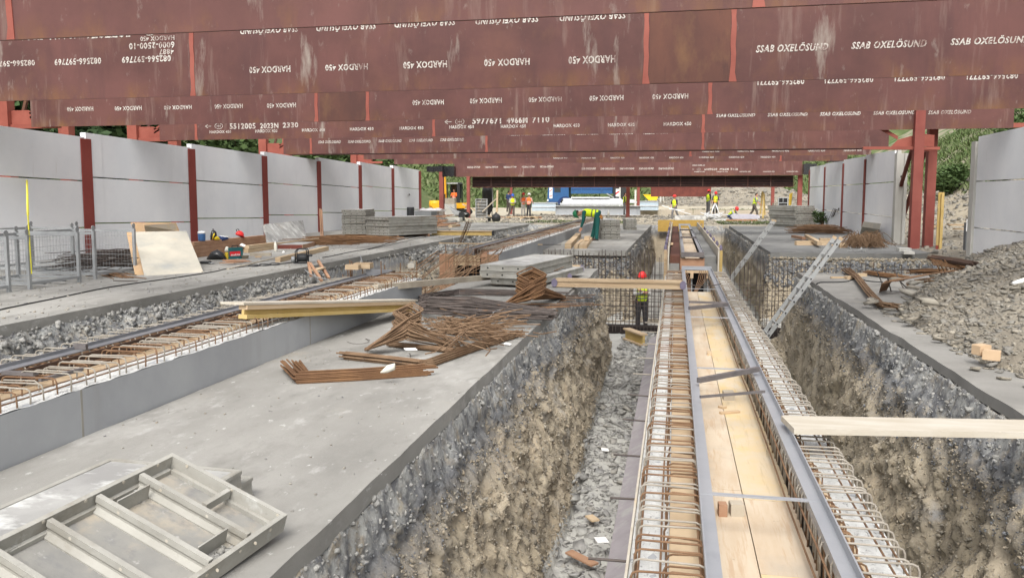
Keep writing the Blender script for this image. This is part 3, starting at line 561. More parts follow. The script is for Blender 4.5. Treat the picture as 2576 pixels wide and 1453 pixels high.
line(2, 'HARDOX 450', [(1, 1880, 2190, 500, 550), (1, 2453, 2774, 484, 532), (2, 467, 797, 462, 515), (2, 1077, 1420, 443, 497), (2, 1713, 2067, 421, 480)], True)
line(2, 'SSAB OXELÖSUND', [(3, 552, 1098, 322, 390), (3, 1272, 1840, 297, 364), (3, 2020, 2620, 270, 334)], False, .25)
line(2, '082566-597769', [(1, 918, 1287, 422, 472), (1, 410, 762, 440, 490), (1, -90, 262, 458, 503)], True)
line(2, '4887', [(1, 1200, 1310, 370, 412)], True); line(2, '6000-2500-10', [(1, 972, 1315, 320, 370)], True); line(2, 'HARDOX 450', [(1, 1058, 1315, 272, 308)], True)
line(2, '7110', [(1, 148, 322, 205, 306)], True); line(2, '4966M', [(1, 372, 590, 200, 300)], True); line(2, '5977871', [(1, 655, 985, 190, 288)], True); logo(2, 1, 1080, 1290, 185, 270, True)
line(3, 'HARDOX 450', [(1, 505, 703, 806, 840), (1, 865, 1068, 801, 834), (1, 1237, 1445, 795, 827), (1, 1618, 1830, 785, 819), (1, 2013, 2232, 778, 814), (2, 537, 773, 753, 792), (2, 970, 1210, 740, 780), (2, 1413, 1662, 731, 770), (2, 1872, 2128, 720, 760), (2, 2347, 2617, 708, 748)], True)
line(3, '082566-597771', [(3, 565, 917, 592, 642), (3, 1072, 1438, 578, 628), (3, 1600, 1978, 562, 612), (3, 2143, 2530, 550, 600)], True)
logo(4, 1, 1548, 1680, 930, 975); line(4, '5512005', [(1, 1732, 1927, 930, 974)]); line(4, '2023N', [(1, 1962, 2100, 928, 970)]); line(4, '2330', [(1, 2133, 2250, 924, 964)])
line(4, 'HARDOX 450', [(1, 1580, 1743, 984, 1006), (1, 1925, 2092, 976, 1001), (1, 2278, 2450, 969, 994), (2, 65, 243, 961, 985), (2, 440, 620, 954, 979), (2, 815, 1000, 945, 971), (2, 1203, 1393, 941, 966), (2, 1602, 1797, 934, 961), (2, 2012, 2212, 928, 955), (2, 2432, 2640, 921, 948)])
logo(4, 2, 780, 928, 893, 945); line(4, '5977671', [(2, 988, 1205, 885, 936)]); line(4, '4966M', [(2, 1248, 1405, 882, 932)]); line(4, '7110', [(2, 1440, 1570, 878, 926)])
line(4, 'SSAB OXELÖSUND', [(3, 253, 547, 850, 884), (3, 642, 942, 844, 878), (3, 1037, 1343, 838, 872), (3, 1438, 1755, 831, 865), (3, 1852, 2177, 826, 861)], False, .25)
line(5, 'SSAB OXELOSUND', [(1, 2400, 2570, 1060, 1082), (2, 50, 222, 1058, 1079), (2, 280, 455, 1053, 1074), (2, 510, 690, 1048, 1070), (2, 745, 925, 1043, 1065)], False, .25)
line(5, '082566-597771', [(2, 1270, 1440, 998, 1024), (2, 1515, 1690, 995, 1021), (2, 1768, 1942, 993, 1018), (2, 2022, 2200, 990, 1015), (2, 2280, 2465, 987, 1013)], True)
line(6, 'HARDOX 450', [(3, 150, 277, 1131, 1149), (3, 413, 540, 1129, 1147), (3, 675, 803, 1128, 1146), (3, 945, 1075, 1127, 1145), (3, 1217, 1350, 1125, 1143)])
line(7, 'HARDOX 450', [(2, 1600, 1705, 1184, 1198), (2, 1813, 1917, 1184, 1198), (2, 2030, 2135, 1183, 1197), (2, 2250, 2357, 1183, 1197), (2, 2475, 2580, 1182, 1196), (3, 125, 235, 1180, 1194), (3, 350, 465, 1179, 1193), (3, 590, 700, 1178, 1192)])
line(8, '082566-597769', [(2, 950, 1047, 1254, 1269), (2, 1087, 1182, 1254, 1268), (2, 1225, 1320, 1253, 1267), (2, 1362, 1458, 1252, 1266), (2, 1500, 1600, 1250, 1265)])
line(8, 'SSAB OXELOSUND', [(2, 1812, 1920, 1265, 1280), (2, 1955, 2065, 1265, 1280), (2, 2100, 2210, 1265, 1279), (2, 2245, 2357, 1264, 1279), (2, 2393, 2507, 1263, 1279)], False, .25)
line(8, '6000-2500-10', [(12, 660, 870, 10, 38)]); logo(8, 12, 655, 800, 72, 110); line(8, '6009830', [(12, 860, 1075, 72, 110)]); line(8, '4966M', [(12, 1112, 1265, 72, 108)]); line(8, '7110', [(12, 1297, 1420, 72, 108)])
line(8, 'HARDOX 450', [(12, 690, 870, 122, 141), (12, 1067, 1250, 122, 141), (12, 1450, 1635, 120, 140), (12, 1840, 2030, 119, 140), (12, 2235, 2425, 118, 139)])
# louvre below the last girder
t = thing('steel_louvre', 'dark red steel louvre of horizontal slats hanging under the farthest girder', 'louvre', (0, 60.6, 2.31))
xl, xr = -15.3, 8.15
for k in range(7): part('slat', MB().box(xl, xr, -.02, .03, .0 + k * .115, .022 + k * .115), 'red_plate', t)
for k in range(16): x = xl + (xr - xl) * k / 15.; part('rib', MB().box(x - .02, x + .02, -.045, -.02, 0, .74), 'red_plate', t)
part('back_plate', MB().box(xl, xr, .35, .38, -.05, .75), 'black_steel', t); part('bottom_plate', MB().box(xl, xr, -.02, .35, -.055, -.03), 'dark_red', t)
g9 = thing('roof_girder', 'dark low girder standing on columns behind the louvre above the yellow skip', 'girder', (0, 78, 1.55), 0, 'rust red roof girders')
part('web_plate', MB().box(-2.3, 3.2, 0, .3, 0, 1.6), 'dark_red', g9)
# black wrapped girder ends
for (k, xa, xb, ya, yb, Yb, lab) in [(10, 285, 545, 40, 130, 58.5, 'thin black plastic wrapping on the far girder end left of the red column'), (10, 550, 745, 40, 210, 59.6, 'black plastic block at the left end of the farthest girder'), (13, 290, 465, 262, 408, 59.4, 'black plastic block at the right end of the farthest girder'), (13, 610, 800, 218, 250, 50, 'strip of black plastic lying above the far right wall')]:
    a, b = QY(k, xa, yb, Yb), QY(k, xb, ya, Yb); mb = MB(); nx_ = 7
    for j in range(nx_):
        x0, x1 = a[0] + (b[0] - a[0]) * j / nx_, a[0] + (b[0] - a[0]) * (j + 1.04) / nx_; e = rnd.uniform(-.04, .06); mb.box(x0, x1, Yb - rnd.uniform(0, .08), Yb + .5, a[2] + e, b[2] + rnd.uniform(-.03, .02))
    single('plastic_wrap', mb, 'bag_black', lab, 'plastic wrap')
# columns and brackets
def column(label, x, yy, z0, z1, wd, m='red_lead', dp=None, group='red steel columns'):
    t = thing('steel_column', label, 'column', (x, yy, z0), 0, group); dp = dp or wd
    part('shaft', MB().box(-wd / 2, wd / 2, -dp / 2, dp / 2, .02, z1 - z0), m, t); part('base_plate', MB().box(-wd * .8, wd * .8, -dp * .8, dp * .8, 0, .02), m, t); return t
mat('column_red', (.20, .05, .04), (.25, .075, .058), 1.2, rough=.6, bump=.05, objrand=1, layers=[((.14, .05, .04), 3, STK, .6, .8, .5)])
for k, x, yb, ya, wd, Yb, lab in [(10, 540, 880, 80, .34, 61.8, 'thick rust red column left of the yellow excavator'), (10, 985, 895, 210, .23, 59.3, 'slimmer red column between the excavator and the upright formwork panel'), (10, 1697, 800, 385, .2, 72, 'far thin red column behind the workers in blue and yellow'), (11, 1292, 850, 385, .27, 63, 'brown red column in front of the stacked steel, hiding a worker'), (11, 1467, 700, 385, .25, 74, 'red column just right of the column hiding a worker'), (12, 2445, 720, 190, .3, 60.4, 'red column at the right end of the louvre'), (12, 1993, 760, 385, .26, 71, 'thin rusty column left of the black storage rack'), (11, 1160, 560, 400, .12, 86, 'thin column behind the tail of the blue truck'), (11, 1840, 550, 450, .16, 88, 'short grey column left of the far soil heap'), (11, 1885, 550, 450, .1, 88.5, 'thinner short column beside the grey one near the far soil heap'), (11, 1420, 560, 450, .18, 87, 'short grey column above the yellow skip')]:
    p = QY(k, x, yb, Yb); q = QY(k, x, ya, Yb); column(lab, p[0], Yb, max(min(0, p[2]), -.05) if Yb < 65 else 0, q[2] + (.1 if Yb > 65 else 0), wd, 'column_red' if Yb < 80 else 'precast_warm')
t = thing('support_frame', 'pair of tall red columns with bracket and diagonal braces beside the right wall end', 'support frame', (7.33, 27.45, -.03))
c1, c2 = (0, 0), (.62, .8)
part('column', MB().box(-.14, .14, -.14, .14, 0, 4.6), 'column_red', t); part('column', MB().box(c2[0] - .13, c2[0] + .13, c2[1] - .14, c2[1] + .14, 0, 4.6), 'column_red', t)
part('tie_bar', MB().bar((-1.6, .05, 3.16), (c2[0], .05, 3.13), .16, .09), 'red_lead', t); part('tie_bar', MB().bar((c1[0], .3, 3.12), (c2[0], c2[1], 3.12), .1, .1), 'red_lead', t)
part('gusset', MB().prism([(-.75, 3.2), (.5, 3.2), (.5, 3.55), (.1, 3.6), (-.55, 3.42)], .03, (0, .16, 0)), 'red_lead', t)
for z in (0, .09): part('strut', MB().bar((-1.5, .2, 4.1 - z), (-.55, .2, 3.5 - z * .6), .05, .05), 'red_lead', t)
a = QY(13, 1690, 90, 28.6) - t.location; b = QY(13, 1500, 1190, 31.5) - t.location
part('brace', MB().bar(a, QY(13, 1520, 640, 31) - t.location, .1, .12), 'dark_red', t); part('brace', MB().bar(QY(13, 1860, 100, 29.3) - t.location, b, .1, .12), 'dark_red', t)
for i, (yy, lab) in enumerate([(21.9, 'red frame leg with bracket showing above the wall at the left edge of the photo'), (28, 'red frame leg with bracket above the wall, left of the fourth girder end'), (38, 'red frame leg with bracket above the wall, under the fifth girder end'), (49.8, 'small red frame leg above the wall near the far left girders')]):
    t = thing('support_frame', lab, 'support frame', (-20.3, yy, -.1), 0, 'red frame legs behind the left wall')
    part('column', MB().box(-.2, .2, -.15, .15, 0, 5.2), 'red_lead', t); part('column', MB().box(-.2, .2, 2.4, 2.7, 0, 5.2), 'red_lead', t)
    part('tie_bar', MB().bar((0, 0, 3.86), (1.9, 0, 3.86), .12, .13), 'red_lead', t); part('gusset', MB().prism([(.2, 3.85), (1.15, 3.85), (1.15, 4.2), (.8, 4.35), (.2, 4.35)], .03), 'red_lead', t)
    for z in (0, .13): part('strut', MB().bar((.85, .03, 4.25 - z), (2.2, .03, 4.95 - z), .06, .06), 'red_lead', t)
    part('brace', MB().bar((.55, .1, 4.3), (1.0, .1, 5.6), .09, .09), 'rust_plate', t)
t = thing('support_frame', 'red bracket bars past the fourth girder end at the right edge of the photo', 'support frame', (11.0, 28.2, 0))
part('column', MB().box(.3, .7, -.15, .15, -.1, 6), 'red_lead', t); part('tie_bar', MB().bar((-1.1, 0, 3.82), (.4, 0, 3.82), .14, .14), 'red_lead', t)
for z in (0, .14): part('strut', MB().bar((-1.0, .03, 4.95 - z), (.4, .03, 4.45 - z), .07, .07), 'red_lead', t)
# ============================================================ CHANNEL WALLS IN THE TRENCHES
def stirrup(x0, x1, z0, z1, y, r=.0075, jz=.012, lean=.01, cr=.03):
    z1 = z1 + rnd.uniform(-jz, jz); l = rnd.uniform(-lean, lean); x0 += rnd.uniform(-.008, .008); x1 += rnd.uniform(-.008, .008)
    y1 = y + l; y2 = y + rnd.uniform(-lean, lean) * 1.6
    return [(x0, y, z0), (x0, y1, z1 - cr), (x0 + cr * .3, y1, z1 - cr * .3), (x0 + cr, y1, z1), (x1 - cr, y2, z1), (x1 - cr * .3, y2, z1 - cr * .3), (x1, y2, z1 - cr), (x1, y2 - l, z0)]
def rough_top(x0, x1, y0, y1, z, dz=.012, step=.05):
    xs_ = np.linspace(x0, x1, max(3, int((x1 - x0) / .03))); ys_ = np.arange(y0, y1 + step, step); XX, YY = np.meshgrid(xs_, ys_)
    return grid_mesh('rough_top', XX, YY, z + dz * fbm(XX * 14, YY * 14, XX * 0, 3), 'raw_top')
def add_stirrups(t, specs, near=100):
    specs.sort(key=lambda s: s[0]); rest = {}
    for i, (yy, pts, m, r) in enumerate(specs):
        if i < near: wpart('stirrup', MB().tube(pts, r, 6), m, t, True)
        else: rest.setdefault(m, MB()).tube(pts, r, 4)
    for m, mb in rest.items():
        o = wpart('stirrup', mb, m, t, True); o['kind'] = 'stuff'
# --- centre wall, near segment
t = thing('channel_wall', 'near concrete channel wall in the right trench with rows of bare stirrups', 'channel wall', (.47, 2, -2.1))
Y0, Y1 = 1.5, 18.55
wpart('concrete_wall', MB().box(-.19, .0, Y0, Y1, -2.1, -.155), 'formed', t); wpart('concrete_wall', MB().box(.93, 1.13, Y0, Y1, -2.1, -.155), 'formed', t)
o = part('rough_top', rough_top(-.19, -.005, Y0, Y1, -.15), None, t); o.location = -t.location
o = part('rough_top', rough_top(.935, 1.13, Y0, Y1, -.15), None, t); o.location = -t.location
wpart('formwork_board', MB().box(.0, .15, Y0, Y1 - .3, -.4, -.135), 'timber', t); wpart('formwork_board', MB().box(.84, .93, Y0, Y1 - .3, -.4, -.14), 'timber', t)
wpart('edge_strip', MB().box(-.205, -.192, Y0, Y1, -.3, -.125), 'board_white', t)
wpart('footing', MB().prism([(-.19, -2.1), (-.62, -2.1), (-.52, -1.5), (-.3, -1.38), (-.19, -1.38)], Y1 - Y0 - .5, (0, Y0, 0)), 'membrane', t)
sp = []; yy = 2.9
while yy < 18.4:
    sp.append((yy, stirrup(-.16, .165, -.2, .0, yy), 'rebar_dusty' if rnd.random() < .6 else 'rebar', .0058))
    if rnd.random() < .6: sp.append((yy + .03, stirrup(-.02, .16, -.25, -.02, yy + .035), 'rebar', .0055))
    sp.append((yy, stirrup(.73, 1.10, -.2, -.015, yy + rnd.uniform(-.02, .02)), 'rebar_dusty', .006))
    if rnd.random() < .7: sp.append((yy + .03, stirrup(.75, .90, -.3, -.03, yy + .03), 'rebar', .005))
    yy += rnd.uniform(.085, .115)
add_stirrups(t, sp)
for x, z in ((-.14, -.05), (-.04, -.09), (.14, -.03), (.16, -.2), (.70, -.2), (.71, -.06), (.88, -.08), (1.0, -.05), (1.08, -.09)): wpart('rebar_line', MB().tube([(x + .004 * math.sin(a), Y0 + a * (Y1 - Y0) / 24, z + .006 * math.sin(a * 2.3)) for a in range(25)], .006, 5), 'rebar', t)
for k, (xa, ya, xb, yb) in enumerate([(2050, 525, 2278, 540), (2025, 850, 2235, 860), (1860, 1305, 2180, 1330), (2120, 258, 2305, 275), (2155, 72, 2330, 88)]):
    a = Q(8, xa, ya, -1.15); b = Q(8, xb, yb, -.9); b = Vector((-.19, QX(8, xb, yb, -.19)[1], QX(8, xb, yb, -.19)[2])); a = QY(8, xa, ya, b[1] - .02)
    wpart('dowel', MB().tube([a, b], .007, 6), 'rebar_dark', t)
for k, (xa, ya, xb, yb) in enumerate([(2290, 983, 2405, 990), (2260, 1052, 2400, 1057), (2275, 1143, 2385, 1147), (2240, 1248, 2378, 1255), (2200, 1368, 2362, 1378)]):
    b = QX(5, xb, yb, -.19); wpart('dowel', MB().tube([QY(5, xa, ya, b[1]), b], .008, 6), 'rebar_dusty', t)
# steel channel frame lying on the centre wall
def frame(t, xl, xr, y0, y1, z, mL, mR, w=.07, h=.06, ends=True):
    for x, s, m in ((xl, 1, mL), (xr, -1, mR)):
        wpart('rail', MB().prism([(x, z), (x + s * w, z), (x + s * w, z + .008), (x + s * .008, z + .008), (x + s * .008, z + h), (x, z + h)], y1 - y0, (0, y0, 0)), m, t)
    if ends: wpart('end_bar', MB().box(xl + .002, xr - .002, y1 - .012, y1, z + .001, z + h * 1.6).box(xl + .01, xr - .01, y1 - .11, y1 - .012, z + .009, z + .016), mL, t)
t = thing('steel_channel', 'long grey steel channel lying along the near channel wall in the right trench', 'steel channel', (.5, 2, -.02))
frame(t, .155, .81, 1.6, 18.6, -.005, 'rail_steel', 'rail_steel', .075, .055)
wpart('rail_face', MB().prism([(.735, -.004), (.74, -.07), (.75, -.07), (.745, -.004)], 17, (0, 1.6, 0)), 'rail_steel', t)
for k, xa, ya, xb, yb in [(9, 255, 822, 920, 868), (6, 140, 1328, 460, 1334), (6, 85, 942, 352, 947), (6, 55, 727, 262, 733)]:
    a, b = Q(k, xa, ya, .0), Q(k, xb, yb, .0); a[0] = .16; b[0] = .8; b[1] = a[1] = (a[1] + b[1]) / 2; wpart('cross_bar', MB().bar(a, b, .035, .008), 'rail_steel', t)
def loosebar(label, k, xa, ya, xb, yb, w_, h_, m='flat_bar', z=.06, name='steel_bar', grp='loose bars across the channel frame'):
    a, b = Q(k, xa, ya, z), Q(k, xb, yb, z); return single(name, MB().bar(a, b, w_, h_).bar(a + Vector((0, 0, h_ / 2)), b + Vector((0, 0, h_ / 2)), w_ * 1.02, .004), m, label, 'steel bar', grp)
loosebar('thick dark steel bar slanting across the channel frame above the leaning timber block', 6, 120, 1420, 570, 1335, .04, .04)
loosebar('thin dark rod lying slantwise across the frame over a timber wedge', 9, 132, 92, 618, 52, .018, .018)
loosebar('farther dark steel bar slanting across the channel frame', 6, 52, 876, 338, 848, .05, .045)
loosebar('thin dark bar behind the farther slanting bar on the channel frame', 6, 48, 828, 330, 838, .03, .03)
a, b = Q(6, 20, 690, .06), Q(6, 290, 692, .06); mb = MB().tube([a + (b - a) * k / 8 + Vector((0, -.12 * math.sin(math.pi * k / 8), -.03 * math.sin(math.pi * k / 8))) for k in range(9)], .008, 5)
single('rebar_rod', mb, 'rebar_dark', 'thin curved dark rod hanging over the far end of the channel frame', 'steel bar')
# plywood floor boards of the channel
ys = [1.6, 3.25, 3.9, 5.35, 6.6, 8.4, 10.1, 12.4, 14.6, 16.6]
desc = ['nearest', 'second', 'third', 'fourth', 'fifth', 'sixth', 'seventh', 'eighth', 'farthest']
for i in range(9):
    o = single('plywood_board', MB().box(.15, .452, ys[i] + .003, ys[i + 1] - .003, -.285, -.262 + .0015 * (i % 2)), 'pale_ply', desc[i] + ' pale plywood board in the left column of the channel floor', 'board', 'plywood boards in the channel')
ys2 = [1.6, 2.9, 4.15, 5.2, 7.1, 9.2, 11.5, 13.8, 15.6, 16.6]
for i in range(9):
    o = single('plywood_board', MB().box(.458, .75, ys2[i] + .003, ys2[i + 1] - .003, -.285, -.262 + .0015 * (i % 2)), 'yellow_ply' if i != 2 else 'pale_ply', desc[i] + ' yellow stained plywood board in the right column of the channel floor', 'board', 'plywood boards in the channel')
a = Q(9, 635, 540, -.26); me = text_mesh('dokaply').copy(); me.materials[0] = MATS['machine_black']
# small stamp lettering on the yellow board
o = bpy.data.objects.new('lettering', me); COL.objects.link(o); brd = [q for q in scene.objects if q.get('label', '').startswith('third yellow')][0]; o.parent = brd; o.location = a + Vector((0, 0, .004)) - brd.location; o.rotation_euler = (R_(90), 0, 0)
o.rotation_euler = (R_(-90), R_(90), 0); o.scale = (.26, 1, .045)
def block(label, c, sx, sy, sz, rz=0., m='timber', name='timber_block', cat='timber block', group=None, tilt=(0, 0), chamfer=.0):
    t = MB(); e = .06 * min(sx, sy, sz)
    prof = [(-sx / 2 + e, -sz / 2), (sx / 2 - e, -sz / 2), (sx / 2, -sz / 2 + e), (sx / 2, sz / 2 - e), (sx / 2 - e, sz / 2), (-sx / 2 + e, sz / 2), (-sx / 2, sz / 2 - e), (-sx / 2, -sz / 2 + e)]
    t.prism(prof, sy, (0, -sy / 2, 0)); o = part(name, t, m); o.location = Vector(c) + Vector((0, 0, sz / 2)); o.rotation_euler = (tilt[0], tilt[1], rz); return tag(o, label, cat, group)
BG = 'timber blocks on the channel floor'
block('pale timber offcut lying flat on the plywood below the small dark rod', Q(6, 202, 1225, -.262), .055, .16, .035, 0, 'timber', group=BG)
block('long timber block leaning against the right rail, crossed by the thick bar', Q(6, 465, 1330, -.262) + Vector((-.02, .1, .04)), .05, .5, .07, .03, 'timber_grey', group=BG, tilt=(R_(-14), 0))
block('brown timber block under the thin slanting rod', Q(9, 345, 110, -.262), .1, .1, .08, .1, 'timber_grey', group=BG)
block('short flat timber offcut lying askew below the thin rod', Q(9, 355, 215, -.262), .04, .19, .02, R_(-62), 'timber', group=BG)
block('crumbled wood chips beside the short flat offcut', Q(9, 300, 175, -.262), .05, .06, .02, .7, 'timber', group=BG)
block('larger chamfered timber block near the light flat bar', Q(9, 405, 975, -.262), .08, .075, .075, .15, 'timber_grey', group=BG)
block('small dark timber block tucked against the left rail beside the chamfered block', Q(9, 300, 980, -.262), .05, .06, .075, .1, 'timber_brown', group=BG)
# --- centre wall, far segment (B)
t = thing('channel_wall', 'far boxed channel wall in the right trench, still in its timber formwork', 'channel wall', (.5, 23, -2.1))
wpart('concrete_wall', MB().box(-.13, .16, 23.4, 46.2, -2.1, -.04), 'rust_plate', t, label='rusty deck strip left of the frame'); wpart('concrete_wall', MB().box(.82, 1.15, 23.4, 46.2, -2.1, -.045), 'slab_dark', t)
wpart('formwork_side', MB().box(-.19, -.15, 23.1, 46.2, -.75, .2), 'board_white', t); wpart('formwork_side', MB().box(1.17, 1.21, 23.1, 46.2, -.85, .2), 'board_white', t)
wpart('end_board', MB().box(-.95, 1.55, 46.3, 46.34, -.35, .3), 'chipboard', t)
for x in (-.15, .9): wpart('front_panel', MB().box(x, x + .28, 23.32, 23.38, -2, -.25), 'slab_dark', t)
wpart('front_board', MB().box(.16, .82, 23.3, 23.36, -.42, -.1), 'timber_brown', t); wpart('cross_beam', MB().box(.02, 1.0, 23.2, 23.34, -.5, -.44), 'timber', t)
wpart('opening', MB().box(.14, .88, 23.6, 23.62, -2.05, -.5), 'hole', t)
for x in (.06, .48, .92): wpart('bearer', MB().box(x - .04, x + .04, 23.1, 24.4, -.64, -.5), 'timber', t); wpart('hanger', MB().bar((x, 23.2, -.62), (x, 23.2, -1.05), .03, .03), 'galv', t)
for i in range(10):
    x = .28 + .05 * i + (.05 if i > 4 else 0); wpart('bent_bar', MB().tube([(x - .16 + (i > 4) * .28, 23.15, -.42), (x - .06 + (i > 4) * .12, 22.6, -.62), (.45, 21.4, -1.0)], .009, 5), 'rebar', t)
for i, yy in enumerate([23.8, 26, 28.4, 31, 34, 37.5, 41.5, 45.4]):
    for s, x in ((-1, -.26), (1, 1.29)):
        wpart('formwork_stud', MB().bar((x, yy, -1.9), (x, yy, .1 if i < 6 else .2), .08, .08), 'yellow_beam' if s > 0 else 'timber', t)
        wpart('tie_nut', MB().lathe([(.05, 0), (.05, .12), (.02, .2)], (x, yy + .2, .05), 8), 'strap_purple', t)
t2 = thing('steel_channel', 'far steel channel inside the boxed formwork', 'steel channel', (.5, 23.3, 0))
frame(t2, .18, .80, 23.25, 45.6, .02, 'rail_steel', 'rail_steel', .1, .06, True)
wpart('end_bar', MB().box(.18, .80, 23.22, 23.25, -.06, .08), 'flat_bar', t2)
for yy in (31.2, 38.2): wpart('cross_bar', MB().box(.2, .78, yy, yy + .1, .06, .12), 'flat_bar', t2)
for i, (a, b) in enumerate([(23.4, 31), (31.3, 38), (38.4, 45.3)]): single('plywood_board', MB().box(.29, .69, a, b, -.13, -.11), 'pale_ply', ['near', 'middle', 'far'][i] + ' plywood floor board inside the far channel frame', 'board', 'plywood boards in the far channel')
block('pale plank offcut on the rusty deck left of the far frame', Q(18, 955, 575, 0), .1, .9, .04, 0, 'timber'); block('small pale timber block on the deck at the far right formwork side', Q(18, 1450, 335, 0), .2, .5, .12, .2, 'timber')
# --- left wall (L1) beside the main slab
def left_wall(t, Y0, Y1, dens, near, boards, seed):
    wpart('concrete_wall', MB().box(-4.25, -3.965, Y0, Y1, -2.1, .33), 'formed', t); wpart('concrete_wall', MB().box(-5.33, -5.05, Y0, Y1, -2.1, .19), 'formed', t)
    o = part('rough_top', rough_top(-4.25, -3.965, Y0, Y1, .335, .014, .06), None, t); o.location = -t.location
    o = part('rough_top', rough_top(-5.33, -5.05, Y0, Y1, .195, .014, .06), None, t); o.location = -t.location
    yy = Y0
    while yy < Y1: e = min(Y1, yy + 2.4); wpart('formwork_board', MB().box(-4.42, -4.255, yy, e - .01, .2, .33), boards, t); yy = e
    wpart('channel_floor', MB().box(-5.04, -4.43, Y0, Y1, .08, .12), 'pale_ply', t)
    sp = []; yy = max(Y0, 3.4)
    while yy < Y1:
        sp.append((yy, stirrup(-4.40, -3.995, .3, .44, yy), 'rebar_dusty' if rnd.random() < .6 else 'rebar', .0056))
        if rnd.random() < .8: sp.append((yy + .05, stirrup(-4.48, -4.2, .2, .41, yy + .06), 'rebar_dusty' if rnd.random() < .5 else 'rebar', .006))
        sp.append((yy, stirrup(-5.32, -4.86, .15, .338, yy), 'rebar_dusty', .0056))
        if rnd.random() < .8: sp.append((yy + .05, stirrup(-4.92, -4.64, .1, .33, yy + .05), 'rebar', .006))
        yy += rnd.uniform(.12, .2) * dens
    add_stirrups(t, sp, near)
    for x, z in ((-4.02, .37), (-4.15, .36), (-4.3, .40), (-4.38, .36), (-4.47, .34), (-4.66, .27), (-4.74, .31), (-4.84, .26), (-5.1, .27), (-5.25, .24)):
        wpart('rebar_line', MB().tube([(x, Y0 + a * (Y1 - Y0) / 10, z + .006 * math.sin(a * 2.3 + x)) for a in range(11)], .006, 5), 'rebar', t)
t = thing('channel_wall', 'near concrete channel wall in the left trench with stirrups along its top', 'channel wall', (-4.6, 3, -2.1))
left_wall(t, 2.2, 12.45, .72, 100, 'timber', 1)
wpart('joint_line', MB().box(-3.9655, -3.9635, 4.78, 4.8, 0, .33).box(-3.9655, -3.9635, 8.35, 8.37, 0, .33), 'slab_edge', t)
t = thing('steel_channel', 'long blue grey and brown steel channel lying on the near left wall', 'steel channel', (-4.7, 3, .42))
def lframe(t, Y0, Y1, ends=True, dz=0.):
    z = .345 + dz
    wpart('rail', MB().prism([(-4.98, z), (-4.87, z), (-4.87, z + .008), (-4.97, z + .008), (-4.97, z + .035), (-4.98, z + .035)], Y1 - Y0, (0, Y0, 0)), 'rail_blue', t)
    wpart('rail', MB().prism([(-4.52, z), (-4.62, z), (-4.62, z + .01), (-4.53, z + .01), (-4.53, z + .075), (-4.515, z + .075), (-4.515, z - .035), (-4.52, z - .035)], Y1 - Y0, (0, Y0, 0)), 'rail_brown', t)
    if ends: wpart('end_bar', MB().box(-4.975, -4.52, Y1 - .14, Y1 - .12, z + .0, z + .1), 'rail_blue', t)
lframe(t, 2.5, 12.75)
wpart('splice_plate', MB().box(-4.985, -4.86, 5.95, 5.98, .356, .40), 'flat_bar', t)
loosebar('dark steel bar lying across the left channel frame near the left edge', 4, 30, 1360, 270, 1372, .05, .02, z=.43, grp=None)
loosebar('slim dark bar resting on the stirrups beside the brown rail', 4, 300, 1418, 620, 1335, .025, .02, z=.43, grp=None)
# --- left wall far segment (L2)
t = thing('channel_wall', 'far concrete channel wall in the left trench with rusty stirrups', 'channel wall', (-4.6, 18, -2.1))
left_wall(t, 18.3, 46, 1.5, 60, 'timber_brown', 2)
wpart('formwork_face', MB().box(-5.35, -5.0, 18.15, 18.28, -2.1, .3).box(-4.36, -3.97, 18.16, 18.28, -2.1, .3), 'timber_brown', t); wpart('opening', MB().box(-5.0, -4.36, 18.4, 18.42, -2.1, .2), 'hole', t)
wpart('end_board', MB().box(-4.98, -4.38, 18.1, 18.13, .05, .29), 'timber', t)
t = thing('steel_channel', 'blue grey and brown steel channel on the far left channel wall', 'steel channel', (-4.7, 18.3, .42)); lframe(t, 18.1, 46, False)
wpart('end_bar', MB().box(-5.0, -4.5, 18.08, 18.11, .3, .44), 'flat_bar', t)
# starter bars and bent bars in the gap between both left segments
mb = MB()
for i in range(34):
    x = rnd.uniform(-5.35, -3.98); yy = rnd.choice([12.55, 12.65, 17.9, 18.0]); mb.tube([(x, yy, -1.9), (x, yy + rnd.uniform(-.05, .05), rnd.uniform(.25, .62))], .009, 5)
for z in (-.8, -.4, -.1, .15): mb.tube([(-5.3, 12.6, z), (-4.0, 12.6, z)], .008, 5).tube([(-5.3, 17.95, z), (-4.0, 17.95, z)], .008, 5)
single('starter_bars', mb, 'rebar', 'rusty upright starter bars standing in the gap between the two left channel walls', 'rebar')
mb = MB()
for i in range(22):
    s = i % 2; x0 = rnd.uniform(-4.95, -4.4); x1 = x0 + rnd.uniform(.1, .9); z1 = rnd.uniform(.25, .5)
    mb.tube([(x0 - .5, 15.2 + rnd.uniform(-.2, .2), -.45), (x0 - .2, 15.9, -.28), (x0 + .1, 16.7, -.02), (x1 - .3, 17.6, .22), (x1 - .2, 18.2 + rnd.uniform(-.2, .4), z1)], .008, 5)
single('bent_bars', mb, 'rebar_brown', 'spray of thin bent bars curving up from the gap to the far left channel wall', 'rebar')
mb = MB()
for i in range(9):
    x0 = rnd.uniform(-6.0, -5.4); mb.tube([(x0, 14.0, -.8), (x0 + .25, 15, -.35), (x0 + .45, 16.4, .05), (x0 + .6, 18.1, .38)], .008, 5)
single('bent_bars', mb, 'rebar_brown', 'second spray of thin bars left of the dark opening in the gap', 'rebar')
mb = MB()
for (xa, ya, xb, yb) in [(920, 380, 985, 222), (900, 385, 960, 222), (885, 380, 945, 225), (880, 420, 950, 225), (905, 372, 975, 225), (893, 405, 965, 223)]:
    mb.tube([QY(5, xa, ya, 23), QY(5, (xa + xb) / 2, (ya + yb) / 2, 22.6), QY(5, xb, yb, 22)], .009, 5)
single('rebar_bundle', mb, 'rebar_brown', 'tall bundle of thin bars leaning up beside the yellow timber beam over the left trench', 'rebar')
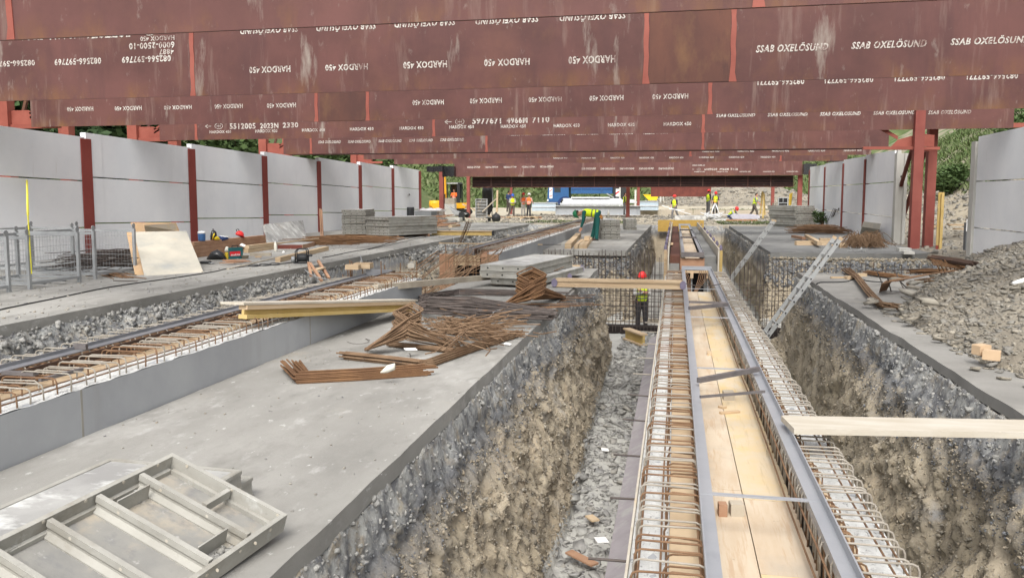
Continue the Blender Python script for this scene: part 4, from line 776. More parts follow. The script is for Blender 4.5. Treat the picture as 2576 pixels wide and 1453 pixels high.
# rebar mats in the cross trench
def rmesh(label, x0, x1, yy, z0, z1, nx_, nz_, top=.3, ym=None):
    mb = MB()
    for i in range(nx_):
        x = x0 + (x1 - x0) * (i + rnd.uniform(-.25, .25)) / nx_; mb.tube([(x, yy + rnd.uniform(-.02, .02), z0), (x + rnd.uniform(-.02, .02), yy, z1 + rnd.uniform(-.5, 1) * top * .4)], .009, 5)
    for j in range(nz_):
        z = z0 + .15 + (z1 * .3 - .65 - z0 - .15) * j / max(1, nz_ - 1); mb.tube([(x0, yy + .015, z + rnd.uniform(-.02, .02)), ((x0 + x1) / 2, yy + .015, z), (x1, yy + .015, z + rnd.uniform(-.02, .02))], .008, 5)
    return single('rebar_mat', mb, 'rebar_dark', label, 'rebar mat', 'rebar mats across the cross trench')
rmesh('upright rebar mat in the cross trench in front of the worker with crossed arms', -3.6, -.25, 21.9, -2.0, .12, 32, 10, .25)
rmesh('second rebar mat close behind the worker with crossed arms', -3.6, -.3, 24.1, -2.0, -.1, 24, 6, .2)
rmesh('upright rebar mat in the cross trench beside the near ladder', 1.35, 3.4, 21.9, -2.0, -.05, 20, 10, .25)
rmesh('upright starter bars standing before the dark edge of the right far slab', 3.4, 7.2, 22.0, -1.2, -.1, 22, 2, .3)
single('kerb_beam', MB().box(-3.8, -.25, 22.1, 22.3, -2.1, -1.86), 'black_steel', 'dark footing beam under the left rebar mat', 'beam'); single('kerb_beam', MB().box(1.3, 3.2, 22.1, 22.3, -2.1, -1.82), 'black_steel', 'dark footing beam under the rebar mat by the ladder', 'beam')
single('white_pipe', MB().tube([(1.75, 21.2, -1.75), (2.35, 21.25, -1.75)], .03, 8), 'galv', 'short pale pipe on the trench floor at the foot of the near ladder', 'pipe')
t = thing('timber_beam', 'short stub of yellow timber I beam standing in the trench below the worker', 'timber beam', (-.95, 20.6, -2.05), .5)
part('flange', MB().box(-.1, .1, -.5, .5, .26, .3), 'timber', t); part('flange', MB().box(-.1, .1, -.5, .5, 0, .04), 'timber', t); part('web', MB().box(-.03, .03, -.5, .5, .04, .26), 'yellow_beam', t)
# ============================================================ RUBBLE (uncountable stones)
def scatter(name, label, n, xr, yr, cond, size, m, flat_=.4, lift=.0, power=1., tilt=.5):
    x = nr.uniform(*xr, n); u = nr.uniform(0, 1, n) ** power; yy = yr[0] + u * (yr[1] - yr[0]); z = ground_z(x, yy); k = cond(x, yy, z)
    x, yy, z = x[k], yy[k], z[k]; x = x + rough_bank(x, yy, z) * ss(-.18, -.5, z) * (1 - ss(-1.75, -2.05, z)) * (yy < 47); s = nr.uniform(size[0] ** .5, size[1] ** .5, len(x)) ** 2 * nr.choice([.5, .7, 1, 1.5], len(x), p=[.35, .35, .22, .08]) * np.clip(.6 + yy / 16, .9, 1.8)
    return stones(name, np.stack([x, yy, z + lift * s], -1), s, m, flat_, label, tilt)
scatter('rubble', 'brown shale fragments covering the bank left of the channel', 95000, (-1.8, -.95), (2.2, 19), lambda x, y, z: (z < -.5) & (z > -2.0), (.004, .028), 'stone_brown', .4, 0, 1.9, 1.0)
scatter('rubble', 'pale crushed gravel under the edge of the main slab', 3500, (-1.82, -1.5), (2.2, 18.4), lambda x, y, z: (z < -.1) & (z > -.42), (.01, .045), 'stone_pale', .6, 0, 1.6, .8)
scatter('rubble', 'blue grey fines on the upper bank left of the channel', 22000, (-1.78, -1.4), (2.2, 24), lambda x, y, z: (z < -.35) & (z > -.8), (.005, .022), 'stone_blue', .5, 0, 1.7, 1.)
scatter('rubble', 'slate chips on the trench floor left of the channel', 6500, (-1.3, -.3), (2.2, 22), lambda x, y, z: z < -1.85, (.015, .09), 'stone_pale', .25, .1, 1.6, .3)
scatter('rubble', 'brown shale fragments covering the bank right of the channel', 95000, (1.6, 2.6), (2.6, 20), lambda x, y, z: (z < -.5) & (z > -2.0), (.004, .027), 'stone_brown', .4, 0, 1.8, 1.0)
scatter('rubble', 'pale crushed gravel under the edge of the right slab', 4500, (2.3, 2.66), (2.6, 18.4), lambda x, y, z: (z < -.1) & (z > -.45), (.01, .045), 'stone_pale', .6, 0, 1.4, .8)
scatter('rubble', 'blue grey fines on the upper bank right of the channel', 26000, (2.15, 2.6), (2.6, 24), lambda x, y, z: (z < -.3) & (z > -.85), (.005, .022), 'stone_blue', .5, 0, 1.5, 1.)
scatter('rubble', 'grey broken stone on the bank below the left slab', 34000, (-8.5, -6.6), (5.5, 26), lambda x, y, z: (z < -.12) & (z > -1.9), (.006, .035), 'stone_dark', .5, 0, 1.3, .8)
scatter('rubble', 'pale stones just under the left slab edge', 3500, (-8.5, -8.15), (5.5, 40), lambda x, y, z: (z < -.1) & (z > -.5), (.025, .07), 'stone_pale', .6, 0, 1.2, .8)
scatter('rubble', 'gravel on the far banks of the trenches', 14000, (-8.5, 2.9), (24.6, 46), lambda x, y, z: (z < -.1) & (z > -1.9), (.015, .055), 'stone_mix', .5, 0, 1.2, .8)
scatter('rubble', 'gravel on the faces of the cross trench', 16000, (-8.3, 7.4), (24.0, 24.9), lambda x, y, z: (z < -.1), (.012, .05), 'stone_brown', .5, 0, 1., .8)
scatter('rubble', 'dark gravel band in the cross trench face', 9000, (-4.3, 7.4), (24.2, 24.9), lambda x, y, z: (z < -.25) & (z > -.95), (.02, .06), 'stone_blue', .5, 0, 1., .8)
scatter('stone_heap', 'tan flakes of broken shale covering the heap on the right slab', 62000, (2.95, 9.5), (3.5, 21), lambda x, y, z: heap_h(x, y) > .02, (.008, .06), 'stone_tan', .25, .12, 1.2, .35)
scatter('rubble', 'scattered flat shale flakes spread over the right slab in front of the heap', 900, (2.8, 4.6), (5, 15), lambda x, y, z: (heap_h(x, y) < .08) & (nr.uniform(0, 1, len(x)) < np.exp(-np.maximum(0, (np.where(y < 8.6, 2.95 + (8.6 - y) * .42, 2.95 + np.maximum(0, y - 12) * .37) - x)) * 4)), (.03, .13), 'stone_tan', .22, 1.3, 1., .12)
P = np.stack([nr.uniform(2.75, 3.9, 500), nr.uniform(4.5, 13.5, 500), np.full(500, .008)], -1); P = P[P[:, 0] > 2.8 + np.abs(nr.normal(0, .25, 500))]
stones('rubble', P, nr.uniform(.02, .1, len(P)), 'stone_tan', .2, 'loose flakes lying on the bare concrete beside the stone heap', .1)
scatter('rubble', 'stony soil at the foot of the right slope and columns', 7000, (6.8, 20), (22, 60), lambda x, y, z: z > -.2, (.025, .09), 'stone_tan', .35, .1, 1., .4)
n = 9000; x = nr.uniform(10, 22, n); yy = nr.uniform(24, 70, n); z = hillR(x, yy); k = z < 3.0; stones('rubble', np.stack([x, yy, z], -1)[k], nr.uniform(.05, .28, k.sum()), 'stone_tan', .35, 'loose stones on the bare lower part of the right slope', .5)
scatter('soil_heap', 'stones covering the far soil heap behind the red helmeted workers', 9000, (-6, 18), (76, 100), lambda x, y, z: z > .7, (.05, .16), 'stone_tan', .5, .1, 1., .6)
scatter('rubble', 'grit and pebbles on the sandy ground past the slabs', 3000, (-14, 9), (49, 72), lambda x, y, z: z > -.4, (.03, .14), 'stone_tan', .4, .1, 1., .3)
for i, (k, x, y, z, s, lab) in enumerate([(8, 340, 870, -.3, .17, 'big pale lump of broken concrete against the main slab edge'), (8, 430, 790, -.27, .10, 'smaller pale concrete lump just above the biggest lump'), (8, 120, 1080, -.3, .13, 'pale concrete lump below the main slab near the bottom of the photo'), (8, 650, 540, -.3, .11, 'pale rock under the main slab halfway along'), (8, 700, 480, -.28, .08, 'small pale rock above the halfway rock'), (8, 500, 690, -.28, .07, 'little pale stone between the lumps at the main slab edge')]):
    P = Q(k, x, y, z); stones('concrete_lump', np.array([P]), s * 1.15, 'stone_pale', .8, lab, .4, None)
mb = MB().bar(Q(8, 990, 155, -.25), Q(8, 1055, 255, -.45), .03, .02); single('timber_stick', mb, 'timber', 'pale stick lying on the gravel below the main slab edge', 'stick')
for k, x, y, sx, rz, lab in [(8, 1985, 530, .10, .2, 'small white card on the trench floor, farther one'), (8, 1960, 1225, .13, .5, 'larger white card on the trench floor near the bottom of the photo')]:
    p = Q(k, x, y, -1.98); t = MB().box(-sx / 2, sx / 2, -sx * .4, sx * .4, 0, .006); o = part('paper_card', t, 'white_paint'); o.location = p + Vector((0, 0, .08)); o.rotation_euler = (.15, .1, rz); tag(o, lab, 'card')
block('broken brown board lying on the trench floor by the larger white card', Q(8, 1810, 1310, -1.98), .10, .38, .02, R_(50), 'timber_brown'); block('pale wood scrap on the trench floor above the larger card', Q(8, 1890, 1010, -1.98), .1, .16, .02, .6, 'timber')

mb = None
P = np.stack([nr.uniform(-3.9, -1.66, 500), 2.4 + nr.uniform(0, 1, 500) ** 1.3 * 15, np.full(500, .003)], -1); P = P[fbm(P[:, 0] * 1.3, P[:, 1] * .8, P[:, 2], 3) > -.05]
stones('grit', P, nr.uniform(.004, .018, len(P)), 'stone_mix', .5, 'small grit and crumbs scattered over the main slab', .2)
P = np.stack([nr.uniform(-14, -8.5, 1300), 9 + nr.uniform(0, 1, 1300) ** 1.4 * 38, np.full(1300, .006)], -1)
stones('grit', P, nr.uniform(.01, .045, len(P)), 'stone_mix', .5, 'small grit and crumbs scattered over the left slab', .2)
# ============================================================ SITE OBJECTS
def ang(a, b): return math.atan2(b[1] - a[1], b[0] - a[0])
# ---- formwork panels in stacks
_pp = {}
def panel_mesh(W, L, h, face='form_face', fr='form_steel'):
    key = (round(W, 2), round(L, 2), h, fr)
    if key in _pp: return _pp[key]
    mb = MB()
    for y0, y1 in ((0, .03), (L - .03, L)): mb.box(0, W, y0, y1, 0.0, h)
    for x0, x1 in ((0, .03), (W - .03, W)): mb.box(x0, x1, .031, L - .031, 0, h)
    for y0, y1 in ((-.008, 0), (L, L + .008)):
        mb.box(.0, W, y0, y1, 0.002, .02).box(0, W, y0, y1, h - .02, h - .002)
    for x0, x1 in ((-.008, 0), (W, W + .008)): mb.box(x0, x1, 0, L, 0.002, .02).box(x0, x1, 0, L, h - .02, h - .002)
    fm = MB().box(.031, W - .031, .031, L - .031, h - .02, h - .004)
    hm = MB().lathe([(.016, -.003), (.016, 0)], (0, 0, 0), 8, 'y')
    _pp[key] = (mb.mesh('rim', fr), fm.mesh('face', face), hm.mesh('tie_hole', 'hole')); return _pp[key]
def formpanel(label, loc, rz, W, L, h, group, fr='form_steel'):
    t = thing('formwork_panel', label, 'formwork panel', loc, rz, group); a, b, c = panel_mesh(W, L, h, fr=fr)
    part('rim', a, None, t); part('face', b, None, t)
    n = max(3, int(W / .22))
    for i in range(n): part('tie_hole', c, None, t, loc=(W * (i + .5) / n, -.001, h / 2))
    return t
def pstack(where, FL, FR, BR, n, z0, h=.118, jit=.02, gap=.006, bearer=True, shifts={}):
    FL, FR, BR = Vector(FL), Vector(FR), Vector(BR); W = (FR - FL).to_2d().length; rz = ang(FL, FR); dv = (BR - FR); L = abs(-dv[0] * math.sin(rz) + dv[1] * math.cos(rz)); L = max(L, .6)
    for i in range(n):
        s = shifts.get(i, (0, 0)); off = Matrix.Rotation(rz, 3, 'Z') @ Vector((s[0] + rnd.uniform(-jit, jit), s[1] + rnd.uniform(-jit, jit), 0))
        formpanel(ordl(i, n) + ' formwork panel ' + where, Vector((FL[0], FL[1], z0 + i * (h + gap))) + off, rz + rnd.uniform(-.012, .012), W, L, h, 'formwork panels ' + where)
    if bearer:
        for j, lab in ((.15, 'near'), (.8, 'rear')):
            o = part('timber_bearer', MB().box(0, W * .96, 0, .1, 0, z0 - .002), 'timber_brown'); o.location = Vector((FL[0], FL[1], 0)) + Matrix.Rotation(rz, 3, 'Z') @ Vector((W * .05, L * j, 0)); o.rotation_euler = (0, 0, rz); tag(o, lab + ' timber bearer under the panels ' + where, 'bearer')
pstack('of the low stack on the main slab', Q(17, 1000, 548, .44), Q(17, 1640, 570, .44), Q(17, 1945, 408, .44), 3, .08, .114, .01, shifts={0: (.16, .1)})
pstack('in the taller stack by the left wall', Q(16, 185, 775, .08), Q(16, 640, 775, .08), Q(16, 640, 775, .08) + Vector((.2, 2.4, 0)), 9, .08, .105, .03)
pstack('in the shorter stack by the left wall', Q(16, 655, 785, .1), Q(16, 1105, 805, .1), Q(16, 1500, 735, .1), 6, .1, .114, .03)
pstack('behind the bending worker', Q(11, 850, 1262, 0), Q(11, 1165, 1262, 0), Q(11, 1262, 1200, 0), 7, .01, .098, .02, bearer=False)
pstack('in the rear stack on the far slab', Q(11, 1262, 1104, 0), Q(11, 1437, 1104, 0), Q(11, 1437, 1104, 0) + Vector((.1, 1.2, 0)), 5, .01, .1, .02, bearer=False)
a = Q(13, 215, 1088, 0); b = Q(13, 478, 1084, 0); pstack('in the tall stack by the right wall', a, b, b + Vector((-.3, 2.4, 0)), 9, .01, .118, .05, bearer=False, shifts={i: (-.0 - .03 * (i % 3), .1 * i * .3) for i in range(9)})
a = Q(13, 35, 1050, 0); formpanel('single low formwork panel lying left of the tall right stack', a, ang(a, Q(13, 145, 1088, 0)), .9, 1.4, .1, None)
# ---- big formwork panel in the foreground, ribs up
FLc = Q(7, 1300, 510, .36); CW = Vector((.174, .982, .072)).normalized(); rB = Vector(ray(7, 2165, 975)); PA_ = FLc - Vector((0, 0, H)); FRc = rB * (PA_.dot(CW) / rB.dot(CW)) + Vector((0, 0, H))
UX = (FRc - FLc); W = UX.length; UX.normalize(); UZ = UX.cross(CW).normalized(); Ln = 2.4
t = thing('formwork_panel', 'large steel framed formwork panel lying ribs up in the left foreground', 'formwork panel', FLc - UZ * .095)
t.rotation_euler = Matrix((UX, CW, UZ)).transposed().to_euler()
h = .095
def cbar(x0, x1, y0, y1): return MB().box(x0, x1, y0, y1, 0, h)
def rib_y(x, w=.025):   # runs along y (long side)
    return MB().prism([(x - w / 2, h), (x + w / 2, h), (x + w / 2, h - .03), (x + w * .2, h - .045), (x + w * .2, .04), (x + w / 2, .02), (x + w / 2, 0), (x - w / 2, 0), (x - w / 2, .02), (x - w * .2, .04), (x - w * .2, h - .045), (x - w / 2, h - .03)], Ln - .08, (0, -Ln + .04, 0))
def rib_x(y, w=.026, x0=.035, x1=None):
    x1 = (W - .035) if x1 is None else x1
    return MB().prism([(y - w / 2, h), (y + w / 2, h), (y + w / 2, h - .03), (y + w * .2, h - .045), (y + w * .2, .04), (y + w, .02), (y + w, 0), (y - w, 0), (y - w, .02), (y - w * .2, .04), (y - w * .2, h - .045), (y - w / 2, h - .03)], x1 - x0, (x0, 0, 0), ((0, 1, 0), (0, 0, 1), (1, 0, 0)))
part('rim', MB().prism([(0, 0), (W, 0), (W, -.024), (0, -.024)], h, (0, 0, 0), ((1, 0, 0), (0, 1, 0), (0, 0, 1))), 'form_steel', t)
part('rim', MB().box(0, W, -Ln, -Ln + .035, 0, h), 'form_steel', t)
part('rim', MB().box(0, .024, -Ln + .036, -.025, 0, h), 'form_steel', t); part('rim', MB().box(W - .024, W, -Ln + .036, -.025, 0, h), 'form_steel', t)
for x0, x1 in ((.0245, .045), (W - .045, W - .0245)): part('lip', MB().box(x0, x1, -Ln + .04, -.04, .012, .035), 'form_steel', t)
part('lip', MB().box(.046, W - .046, -.045, -.0245, .012, .035), 'form_steel', t)
# rib positions from their left ends
def along(k, x, y):
    r = Vector(ray(k, x, y)); o_ = Vector((0, 0, H)); s_ = (FLc - o_).dot(UZ) / r.dot(UZ); return -(o_ + r * s_ - FLc).dot(CW)
r1 = along(7, 1045, 655); r2 = along(7, 705, 805); r3 = along(7, 335, 985); r4 = r3 + (r3 - r2) * 1.02
print('ribs', r1, r2, r3, W)
for r in (r1, r2, r3, r4, r4 + .36, r4 + .72, r4 + 1.08):
    if r < Ln - .1: part('rib', rib_x(-r), 'form_steel', t)
xm = W * .55
part('short_rib', MB().box(xm - .012, xm + .012, -r1 + .03, -.037, .05, h - .002), 'form_steel', t)
part('web_plate', MB().box(.115, .122, -r2 + .03, -r1 - .03, .01, h - .004), 'form_steel', t); part('web_plate', MB().box(W - .135, W - .128, -r2 + .03, -r1 - .03, .01, h - .004), 'form_steel', t)
part('ply_face', MB().box(.0245, W - .0245, -Ln + .036, -.0245, -.002, .0115), 'form_inner', t)
hm = MB().lathe([(.008, -.0012), (.008, .0012)], (0, 0, 0), 10, 'x').mesh('hole_rim', 'board_white'); hm2 = MB().lathe([(.008, -.0012), (.008, .0012)], (0, 0, 0), 10, 'y').mesh('hole_rim', 'board_white')
for y in np.arange(-.12, -Ln + .1, -.21): part('tie_hole', hm, None, t, loc=(.026, y, .085)); part('tie_hole', hm, None, t, loc=(W + .001, y, .07))
for x in np.arange(.12, W, .28): part('tie_hole', hm2, None, t, loc=(x, -.0265, .085)); [part('tie_hole', hm2, None, t, loc=(x + .05, -r - .012, .075)) for r in (r1, r2, r3)]
P = []
for _ in range(60): u_ = rnd.choice([rnd.uniform(.05, .11), rnd.uniform(W - .12, W - .05)]); P.append(FLc - UZ * .08 + UX * u_ + CW * rnd.uniform(-r2 + .03, -r1 - .03))
stones('mortar_crumbs', np.array(P), nr.uniform(.01, .04, 60), 'stone_pale', .6, 'mortar crumbs lodged in the ribs of the foreground panel')
ul, ur, u3 = Q(7, 830, 550, .236), Q(7, 0, 880, .236), Q(7, 1820, 640, .236)
rz2 = ang(ul, u3) - .0
def lowpanel(label, loc, rzz, W_, L_, z, blot=True):
    t = thing('formwork_panel', label, 'formwork panel', (loc[0], loc[1], z), rzz, 'panels under the foreground panel'); a, b, c = panel_mesh(W_, L_, .112); q = part('rim', a, None, t, loc=(0, -L_, 0)); q = part('face', b, None, t, loc=(0, -L_, 0))
    if L_ < 1: part('tie_hole', MB().lathe([(.014, 0), (.014, .004)], (0, 0, 0), 8, 'x').mesh('tie_hole', 'hole'), None, t, loc=(W_ + .006, -.12, .06))
lowpanel('upper mortar splashed panel directly beneath the foreground panel, face up', ul, rz2, .42, 2.4, .122)
lowpanel('lower mortar splashed panel under the upper one at the left of the foreground panel', ul + Vector((.03, .02, 0)), rz2 - .01, .42, 2.3, .006)
c_ = Q(7, 1820, 640, .2); lowpanel('narrow mortar splashed panel end poking out behind the foreground panel, upper one', Vector((c_[0] - .62, c_[1] + .02, 0)), rz2, .62, .22, .09)
c_ = Q(7, 1888, 700, .11); lowpanel('narrow panel end poking out behind the foreground panel, lower one', Vector((c_[0] - .6, c_[1] + .04, 0)), rz2, .6, .22, -.0)
# ---- mesh containers
def container(label, x, yy, rz=0., w=1.6, l=1.23, h=.96):
    t = thing('mesh_container', label, 'mesh container', (x, yy, 0), rz, 'mesh containers by the left wall'); p = .055
    for i, (cx, cy) in enumerate(((0, 0), (-w, 0), (0, l), (-w, l))):
        part('post', MB().box(cx - p / 2, cx + p / 2, cy - p / 2, cy + p / 2, 0, h), 'galv', t)
        part('lifting_ear', MB().prism([(-.03, 0), (.03, 0), (.05, .07), (.02, .1), (-.02, .1), (-.05, .07)], .012, (cx, cy - .006, h + .001), ((0, 1, 0), (0, 0, 1), (1, 0, 0))), 'galv', t)
    for z in (h - .05, .1):
        for y_ in (0, l): part('rail', MB().box(-w + p / 2, -p / 2, y_ - .02, y_ + .02, z - .025, z + .025), 'galv', t)
        for x_ in (0, -w):
            if not (x_ == 0 and z > .5): part('rail', MB().box(x_ - .02, x_ + .02, p / 2, l - p / 2, z - .025, z + .025), 'galv', t)
    for kind, fixed, a, b in (('y', 0, -w, 0), ('y', l, -w, 0), ('x', -w, 0, l)):
        mb = MB()
        for s in np.arange(a + .06, b, .075):
            mb.tube([(s, fixed, .12), (s, fixed, h - .07)] if kind == 'y' else [(fixed, s, .12), (fixed, s, h - .07)], min(.0022, 1), 4)
        for z in np.arange(.2, h - .1, .2): mb.tube([(a, fixed, z), (b, fixed, z)] if kind == 'y' else [(fixed, a, z), (fixed, b, z)], .003, 4)
        part('mesh_side', mb, 'galv', t)
    for s in (.3, .7): part('skid', MB().box(-w, 0, l * s - .03, l * s + .03, .05, .09), 'galv', t)
container('galvanised mesh container cut off by the left edge of the photo', -11.19, 10.7)
container('galvanised mesh container in front of the widest red wall post', -11.18, 12.38, w=1.35)
container('mesh container standing behind the leaning plywood sheets, open towards them', -11.3, 14.2, w=1.5)
container('mesh container at the back against the wall, behind the other containers', -13.4, 14.9, w=1.2, l=1.4)
mb = MB().tube([QX(14, 495, 0, -11.2), QX(14, 525, 500, -11.15), QX(14, 560, 1040, -11.15)], .012, 4); a = QX(1, 203, 1360, -15.88); mb.tube([a, QX(14, 495, 0, -11.2)], .02, 4); single('yellow_strap', mb, 'yellow_tape', 'yellow strap hanging down the wall into the mesh container', 'strap')
# ---- sheets
def sheet(label, pts, th, m, name='plywood_sheet', cat='plywood sheet', group=None):
    pts = [Vector(p) for p in pts]; n = (pts[1] - pts[0]).cross(pts[3] - pts[0]).normalized() * th; vs = pts + [p - n for p in pts]
    return single(name, MB().add(vs, [(0, 1, 2, 3), (7, 6, 5, 4), (0, 4, 5, 1), (1, 5, 6, 2), (2, 6, 7, 3), (3, 7, 4, 0)]), m, label, cat, group)
def lean(k, bl, br, tr, tl, off, ztop):   # off = horizontal lean vector of the top edge
    B0, B1 = Q(k, *bl), Q(k, *br); return [B0, B1, Q(k, *tr, ztop), Q(k, *tl, ztop)]
GP = 'plywood sheets leaning on the container'
sheet('large concrete stained plywood sheet leaning in front with a bare tan right edge', [Q(4, 1090, 632), Q(4, 1535, 605), Q(4, 1405, 293, .82), Q(4, 1010, 300, .82)], .022, 'cast_ply', group=GP)
sheet('brown plywood sheet peeping out left behind the stained one', [Q(4, 1035, 632) + Vector((-.12, .1, 0)), Q(4, 1480, 610) + Vector((-.2, .3, 0)), Q(4, 1350, 300, .80) + Vector((-.2, .2, 0)), Q(4, 955, 303, .80)], .02, 'ply_orange', group=GP)
sheet('plywood sheet standing highest behind the two leaning ones', [Q(4, 1060, 500) + Vector((0, .2, 0)), Q(4, 1400, 480) + Vector((0, .2, 0)), Q(4, 1328, 232, .9), Q(4, 985, 230, .9)], .02, 'ply_orange', group=GP)
sheet('small yellowish plywood offcut on top of the leaning sheets', [Q(4, 1098, 300, .72), Q(4, 1335, 292, .72), Q(4, 1328, 240, .9), Q(4, 1088, 255, .9)], .02, 'yellow_ply', group=GP)
t = Q(4, 2030, 385); u = Q(4, 2312, 345)
sheet('grey formwork panel leaning against the left wall beside a post', [t, u, QX(4, 2285, 213, -14.9), QX(4, 1995, 243, -14.6)], .1, 'form_face', 'formwork_panel', 'formwork panel')
# ---- planks and beams
def plank(label, p, q, w_, t_, m='timber', cat='plank', name='timber_plank', group=None, up=(0, 0, 1)):
    return single(name, MB().bar(p, q, w_, t_, up), m, label, cat, group)
def h20(label, p, q, h=.2, w_=.08, m='yellow_beam', mf='timber', cap=False, plastic='strap_purple'):
    p, q = Vector(p), Vector(q); d = (q - p); L = d.length; t = thing('timber_beam', label, 'timber beam', p, ang(p, q)); t.rotation_euler[1] = -math.atan2(d[2], d.to_2d().length)
    part('flange', MB().box(0, L, -w_ / 2, w_ / 2, h - .04, h), mf, t); part('flange', MB().box(0, L, -w_ / 2, w_ / 2, 0, .04), m, t); part('web', MB().box(.0, L, -.015, .015, .041, h - .041), m, t)
    if cap:
        for x in ((0, L) if cap == 2 else ((L,) if cap == 1 else (0,))): part('end_cap', MB().prism([(-.02, 0), (.02, .0), (.05, .03), (.05, h - .03), (.02, h), (-.02, h), (-.05, h - .03), (-.05, .03)], w_ + .02, (x, -w_ / 2 - .01, 0)), plastic, t)
    return t
p = Q(4, 1830, 955, .46); q = Q(5, 470, 935, .02); q = q + (q - p).normalized() * .25
t = h20('wide white topped yellow timber beam bridging the left trench onto the main slab', p, Vector((q[0], q[1], .06)), .13, .1)
part('board', MB().box(-.04, (Vector((q[0], q[1], .06)) - p).length + .1, -.04, .24, .134, .156), 'board_white', t)
h20('yellow timber I beam bridging the far left trench', Q(5, 682, 325, .0), Q(5, 1145, 328, .0), .2, .1, cap=1, plastic='machine_black')
plank('long square timber bridging from the left channel wall to the low panel stack', Q(5, 255, 722, .36), Q(5, 1135, 640, .16), .09, .09, 'timber_grey')
plank('thin batten lying across the left trench near the far segment', Q(5, 745, 385, .45), Q(5, 1510, 396, .2), .08, .03, 'timber'); plank('thin dark rod continuing the batten onto the far slab', Q(5, 1510, 396, .2), Q(5, 1655, 396, .02), .02, .02, 'rebar_dark', name='steel_bar', cat='steel bar')
plank('broad pale plank bridging the right trench to the right edge of the photo', Q(9, 790, 300, .07), Q(9, 2600, 320, .07) + Vector((.3, 0, 0)), .33, .04, 'board_white')
p, q = Q(5, 1610, 712, .05), Q(5, 2575, 716, .05); q[1] = p[1]
h20('timber beam pair bridging the right trench just before the worker, first of the pair', p, q, .14, .08, 'timber', 'timber', 2); h20('second timber beam of the pair bridging the right trench before the worker', p + Vector((.02, .14, 0)), q + Vector((.0, .14, 0)), .14, .08, 'timber', 'timber')
h20('short yellow timber beam beside the low panel stack, farther one', Q(17, 2110, 655, 0), Q(17, 2440, 655, 0), .14, .08, cap=1); h20('yellow timber beam just behind the orange rebar loops', Q(17, 1800, 785, 0), Q(17, 2265, 785, 0), .14, .08, 'timber', cap=1)
block('square timber block left of the farther short yellow beam', Q(17, 1965, 690, 0), .5, .25, .16, .2, 'timber'); block('smaller pale timber block in front of the farther yellow beam', Q(17, 2120, 705, 0), .3, .25, .13, .1, 'timber')
plank('red brown steel angle lying against the right side of the low panel stack', Q(17, 1560, 705, .05), Q(17, 2100, 520, .2), .05, .05, 'dark_red', name='steel_bar', cat='steel bar')
mb = MB()
for i in range(14): p = Q(17, 2060 + rnd.uniform(-50, 70), 565 + rnd.uniform(-30, 30), .1); mb.box(p[0] - .05, p[0] + .05, p[1] - .01, p[1] + .01, p[2] - .02 * rnd.random(), p[2] + .04)
single('foil_scrap', mb, 'aluminium', 'crumpled shiny metal scrap at the corner of the low panel stack', 'scrap')
for i, (xa, ya, xb, yb, sx) in enumerate([(1690, 415, 1790, 330, .2), (1750, 415, 1820, 368, .12), (1785, 415, 1845, 372, .12), (1815, 415, 1890, 340, .14)]):
    p, q = Q(5, xa + 20, ya, .05), Q(5, xb, yb, .05); plank(['leftmost, tallest', 'second', 'third', 'rightmost'][i] + ' timber of the four squared timbers on the far slab before the bending worker', p, q, sx, .13 if i else .22, 'timber', 'squared timber', group='squared timbers on the far slab')
block('short squared timber lying on top of the rightmost squared timber', Q(5, 1855, 362, .13), .18, .7, .13, ang(Q(5, 1835, 415), Q(5, 1890, 340)) - R_(90), 'timber')
block('pale square block on the stirrups of the left wall, larger one', Q(16, 600, 1440, .46), .28, .22, .09, .1, 'timber'); block('pale square block on the left wall, smaller one at the left', Q(16, 520, 1448, .46) + Vector((-.05, -.15, 0)), .22, .14, .08, .1, 'timber')
block('small block on the far end of the near left channel frame', Q(16, 1550, 1430, .4), .12, .1, .08, 0, 'board_white')
# ---- timber pile with belongings
A, B = Q(15, 190, 785), Q(15, 1275, 645); dirv = (B - A).normalized(); hA, = (.105,)
for i in range(4):
    s = A + dirv * (-.45 + .03 * i) + Vector((0, 0, .055 + i * hA)); e = B + dirv * (-.02 * i) + Vector((0, 0, .055 + i * hA)); plank(ordl(i, 4) + ' brown beam of the timber pile under the backpack', s + Vector((-.06, .03, 0)), e + Vector((-.06, .03, 0)), .16, .1, 'timber_brown', 'beam', group='brown beams in the timber pile')
def on(k, x, y, z): return Q(k, x, y, z)
c = on(15, 247, 548, .42); c = A + dirv * .12 + Vector((-.06, .05, .425))
t = thing('cool_box', 'round blue and white water cooler standing on the timber pile', 'cooler', c); part('body', MB().lathe([(.085, 0), (.095, .02), (.1, .19), (.1, .2)], n=20), 'cooler_blue', t, True); part('lid', MB().lathe([(.103, .2), (.103, .235), (.09, .26), (.02, .27)], n=20), 'white_paint', t, True)
c = A + dirv * .78 + Vector((-.06, .03, .425))
t = thing('backpack', 'black and yellow backpack slumped on the timber pile', 'backpack', c, ang(A, B))
part('bag', MB().loft([((-.05, 0, .0), (.11, 0, 0), (0, .09, 0)), ((-.06, 0, .1), (.1, 0, 0), (0, .09, 0)), ((-.05, 0, .2), (.09, 0, .02), (0, .07, 0)), ((-.07, 0, .27), (.04, 0, 0), (0, .03, 0))], 12), 'bag_black', t, True)
part('pocket', MB().loft([((0, -.06, 0), (.13, 0, 0), (0, .06, 0)), ((.0, -.06, .05), (.13, 0, -.01), (0, .06, 0)), ((-.02, -.06, .1), (.06, 0, -.02), (0, .03, 0))], 12), 'yellow_plastic', t, True)
part('strap', MB().tube([(-.15, -.03, .02), (-.17, -.06, .1), (-.13, -.07, .18)], .018, 6), 'yellow_plastic', t, True); part('handle', MB().tube([(-.09, 0, .25), (-.1, 0, .31), (-.06, 0, .31), (-.05, 0, .25)], .008, 6), 'bag_black', t, True)
